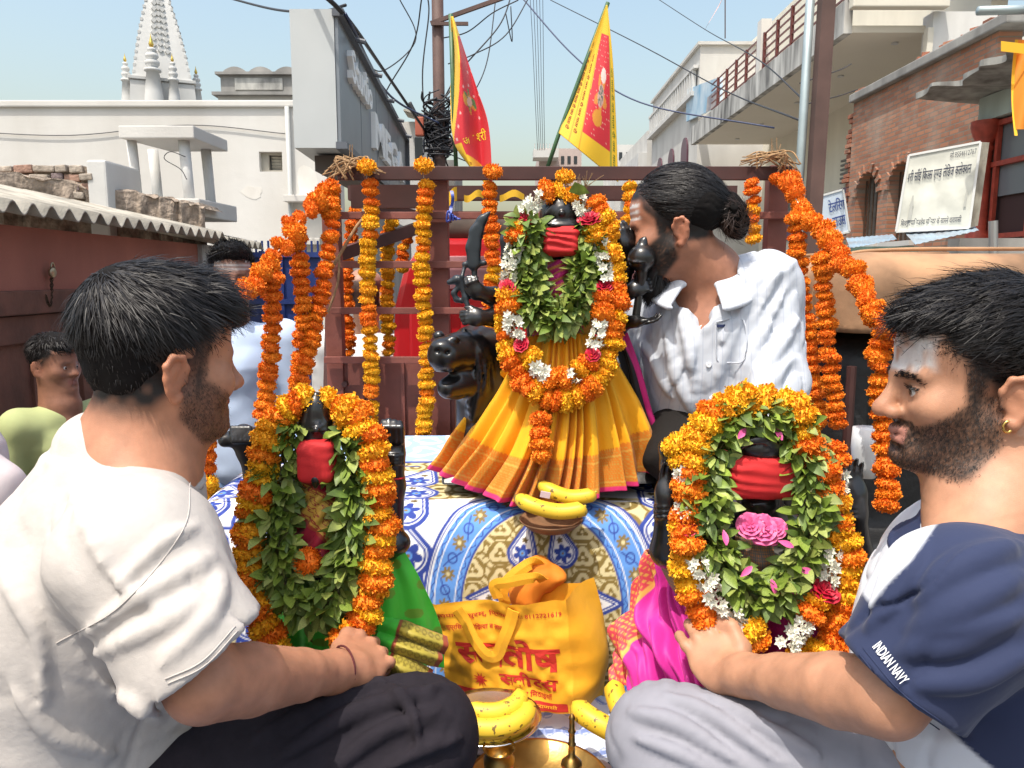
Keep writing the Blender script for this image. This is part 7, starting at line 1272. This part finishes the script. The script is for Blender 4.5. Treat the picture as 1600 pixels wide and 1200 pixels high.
# ---------------------------------------------------------------- right idol
YR = 1.24; ri = thing('idol', 'black stone idol on the right in magenta sari with face covered by red cloth', 'idol', W(1185, 1060, YR+.02))
S = SDF((.18, 1.05, .12), (.66, 1.48, .74), .0028)
S.ell(W(1185, 725, YR+.03), (.058, .058, .072), k=0); S.ell(W(1187, 695, YR-.03), (.048, .045, .032), k=.015); S.chain([W(1187, 680, YR-.01), W(1187, 660, YR-.03), W(1187, 645, YR-.035)], [.026, .014, .008], .012); S.cap(W(1185, 775, YR+.02), W(1185, 830, YR+.04), .036, .045, .02); S.ell(W(1185, 784, YR-.03), (.03, .03, .022), k=.015); S.cap(W(1185, 780, YR-.02), W(1185, 830, YR+.03), .03, .04, .02); S.ell(W(1185, 870, YR+.05), (.10, .055, .10), k=.03); S.ell(W(1190, 980, YR+.06), (.11, .08, .12), k=.05)
S.chain([W(1140+3*k, 702-14*math.sin(math.pi*k/30), YR-.075+.0001*(k-15)**2) for k in range(31)], .004, .003)
for k in range(16): S.ell(W(1150+4.8*k, 697-11*math.sin(math.pi*(k+.5)/16), YR-.076+.0002*(k-7.5)**2), .0035, k=.002); S.ell(W(1158+3.6*k, 702-10*math.sin(math.pi*(k+.5)/16), YR-.077+.0001*(k-7.5)**2), .0025, k=.001)
S.cap(W(1176, 788, YR-.058), W(1196, 788, YR-.058), .0035, .0035, .003)
# the raised hands at each side
for s, u, v in ((-1, 1045, 760), (1, 1332, 770)):
    S.chain([W(1185+s*60, 850, YR+.03), W(u+s*2, 860, YR+.02), W(u, 800, YR+.005), W(u, 780, YR)], [.034, .028, .022, .02], .012); hand(S, W(u, 790, YR), W(u, 760, YR-.004), A3((-s*.1, 0, 1)), A3((0, 1, .1)), A3((-s, 0, 0)), .46, curl=(.15, .25, .2), k=.003)
    for v_ in (792, 800, 808): S.chain([W(u+22*math.cos(a), v_, YR+.003-.024*math.sin(a)) for a in np.linspace(0, 6.283, 14)], .003, .002)
    if s > 0: continue
    S.chain([W(1185+s*60, 830, YR+.05), W(u-s*6, 730, YR+.06), W(u+s*0, 700, YR+.05)], [.03, .02, .018], .012); S.ell(W(u-s*2, 700, YR+.045), (.016, .014, .02), k=.008)
wr_ = W(1108, 845, YR-.01); S.chain([W(1120, 880, YR+.02), wr_], [.03, .026], .012); S.ell(W(1105, 835, YR-.015), (.03, .025, .033), k=.01)
put('figure', S.mesh('figure'), STONE, ri)
red_wrap('red_blindfold', W(1184, 739, YR-.035), (.056, .046, .058), ri, 23)
MG = A3((.56, .022, .27))
def mcol(A_, B_):
    c = np.zeros(A_.shape+(3,)); c[:] = MG; b = (A_ < .20); c[b] = A3((.55, .05, .07)); r = np.mod(B_*24, 1) < .5; q = np.mod(A_*50+np.floor(B_*24)*.5, 1) < .5; c[b & r & q] = A3((.62, .30, .06)); c[np.abs(A_-.20) < .008] = A3((.68, .36, .08)); return c
mf = lambda A_, B_, V: .013*np.sin(A_*13-B_*8+2*np.sin(B_*5))+.007*np.sin(A_*31-B_*14+2*vnoise(V, 9, 2))+.010*vnoise(V, 14, 5)+.004*np.sin(A_*70-B_*40+4*vnoise(V, 16, 8))+.004*vnoise(V, 30, 6)
patch('magenta_sari', [[(1015, 858, 1.36), (1040, 885, 1.32), (1070, 910, 1.30), (1110, 930, 1.29)], [(985, 930, 1.37), (1020, 950, 1.31), (1065, 965, 1.27), (1110, 975, 1.25)], [(962, 990, 1.36), (1010, 1010, 1.29), (1060, 1030, 1.24), (1110, 1035, 1.22)], [(945, 1060, 1.34), (1000, 1085, 1.27), (1060, 1105, 1.22), (1115, 1105, 1.20)]], 160, 140, SILK, ri, mf, mcol)
patch('magenta_skirt', [[(1090, 900, 1.26), (1140, 905, 1.23), (1200, 905, 1.22), (1270, 900, 1.23), (1345, 885, 1.27)], [(1085, 1000, 1.24), (1140, 1010, 1.20), (1200, 1010, 1.19), (1280, 1000, 1.20), (1362, 955, 1.26)], [(1085, 1110, 1.22), (1140, 1120, 1.18), (1200, 1120, 1.17), (1280, 1110, 1.18), (1360, 1060, 1.25)]], 180, 120, SILK, ri, lambda A_, B_, V: .009*np.sin(A_*44+B_*3)+.005*vnoise(V, 16, 7), lambda A_, B_: np.where((np.mod(A_*6, 1) < .1)[..., None], A3((.50, .02, .10)), A3((.46, .012, .16))))
def grc(A_, B_): c = np.zeros(A_.shape+(3,)); c[:] = A3((.16, .15, .13)); b = (np.mod(A_*26, 1) < .5) & (np.mod(B_*30, 1) < .55) & (A_ < .7); c[b] = A3((.55, .22, .07)); return c
patch('grey_gold_blouse', [[(1148, 832, 1.20), (1190, 830, 1.185), (1238, 838, 1.20)], [(1155, 870, 1.195), (1195, 880, 1.175), (1240, 868, 1.20)], [(1160, 905, 1.20), (1195, 912, 1.18), (1236, 900, 1.20)]], 70, 50, SILK, ri, lambda A_, B_, V: .003*np.sin(B_*16), grc)
patch('grey_gold_sleeve', [[(1030, 880, 1.30), (1050, 890, 1.27), (1075, 905, 1.26)], [(1048, 915, 1.28), (1065, 925, 1.26), (1085, 935, 1.25)], [(1070, 945, 1.28), (1080, 952, 1.26), (1095, 958, 1.25)]], 40, 40, SILK, ri, None, grc)
gr_ = 1.135
garland('marigold garland running round the outside of the right idol', [W(1180, 622, gr_+.06), W(1120, 640, gr_+.05), W(1095, 690, gr_+.04), W(1080, 760, gr_+.03), W(1074, 840, gr_+.02), W(1080, 910, gr_+.005), W(1100, 960, gr_), W(1130, 990, gr_-.01)], mix(33, 60, .55, 1), .028, .020, seed=33)
garland('marigold garland on the polo shirt side of the right idol', [W(1190, 622, gr_+.06), W(1240, 640, gr_+.05), W(1262, 690, gr_+.04), W(1290, 760, gr_+.03), W(1312, 840, gr_+.02), W(1322, 900, gr_+.01), W(1315, 960, gr_), W(1290, 1010, gr_-.01), W(1250, 1042, gr_-.015), W(1200, 1058, gr_-.01), W(1160, 1050, gr_-.01)], mix(34, 90, .5, 1), .028, .020, seed=34)
garland('mixed garland with white tuberose and roses on the magenta sari side of the right idol', [W(1058, 690, gr_+.06), W(1064, 725, gr_+.05), W(1070, 780, gr_+.04), W(1070, 820, gr_+.02), W(1080, 860, gr_), W(1105, 910, gr_-.01), W(1135, 950, gr_-.015), W(1165, 980, gr_-.02), W(1182, 1010, gr_-.02)], [(.07, 'Y'), (.29, 'W'), (.335, 'R'), (.46, 'O'), (.88, 'W'), (1, 'YO')], .026, .0195, name='mixed_garland', seed=35)
garland('mixed garland with white tuberose and roses on the polo shirt side of the right idol', [W(1302, 690, gr_+.06), W(1304, 725, gr_+.05), W(1302, 780, gr_+.04), W(1300, 830, gr_+.02), W(1296, 870, gr_+.01), W(1285, 915, gr_), W(1268, 950, gr_-.01), W(1240, 985, gr_-.015), W(1222, 1010, gr_-.02)], [(.08, 'O'), (.24, 'W'), (.30, 'R'), (.44, 'OY'), (.62, 'W'), (.67, 'R'), (.80, 'YO'), (1, 'W')], .026, .0195, name='mixed_garland', seed=36)
leaf_garland('dense green basil-leaf garland around the head and chest of the right idol', [W(1190, 645, gr_+.05), W(1138, 664, gr_+.05), W(1110, 730, gr_+.04), W(1108, 790, gr_+.02), W(1116, 850, gr_+.01), W(1150, 910, gr_), W(1195, 935, gr_-.005), W(1235, 905, gr_), W(1262, 850, gr_+.01), W(1270, 790, gr_+.02), W(1264, 730, gr_+.03), W(1240, 668, gr_+.05), W(1195, 645, gr_+.05)], .023, 1350, .026, 37)
t = thing('pink_rose', 'bunch of pink rose petals on the chest of the right idol', 'flower', W(1190, 828, gr_)); g = random.Random(4)
for u, v, s in ((1172, 822, .022), (1192, 828, .026), (1212, 826, .018), (1184, 836, .018), (1204, 838, .016)): o = put('bloom', PR, parent=t); at_dir(o, W(u, v, gr_+.015), (g.uniform(-.4, .4), -.8, .6), g.uniform(0, 6), s)
ptm = leaf_mesh('petal', (.72, .10, .30), .15, .5)
for i, (u, v, Y_) in enumerate(((1135, 852, gr_-.02), (1240, 855, gr_-.02), (1175, 885, gr_-.02), (1205, 905, gr_-.02), (1228, 920, gr_-.025), (1153, 685, gr_+.02), (1222, 688, gr_+.02), (1270, 893, gr_-.02))):
    t = thing('petal', 'loose pink petal caught in the leaves of the right idol', 'petal', W(u, v, Y_), 'pink petals on the right idol'); o = put('petal_blade', ptm, parent=t); at_dir(o, W(u, v, Y_), (.1, -.9, .5), i*1.1, (.024, .024, .02))
# ================================================================ bag, fruit, brassware
bg = thing('shopping_bag', 'orange-yellow cloth carry bag with red Hindi lettering and two handles', 'bag', W(850, 1110, 1.36))
BAG = mat('nonwoven_orange', (.84, .39, .015), .75, var=(14, .12), bump=(700, .25, .001), bump2=(30, .15, .01)); inkr = mat('bag_red_ink', (.52, .022, .012), .7, var=(40, .15))
TL, TR, BRc, BLc = W(678, 940, 1.47), W(884, 938, 1.375), W(900, 1116, 1.365), W(700, 1076, 1.46)
nb = np.cross(TR-TL, BLc-TL); nb /= np.linalg.norm(nb); nb = nb if nb@(CAM-TL) > 0 else -nb
def bagf(s, t, off=0):
    p = (BLc*(1-s)+BRc*s)*(1-t)+(TL*(1-s)+TR*s)*t; w = .012*math.sin(s*7+t*3)*t*(1-abs(2*s-1))+.006*vnoise(np.array([[s*7, t*6, 2.]]), 1.0, 3)[0]+.004*vnoise(np.array([[s*16, t*13, 5.]]), 1.0, 4)[0]+.018*(1-(2*s-1)**2)*(.3+.7*(1-t))+.010*math.sin(s*9+1)*t**3
    return p+nb*(w+off)
MB().grid(lambda a, b: bagf(a, b), 60, 44).put('front_panel', BAG, bg, True)
S1, S2 = W(928, 903, 1.47), W(942, 1087, 1.47)
mid_t, mid_b = W(955, 985, 1.44), W(950, 1050, 1.45)
MB().grid(lambda a, b: (lambda e, f: e*(1-a)+f*a+A3((.012*math.sin(a*math.pi)*math.sin(b*5)+.02*math.sin(a*math.pi)*math.sin(b*math.pi), -.008*math.sin(a*6), 0)))(bagf(1, b), S2*(1-b)+S1*b+A3((.016*math.sin(b*math.pi), 0, 0))), 24, 40).put('side_panel', BAG, bg, True)
BK = lambda s, t: (W(735, 1060, 1.52)*(1-s)+S2*s)*(1-t)+(W(770, 912, 1.55)*(1-s)+S1*s)*t
MB().grid(lambda a, b: BK(a, b)+A3((0, .01*math.sin(a*8), .012*math.sin(a*5)*b)), 30, 20).put('back_panel', BAG, bg, True)
def strip(name, pts, w, wd=(1, 0, .15)):
    P = catmull(pts, 10); wd = A3(wd); n = len(P); V = []
    for i, p in enumerate(P):
        d = P[min(i+1, n-1)]-P[max(i-1, 0)]; d /= np.linalg.norm(d)+1e-9; x = np.cross(d, nb); x /= np.linalg.norm(x)+1e-9; V += [p-x*w/2, p+nb*.002, p+x*w/2]
    o = put(name, mesh_np(name, V, [(i*3+j, i*3+j+1, i*3+j+4, i*3+j+3) for i in range(n-1) for j in (0, 1)], False), BAG, bg); md = o.modifiers.new('s', 'SOLIDIFY'); md.thickness = .002
o_ = lambda s, t: bagf(s, t, .004)
strip('handle', [o_(.19, .93), o_(.24, .80), bagf(.30, .63, .012), bagf(.39, .50, .018), bagf(.47, .50, .018), bagf(.54, .66, .014), bagf(.60, .82, .008), o_(.64, .95)], .024)
strip('handle', [W(790, 945, 1.46), W(785, 925, 1.46), W(796, 905, 1.46), W(830, 880, 1.47), W(846, 888, 1.49), W(842, 905, 1.51), W(838, 930, 1.52)], .024)
strip('handle_loop', [W(778, 935, 1.44), W(772, 915, 1.44), W(795, 910, 1.43), W(835, 903, 1.43), W(850, 908, 1.45)], .022)
for k, (tx, bxx, bo) in enumerate((('िपपाम~, मधुरम~, िप्रयम्'.replace('म~', 'म्'), (.04, .83, .58, .895), .012), ('मो.: 8112721619', (.63, .86, .96, .91), .012), ('सुप्रिसद्ध गोिझया व लाल पेड़ा', (.08, .70, .60, .775), .016), ('सन~तोष', (.14, .37, .93, .66), .035), ('स~वीट~स', (.46, .20, .90, .34), .03), ('नमकीन व िमठाईयाँ', (.48, .115, .85, .175), .016))):
    lettering('lettering', tx, lambda s, t: bagf(s, t, .0016), inkr, bg, bxx, bo, 1)
MB().grid(lambda a, b: bagf(.05+.90*a, .015+.075*b, .0012), 40, 3).put('red_band', inkr, bg, True); lettering('lettering', 'िशवपुर - वाराणसी', lambda s, t: bagf(s, t, .0022), BAG, bg, (.50, .03, .88, .075), .012, 1)
for k in range(10):                                                  # sun-like emblem
    a = 6.283*k/10; put('emblem', mesh_np('e', [bagf(.30+.060*q*math.cos(a+w), .20+.085*q*math.sin(a+w), .0017) for q, w in ((.45, -.25), (1, 0), (.45, .25))], [[0, 1, 2]], False), inkr, bg)
put('emblem', mesh_np('e', [bagf(.30+.026*math.cos(a), .20+.037*math.sin(a), .0017) for a in np.linspace(0, 6.283, 20, endpoint=False)], [list(range(20))], False), inkr, bg)
S = SDF(W(800, 960, 1.5)-A3((.02, .1, .06)), W(880, 870, 1.5)+A3((.04, .12, .03)), .005); S.chain([W(815, 930, 1.49), W(840, 895, 1.5), W(866, 905, 1.5)], [.03, .028, .024], .02); S.disp(lambda P: .010*vnoise(P, 26, 3)+.006*vnoise(P, 50, 4)); put('folded_bag_inside', S.mesh('folded_bag_inside'), mat('nonwoven_deep_orange', (.66, .20, .01), .75, bump=(700, .25, .001)), bg)
# bananas
bmn = bpy.data.materials.new('banana_peel'); bmn.use_nodes = True; tt = bmn.node_tree; L = tt.links.new; pb = tt.nodes['Principled BSDF']; tc = tt.nodes.new('ShaderNodeTexCoord'); n1 = tt.nodes.new('ShaderNodeTexNoise'); n1.inputs['Scale'].default_value = 95; n1.inputs['Detail'].default_value = 5; L(tc.outputs['Object'], n1.inputs['Vector']); r1 = tt.nodes.new('ShaderNodeValToRGB'); r1.color_ramp.elements[0].position = .61; r1.color_ramp.elements[1].position = .65; L(n1.outputs[0], r1.inputs[0])
at_ = tt.nodes.new('ShaderNodeAttribute'); at_.attribute_name = 'Col'; mx = tt.nodes.new('ShaderNodeMix'); mx.data_type = 'RGBA'; ml = tt.nodes.new('ShaderNodeMath'); ml.operation = 'MULTIPLY'; ml.inputs[1].default_value = .85; L(r1.outputs[0], ml.inputs[0]); L(ml.outputs[0], mx.inputs[0]); L(at_.outputs[0], mx.inputs[6]); mx.inputs[7].default_value = (.05, .022, .008, 1); L(mx.outputs[2], pb.inputs['Base Color']); pb.inputs['Roughness'].default_value = .5
def banana(label, pts, r, parent=None, seed=0):
    P = catmull(pts, 8); n = len(P); V = []; C = []; k_ = 10; up = A3((0, -.6, .8))
    for i, p in enumerate(P):
        t = i/(n-1); d = P[min(i+1, n-1)]-P[max(i-1, 0)]; d /= np.linalg.norm(d); x = np.cross(d, up); x /= np.linalg.norm(x); y = np.cross(x, d); rr = r*(.30+.70*min(1, (t/.16))**.6) if t < .16 else r*(1 if t < .78 else max(.16, 1-((t-.78)/.16)**1.4*.84))
        for k in range(k_): a = 6.283*k/k_; q = rr*.92*(1+.08*math.cos(5*a)); V.append(p+q*(math.cos(a)*x+math.sin(a)*y)); c = A3((.72, .47, .03)) if .06 < t < .86 else A3((.16, .11, .03)) if t <= .06 else A3((.50, .42, .05)); C.append(c)
    F = [(i*k_+k, i*k_+(k+1) % k_, (i+1)*k_+(k+1) % k_, (i+1)*k_+k) for i in range(n-1) for k in range(k_)]+[tuple(range(k_))[::-1], tuple((n-1)*k_+k for k in range(k_))]
    me = mesh_np('banana', np.array(V), F, True, np.array(C)); return put('banana', me, bmn, parent, label=label, cat=None if parent else 'banana')
hc = thing('banana_hand', 'two bananas on a small leaf plate at the feet of the central idol', 'fruit', W(865, 805, 1.53)); banana(None, [W(805, 775, 1.53), W(830, 790, 1.505), W(870, 800, 1.50), W(905, 797, 1.50), W(915, 790, 1.51)], .0175, hc); banana(None, [W(842, 755, 1.56), W(862, 768, 1.535), W(890, 777, 1.53), W(920, 775, 1.53), W(932, 768, 1.54)], .0165, hc)
MB().lathe(W(861, 806, 1.53)+A3((0, 0, -.03)), [(.03, 0), (.045, .004), (.062, .018), (.066, .024), (.062, .021), (.044, .008), (.0001, .006)], 28).put('leaf_plate', mat('sal_leaf', (.22, .11, .05), .7, var=(40, .4)), smooth=True, label='small brown leaf bowl under the two bananas', cat='bowl'); MB().box(W(852, 773, 1.505), (.020, .004, .012), rot('Y', .2)).put('paper_slip', mat('pink_paper', (.55, .42, .46), .8), label='tiny folded paper slip resting on the two bananas', cat='paper')
pl_ = thing('steel_plate', 'round steel plate holding bananas beside the dark trousers', 'plate', W(770, 1140, 1.25)); pc = W(765, 1128, 1.30); MB().lathe(pc, [(.0001, .001), (.07, .001), (.085, .008), (.094, .011), (.095, .013), (.085, .011), (.07, .004), (.0001, .004)], 40).put('dish', mat('steel', (.62, .62, .62), .25, 1.0), pl_, True)
hb_ = thing('banana_hand', 'bunch of bananas on the steel plate beside the dark trousers', 'fruit', W(770, 1120, 1.27)); banana(None, [W(812, 1080, 1.30), W(808, 1098, 1.27), W(780, 1112, 1.25), W(745, 1112, 1.25), W(712, 1100, 1.27)], .0185, hb_); banana(None, [W(822, 1096, 1.29), W(820, 1118, 1.25), W(790, 1135, 1.225), W(750, 1138, 1.22), W(712, 1128, 1.23)], .0195, hb_); banana(None, [W(824, 1100, 1.30), W(816, 1128, 1.265), W(780, 1146, 1.235), W(745, 1150, 1.23), W(715, 1145, 1.23)], .018, hb_)
hr = thing('banana_hand', 'pair of overripe bananas leaning by the grey trousers', 'fruit', W(930, 1130, 1.27)); banana(None, [W(898, 1100, 1.30), W(912, 1115, 1.27), W(935, 1130, 1.25), W(965, 1145, 1.24), W(990, 1150, 1.24)], .0205, hr); banana(None, [W(960, 1068, 1.34), W(962, 1085, 1.31), W(970, 1108, 1.28), W(985, 1130, 1.26)], .0200, hr)
brass = mat('brass', (.48, .29, .085), .35, 1.0, var=(14, .4, 6), bump=(80, .1, .005))
tcen = W(842, 1208, 1.20); tcen[2] = .02; ty = thing('brass_tray', 'large shallow brass tray at the bottom edge of the picture', 'tray', tcen); MB().lathe(tcen, [(.0001, .002), (.10, .002), (.112, .008), (.122, .026), (.126, .027), (.124, .029), (.119, .027), (.109, .011), (.0001, .006)], 56).put('dish', brass, ty, True)
pc = W(780, 1200, 1.20); po = thing('brass_pot', 'small round brass pot standing in the brass tray', 'pot', pc); MB().lathe(pc+A3((0, 0, -.004)), [(.0001, .0), (.018, .0), (.026, .010), (.0265, .022), (.021, .031), (.0275, .040), (.0285, .042), (.0265, .0405), (.019, .031), (.024, .02), (.0001, .014)], 36).put('vessel', brass, po, True)
bc = W(893, 1195, 1.19); be = thing('brass_bell', 'brass hand bell with a tall knobbed handle in the tray', 'bell', bc); MB().lathe(bc, [(.0001, 0), (.018, 0), (.017, .006), (.009, .014), (.006, .018), (.0055, .035), (.0075, .038), (.0055, .041), (.005, .058), (.0068, .061), (.005, .064), (.0045, .082), (.0062, .085), (.004, .089), (.0001, .094)], 20).put('handle', brass, be, True)
MB().grid(lambda a, b: (lambda p: A3((p[0], p[1], .026+.012*math.sin(a*4)*b+.006*math.sin(b*7))))(W(918+48*a, 1205-48*b, 1.22+.05*b)), 14, 14).put('banknote', mat('note_print', (.52, .40, .38), .8, var=(90, .5, 3), col2=(.36, .24, .25)), label='crumpled pinkish banknote lying beside the grey trousers', cat='banknote', smooth=True)
t = thing('petals', 'pink rose petals strewn in the brass tray', 'petals', W(845, 1190, 1.2)); g = random.Random(12)
for i in range(16): o = put('petal', ptm, parent=t); p = W(815+g.uniform(0, 40), 1200+g.uniform(-9, 8), 1.2); p[2] = tcen[2]+.012+g.uniform(0, .012); at_dir(o, p, (g.uniform(-.5, .5), -.4, .8), g.uniform(0, 6), .016)
for u, v, lb in ((845, 1040, 0),): pass
# ================================================================ people in the street
def bystander(label, t, f, sc, skin, body, shirt, trouser, hairf, mark=None, beard=.2, h=.007, feet=RZ, arms=None, wd=1.0):
    th = thing('person', label, 'person', (t[0], t[1], feet)); R = basis(f); t = A3(t); nk = t+A3((0, .0, -.17*sc)); sd = R[:, 0]*A3((1, 1, 0)); fw = R[:, 1]; k = sc
    lo = A3((t[0]-.42, t[1]-.36, feet)); hi = A3((t[0]+.42, t[1]+.36, t[2]+.2)); S = SDF(lo, hi, h); head(S, R, t, .95*sc, nk, 1.0, .052); S.frame(); sd = np.cross(body, (0, 0, 1)); sd = sd/np.linalg.norm(sd); ch = nk+A3((0, 0, -.17*k)); S.ell(ch, (.13*k, .12*k, .16*k), k=.03)
    T = SDF(lo, hi, h); hips = nk+A3((0, 0, -.55*k)); T.cap(nk+A3((0, 0, -.09*k)), ch, .085*k*wd, .13*k*wd, .05); T.cap(ch, hips, .135*k*wd, .14*k*wd, .06); L_ = SDF(lo, hi, h)
    for s in (-1, 1):
        sh = nk+sd*s*.185*k*wd+A3((0, 0, -.07*k)); el = sh+A3((0, 0, -.29*k))+sd*s*.04*k; wr = el+A3((0, 0, -.22*k))+A3(body)*.10*k
        if arms and s in arms: el, wr = [A3(q) for q in arms[s]]
        S.chain([sh, el, wr], [.05*k, .042*k, .028*k], .03); hand(S, wr, wr+(wr-el)/np.linalg.norm(wr-el)*.07*k, wr-el, sd*s, body, .95*k, curl=(.3, .4, .3)); T.cap(nk+A3((0, 0, -.07*k)), sh, .06*k*wd, .068*k*wd, .05)
        en = el if shirt[1] == 'short' else wr; T.chain([sh, sh+(el-sh)*(.75 if shirt[1] == 'short' else 1)]+([wr] if shirt[1] == 'long' else []), [.07*k*wd, .062*k*wd]+([.045*k] if shirt[1] == 'long' else []), .04)
        an = A3((nk[0], nk[1], feet))+sd*s*.10*k; kn = (hips+an)/2+sd*s*.05*k; L_.chain([hips+sd*s*.075*k, kn, an+A3((0, 0, .08*k))], [.10*k, .078*k, .06*k], .03); S.chain([ch, hips+sd*s*.06*k, kn, an+A3((0, 0, .06*k))], [.09*k, .07*k, .055*k, .04*k], .03); S.cap(an+A3((0, 0, .04*k)), an+A3(body)*.16*k+A3((0, 0, .03*k)), .04*k, .035*k, .02)
    T.disp(lambda P: .008*vnoise(P, 9, 3)+.004*vnoise(P, 20, 4)); L_.disp(lambda P: .006*vnoise(P, 9, 5)+.003*vnoise(P, 24, 6)); put('body', S.mesh('body', lambda V: skin_cols(V, R, t, .95*sc, skin, beard, hairf, mark)), SKIN, th); so = put('shirt', T.mesh('shirt'), shirt[0], th); put('trousers', L_.mesh('trousers'), trouser, th)
    H = SDF(t-.2, t+.2, .005); H.frame(R, t, .95*sc); H.ell((0, -.02, .058), (.084, .107, .088), k=0); H.ell((0, .04, .10), (.062, .055, .036), k=.03); H.box((0, .07, -.015), (.12, .08, .075), .02, k=.012, op='sub'); H.box((0, -.05, -.125), (.13, .2, .095), .02, k=.02, op='sub'); H.frame(); H.disp(lambda P: .004*vnoise(P, 60, 1))
    return th, so, H, R, t
def std_fade(P): x, y, z = P.T; line = -.03+np.clip(y+.03, 0, .2)*.95; return sstep(-.02, .02, z-line)*(1-sstep(.045, .062, y)*sstep(.098, .075, z))*(y < .085)
jean = mat('faded_denim', (.17, .27, .44), .85, var=(8, .35), bump=(900, .2, .001)); pbs = mat('pale_blue_shirting', (.46, .56, .74), .8, var=(6, .08), bump=(900, .1, .001))
th, so, H, R, t = bystander('standing young man in pale blue shirt and faded jeans behind the left marigold rope', W(364, 434, 3.0), (.35, -.94, -.05), 1.0, (.26, .12, .075), A3((.25, -.97, 0)), (pbs, 'long'), jean, std_fade, lambda P: .75*(P[:, 1] > .05)*(np.abs(P[:, 2]-.05) < .018)*(.6+.4*np.sign(np.sin(P[:, 2]*500))), .35); eyes(R, t, .95, th); hr_ = put('hair', H.mesh('hair'), HAIRB, th)
rt = mesh_roots(hr_, R, t, .95, 3000, None, 41); strands('hair_locks', R, t, .95, rt, np.tile(A3((.3, .5, .4)), (len(rt[0]), 1)), .035, .0012, .25, 3, hr_, curl=.4)
th, so, H, R, t = bystander('boy in pale green shirt looking towards the idols in front of the brown shed doors', W(86, 570, 2.35), (.93, -.25, -.05), .72, (.25, .115, .072), A3((.8, -.6, 0)), (mat('pale_green_cotton', (.38, .42, .19), .85, var=(12, .12), bump=(700, .15, .001)), 'short'), mat('boy_shorts', (.05, .05, .07), .85), std_fade, None, 0, wd=.92); eyes(R, t, .95*.72, th); hk = put('hair', H.mesh('hair'), HAIRB, th); rt = mesh_roots(hk, R, t, .95*.72, 2500); strands('hair_locks', R, t, .95*.72, rt, rt[0]-A3((0, -.03, .16)), .03, .0012, .05, 3, hk, curl=.2); nk = t+A3((0, 0, -.155)); MB().tube([nk+A3((.065*math.cos(a), .06*math.sin(a), -.01-.03*max(0, math.cos(a+.5)))) for a in np.linspace(0, 6.283, 24)], .003, 5, False).put('neck_cord', mat('cord_dark', (.03, .01, .01), .7), th, True)
C = SDF(nk-.12, nk+.12, .004)
for s in (-1, 1): C.chain([nk+A3((.0, s*.06, -.02)), nk+A3((.06, s*.035-.02, -.05)), nk+A3((.075, s*.06-.02, -.08))], [.012, .013, .006], .01)
put('collar', C.mesh('collar'), MATS['pale_green_cotton'], so)
th, so, H, R, t = bystander('grey-haired balding man in white shirt seen from behind through the frame', W(572, 462, 3.5), (.25, .95, 0), 1.0, (.33, .17, .11), A3((.2, .98, 0)), (mat('white_vest', (.66, .66, .64), .85, var=(12, .1)), 'short'), mat('dark_lungi', (.08, .08, .1), .85), lambda P: .75*(P[:, 2] < .07)*(P[:, 2] > -.05)*(P[:, 1] < .03), None, .3)
th, so, H, R, t = bystander('person in a washed pink-white shirt cut off by the picture edge', W(-135, 470, 1.75), (.9, .4, 0), 1.0, (.28, .13, .08), A3((.9, .4, 0)), (mat('pinkish_shirt', (.60, .52, .52), .85, var=(12, .1), bump=(500, .2, .002)), 'long'), mat('lungi_brown', (.10, .07, .06), .85), std_fade, None, .3, arms={1: (W(-10, 770, 1.62), W(60, 900, 1.7))}); put('hair', H.mesh('hair'), HAIRM, th)
bpy.data.objects.remove(FO)
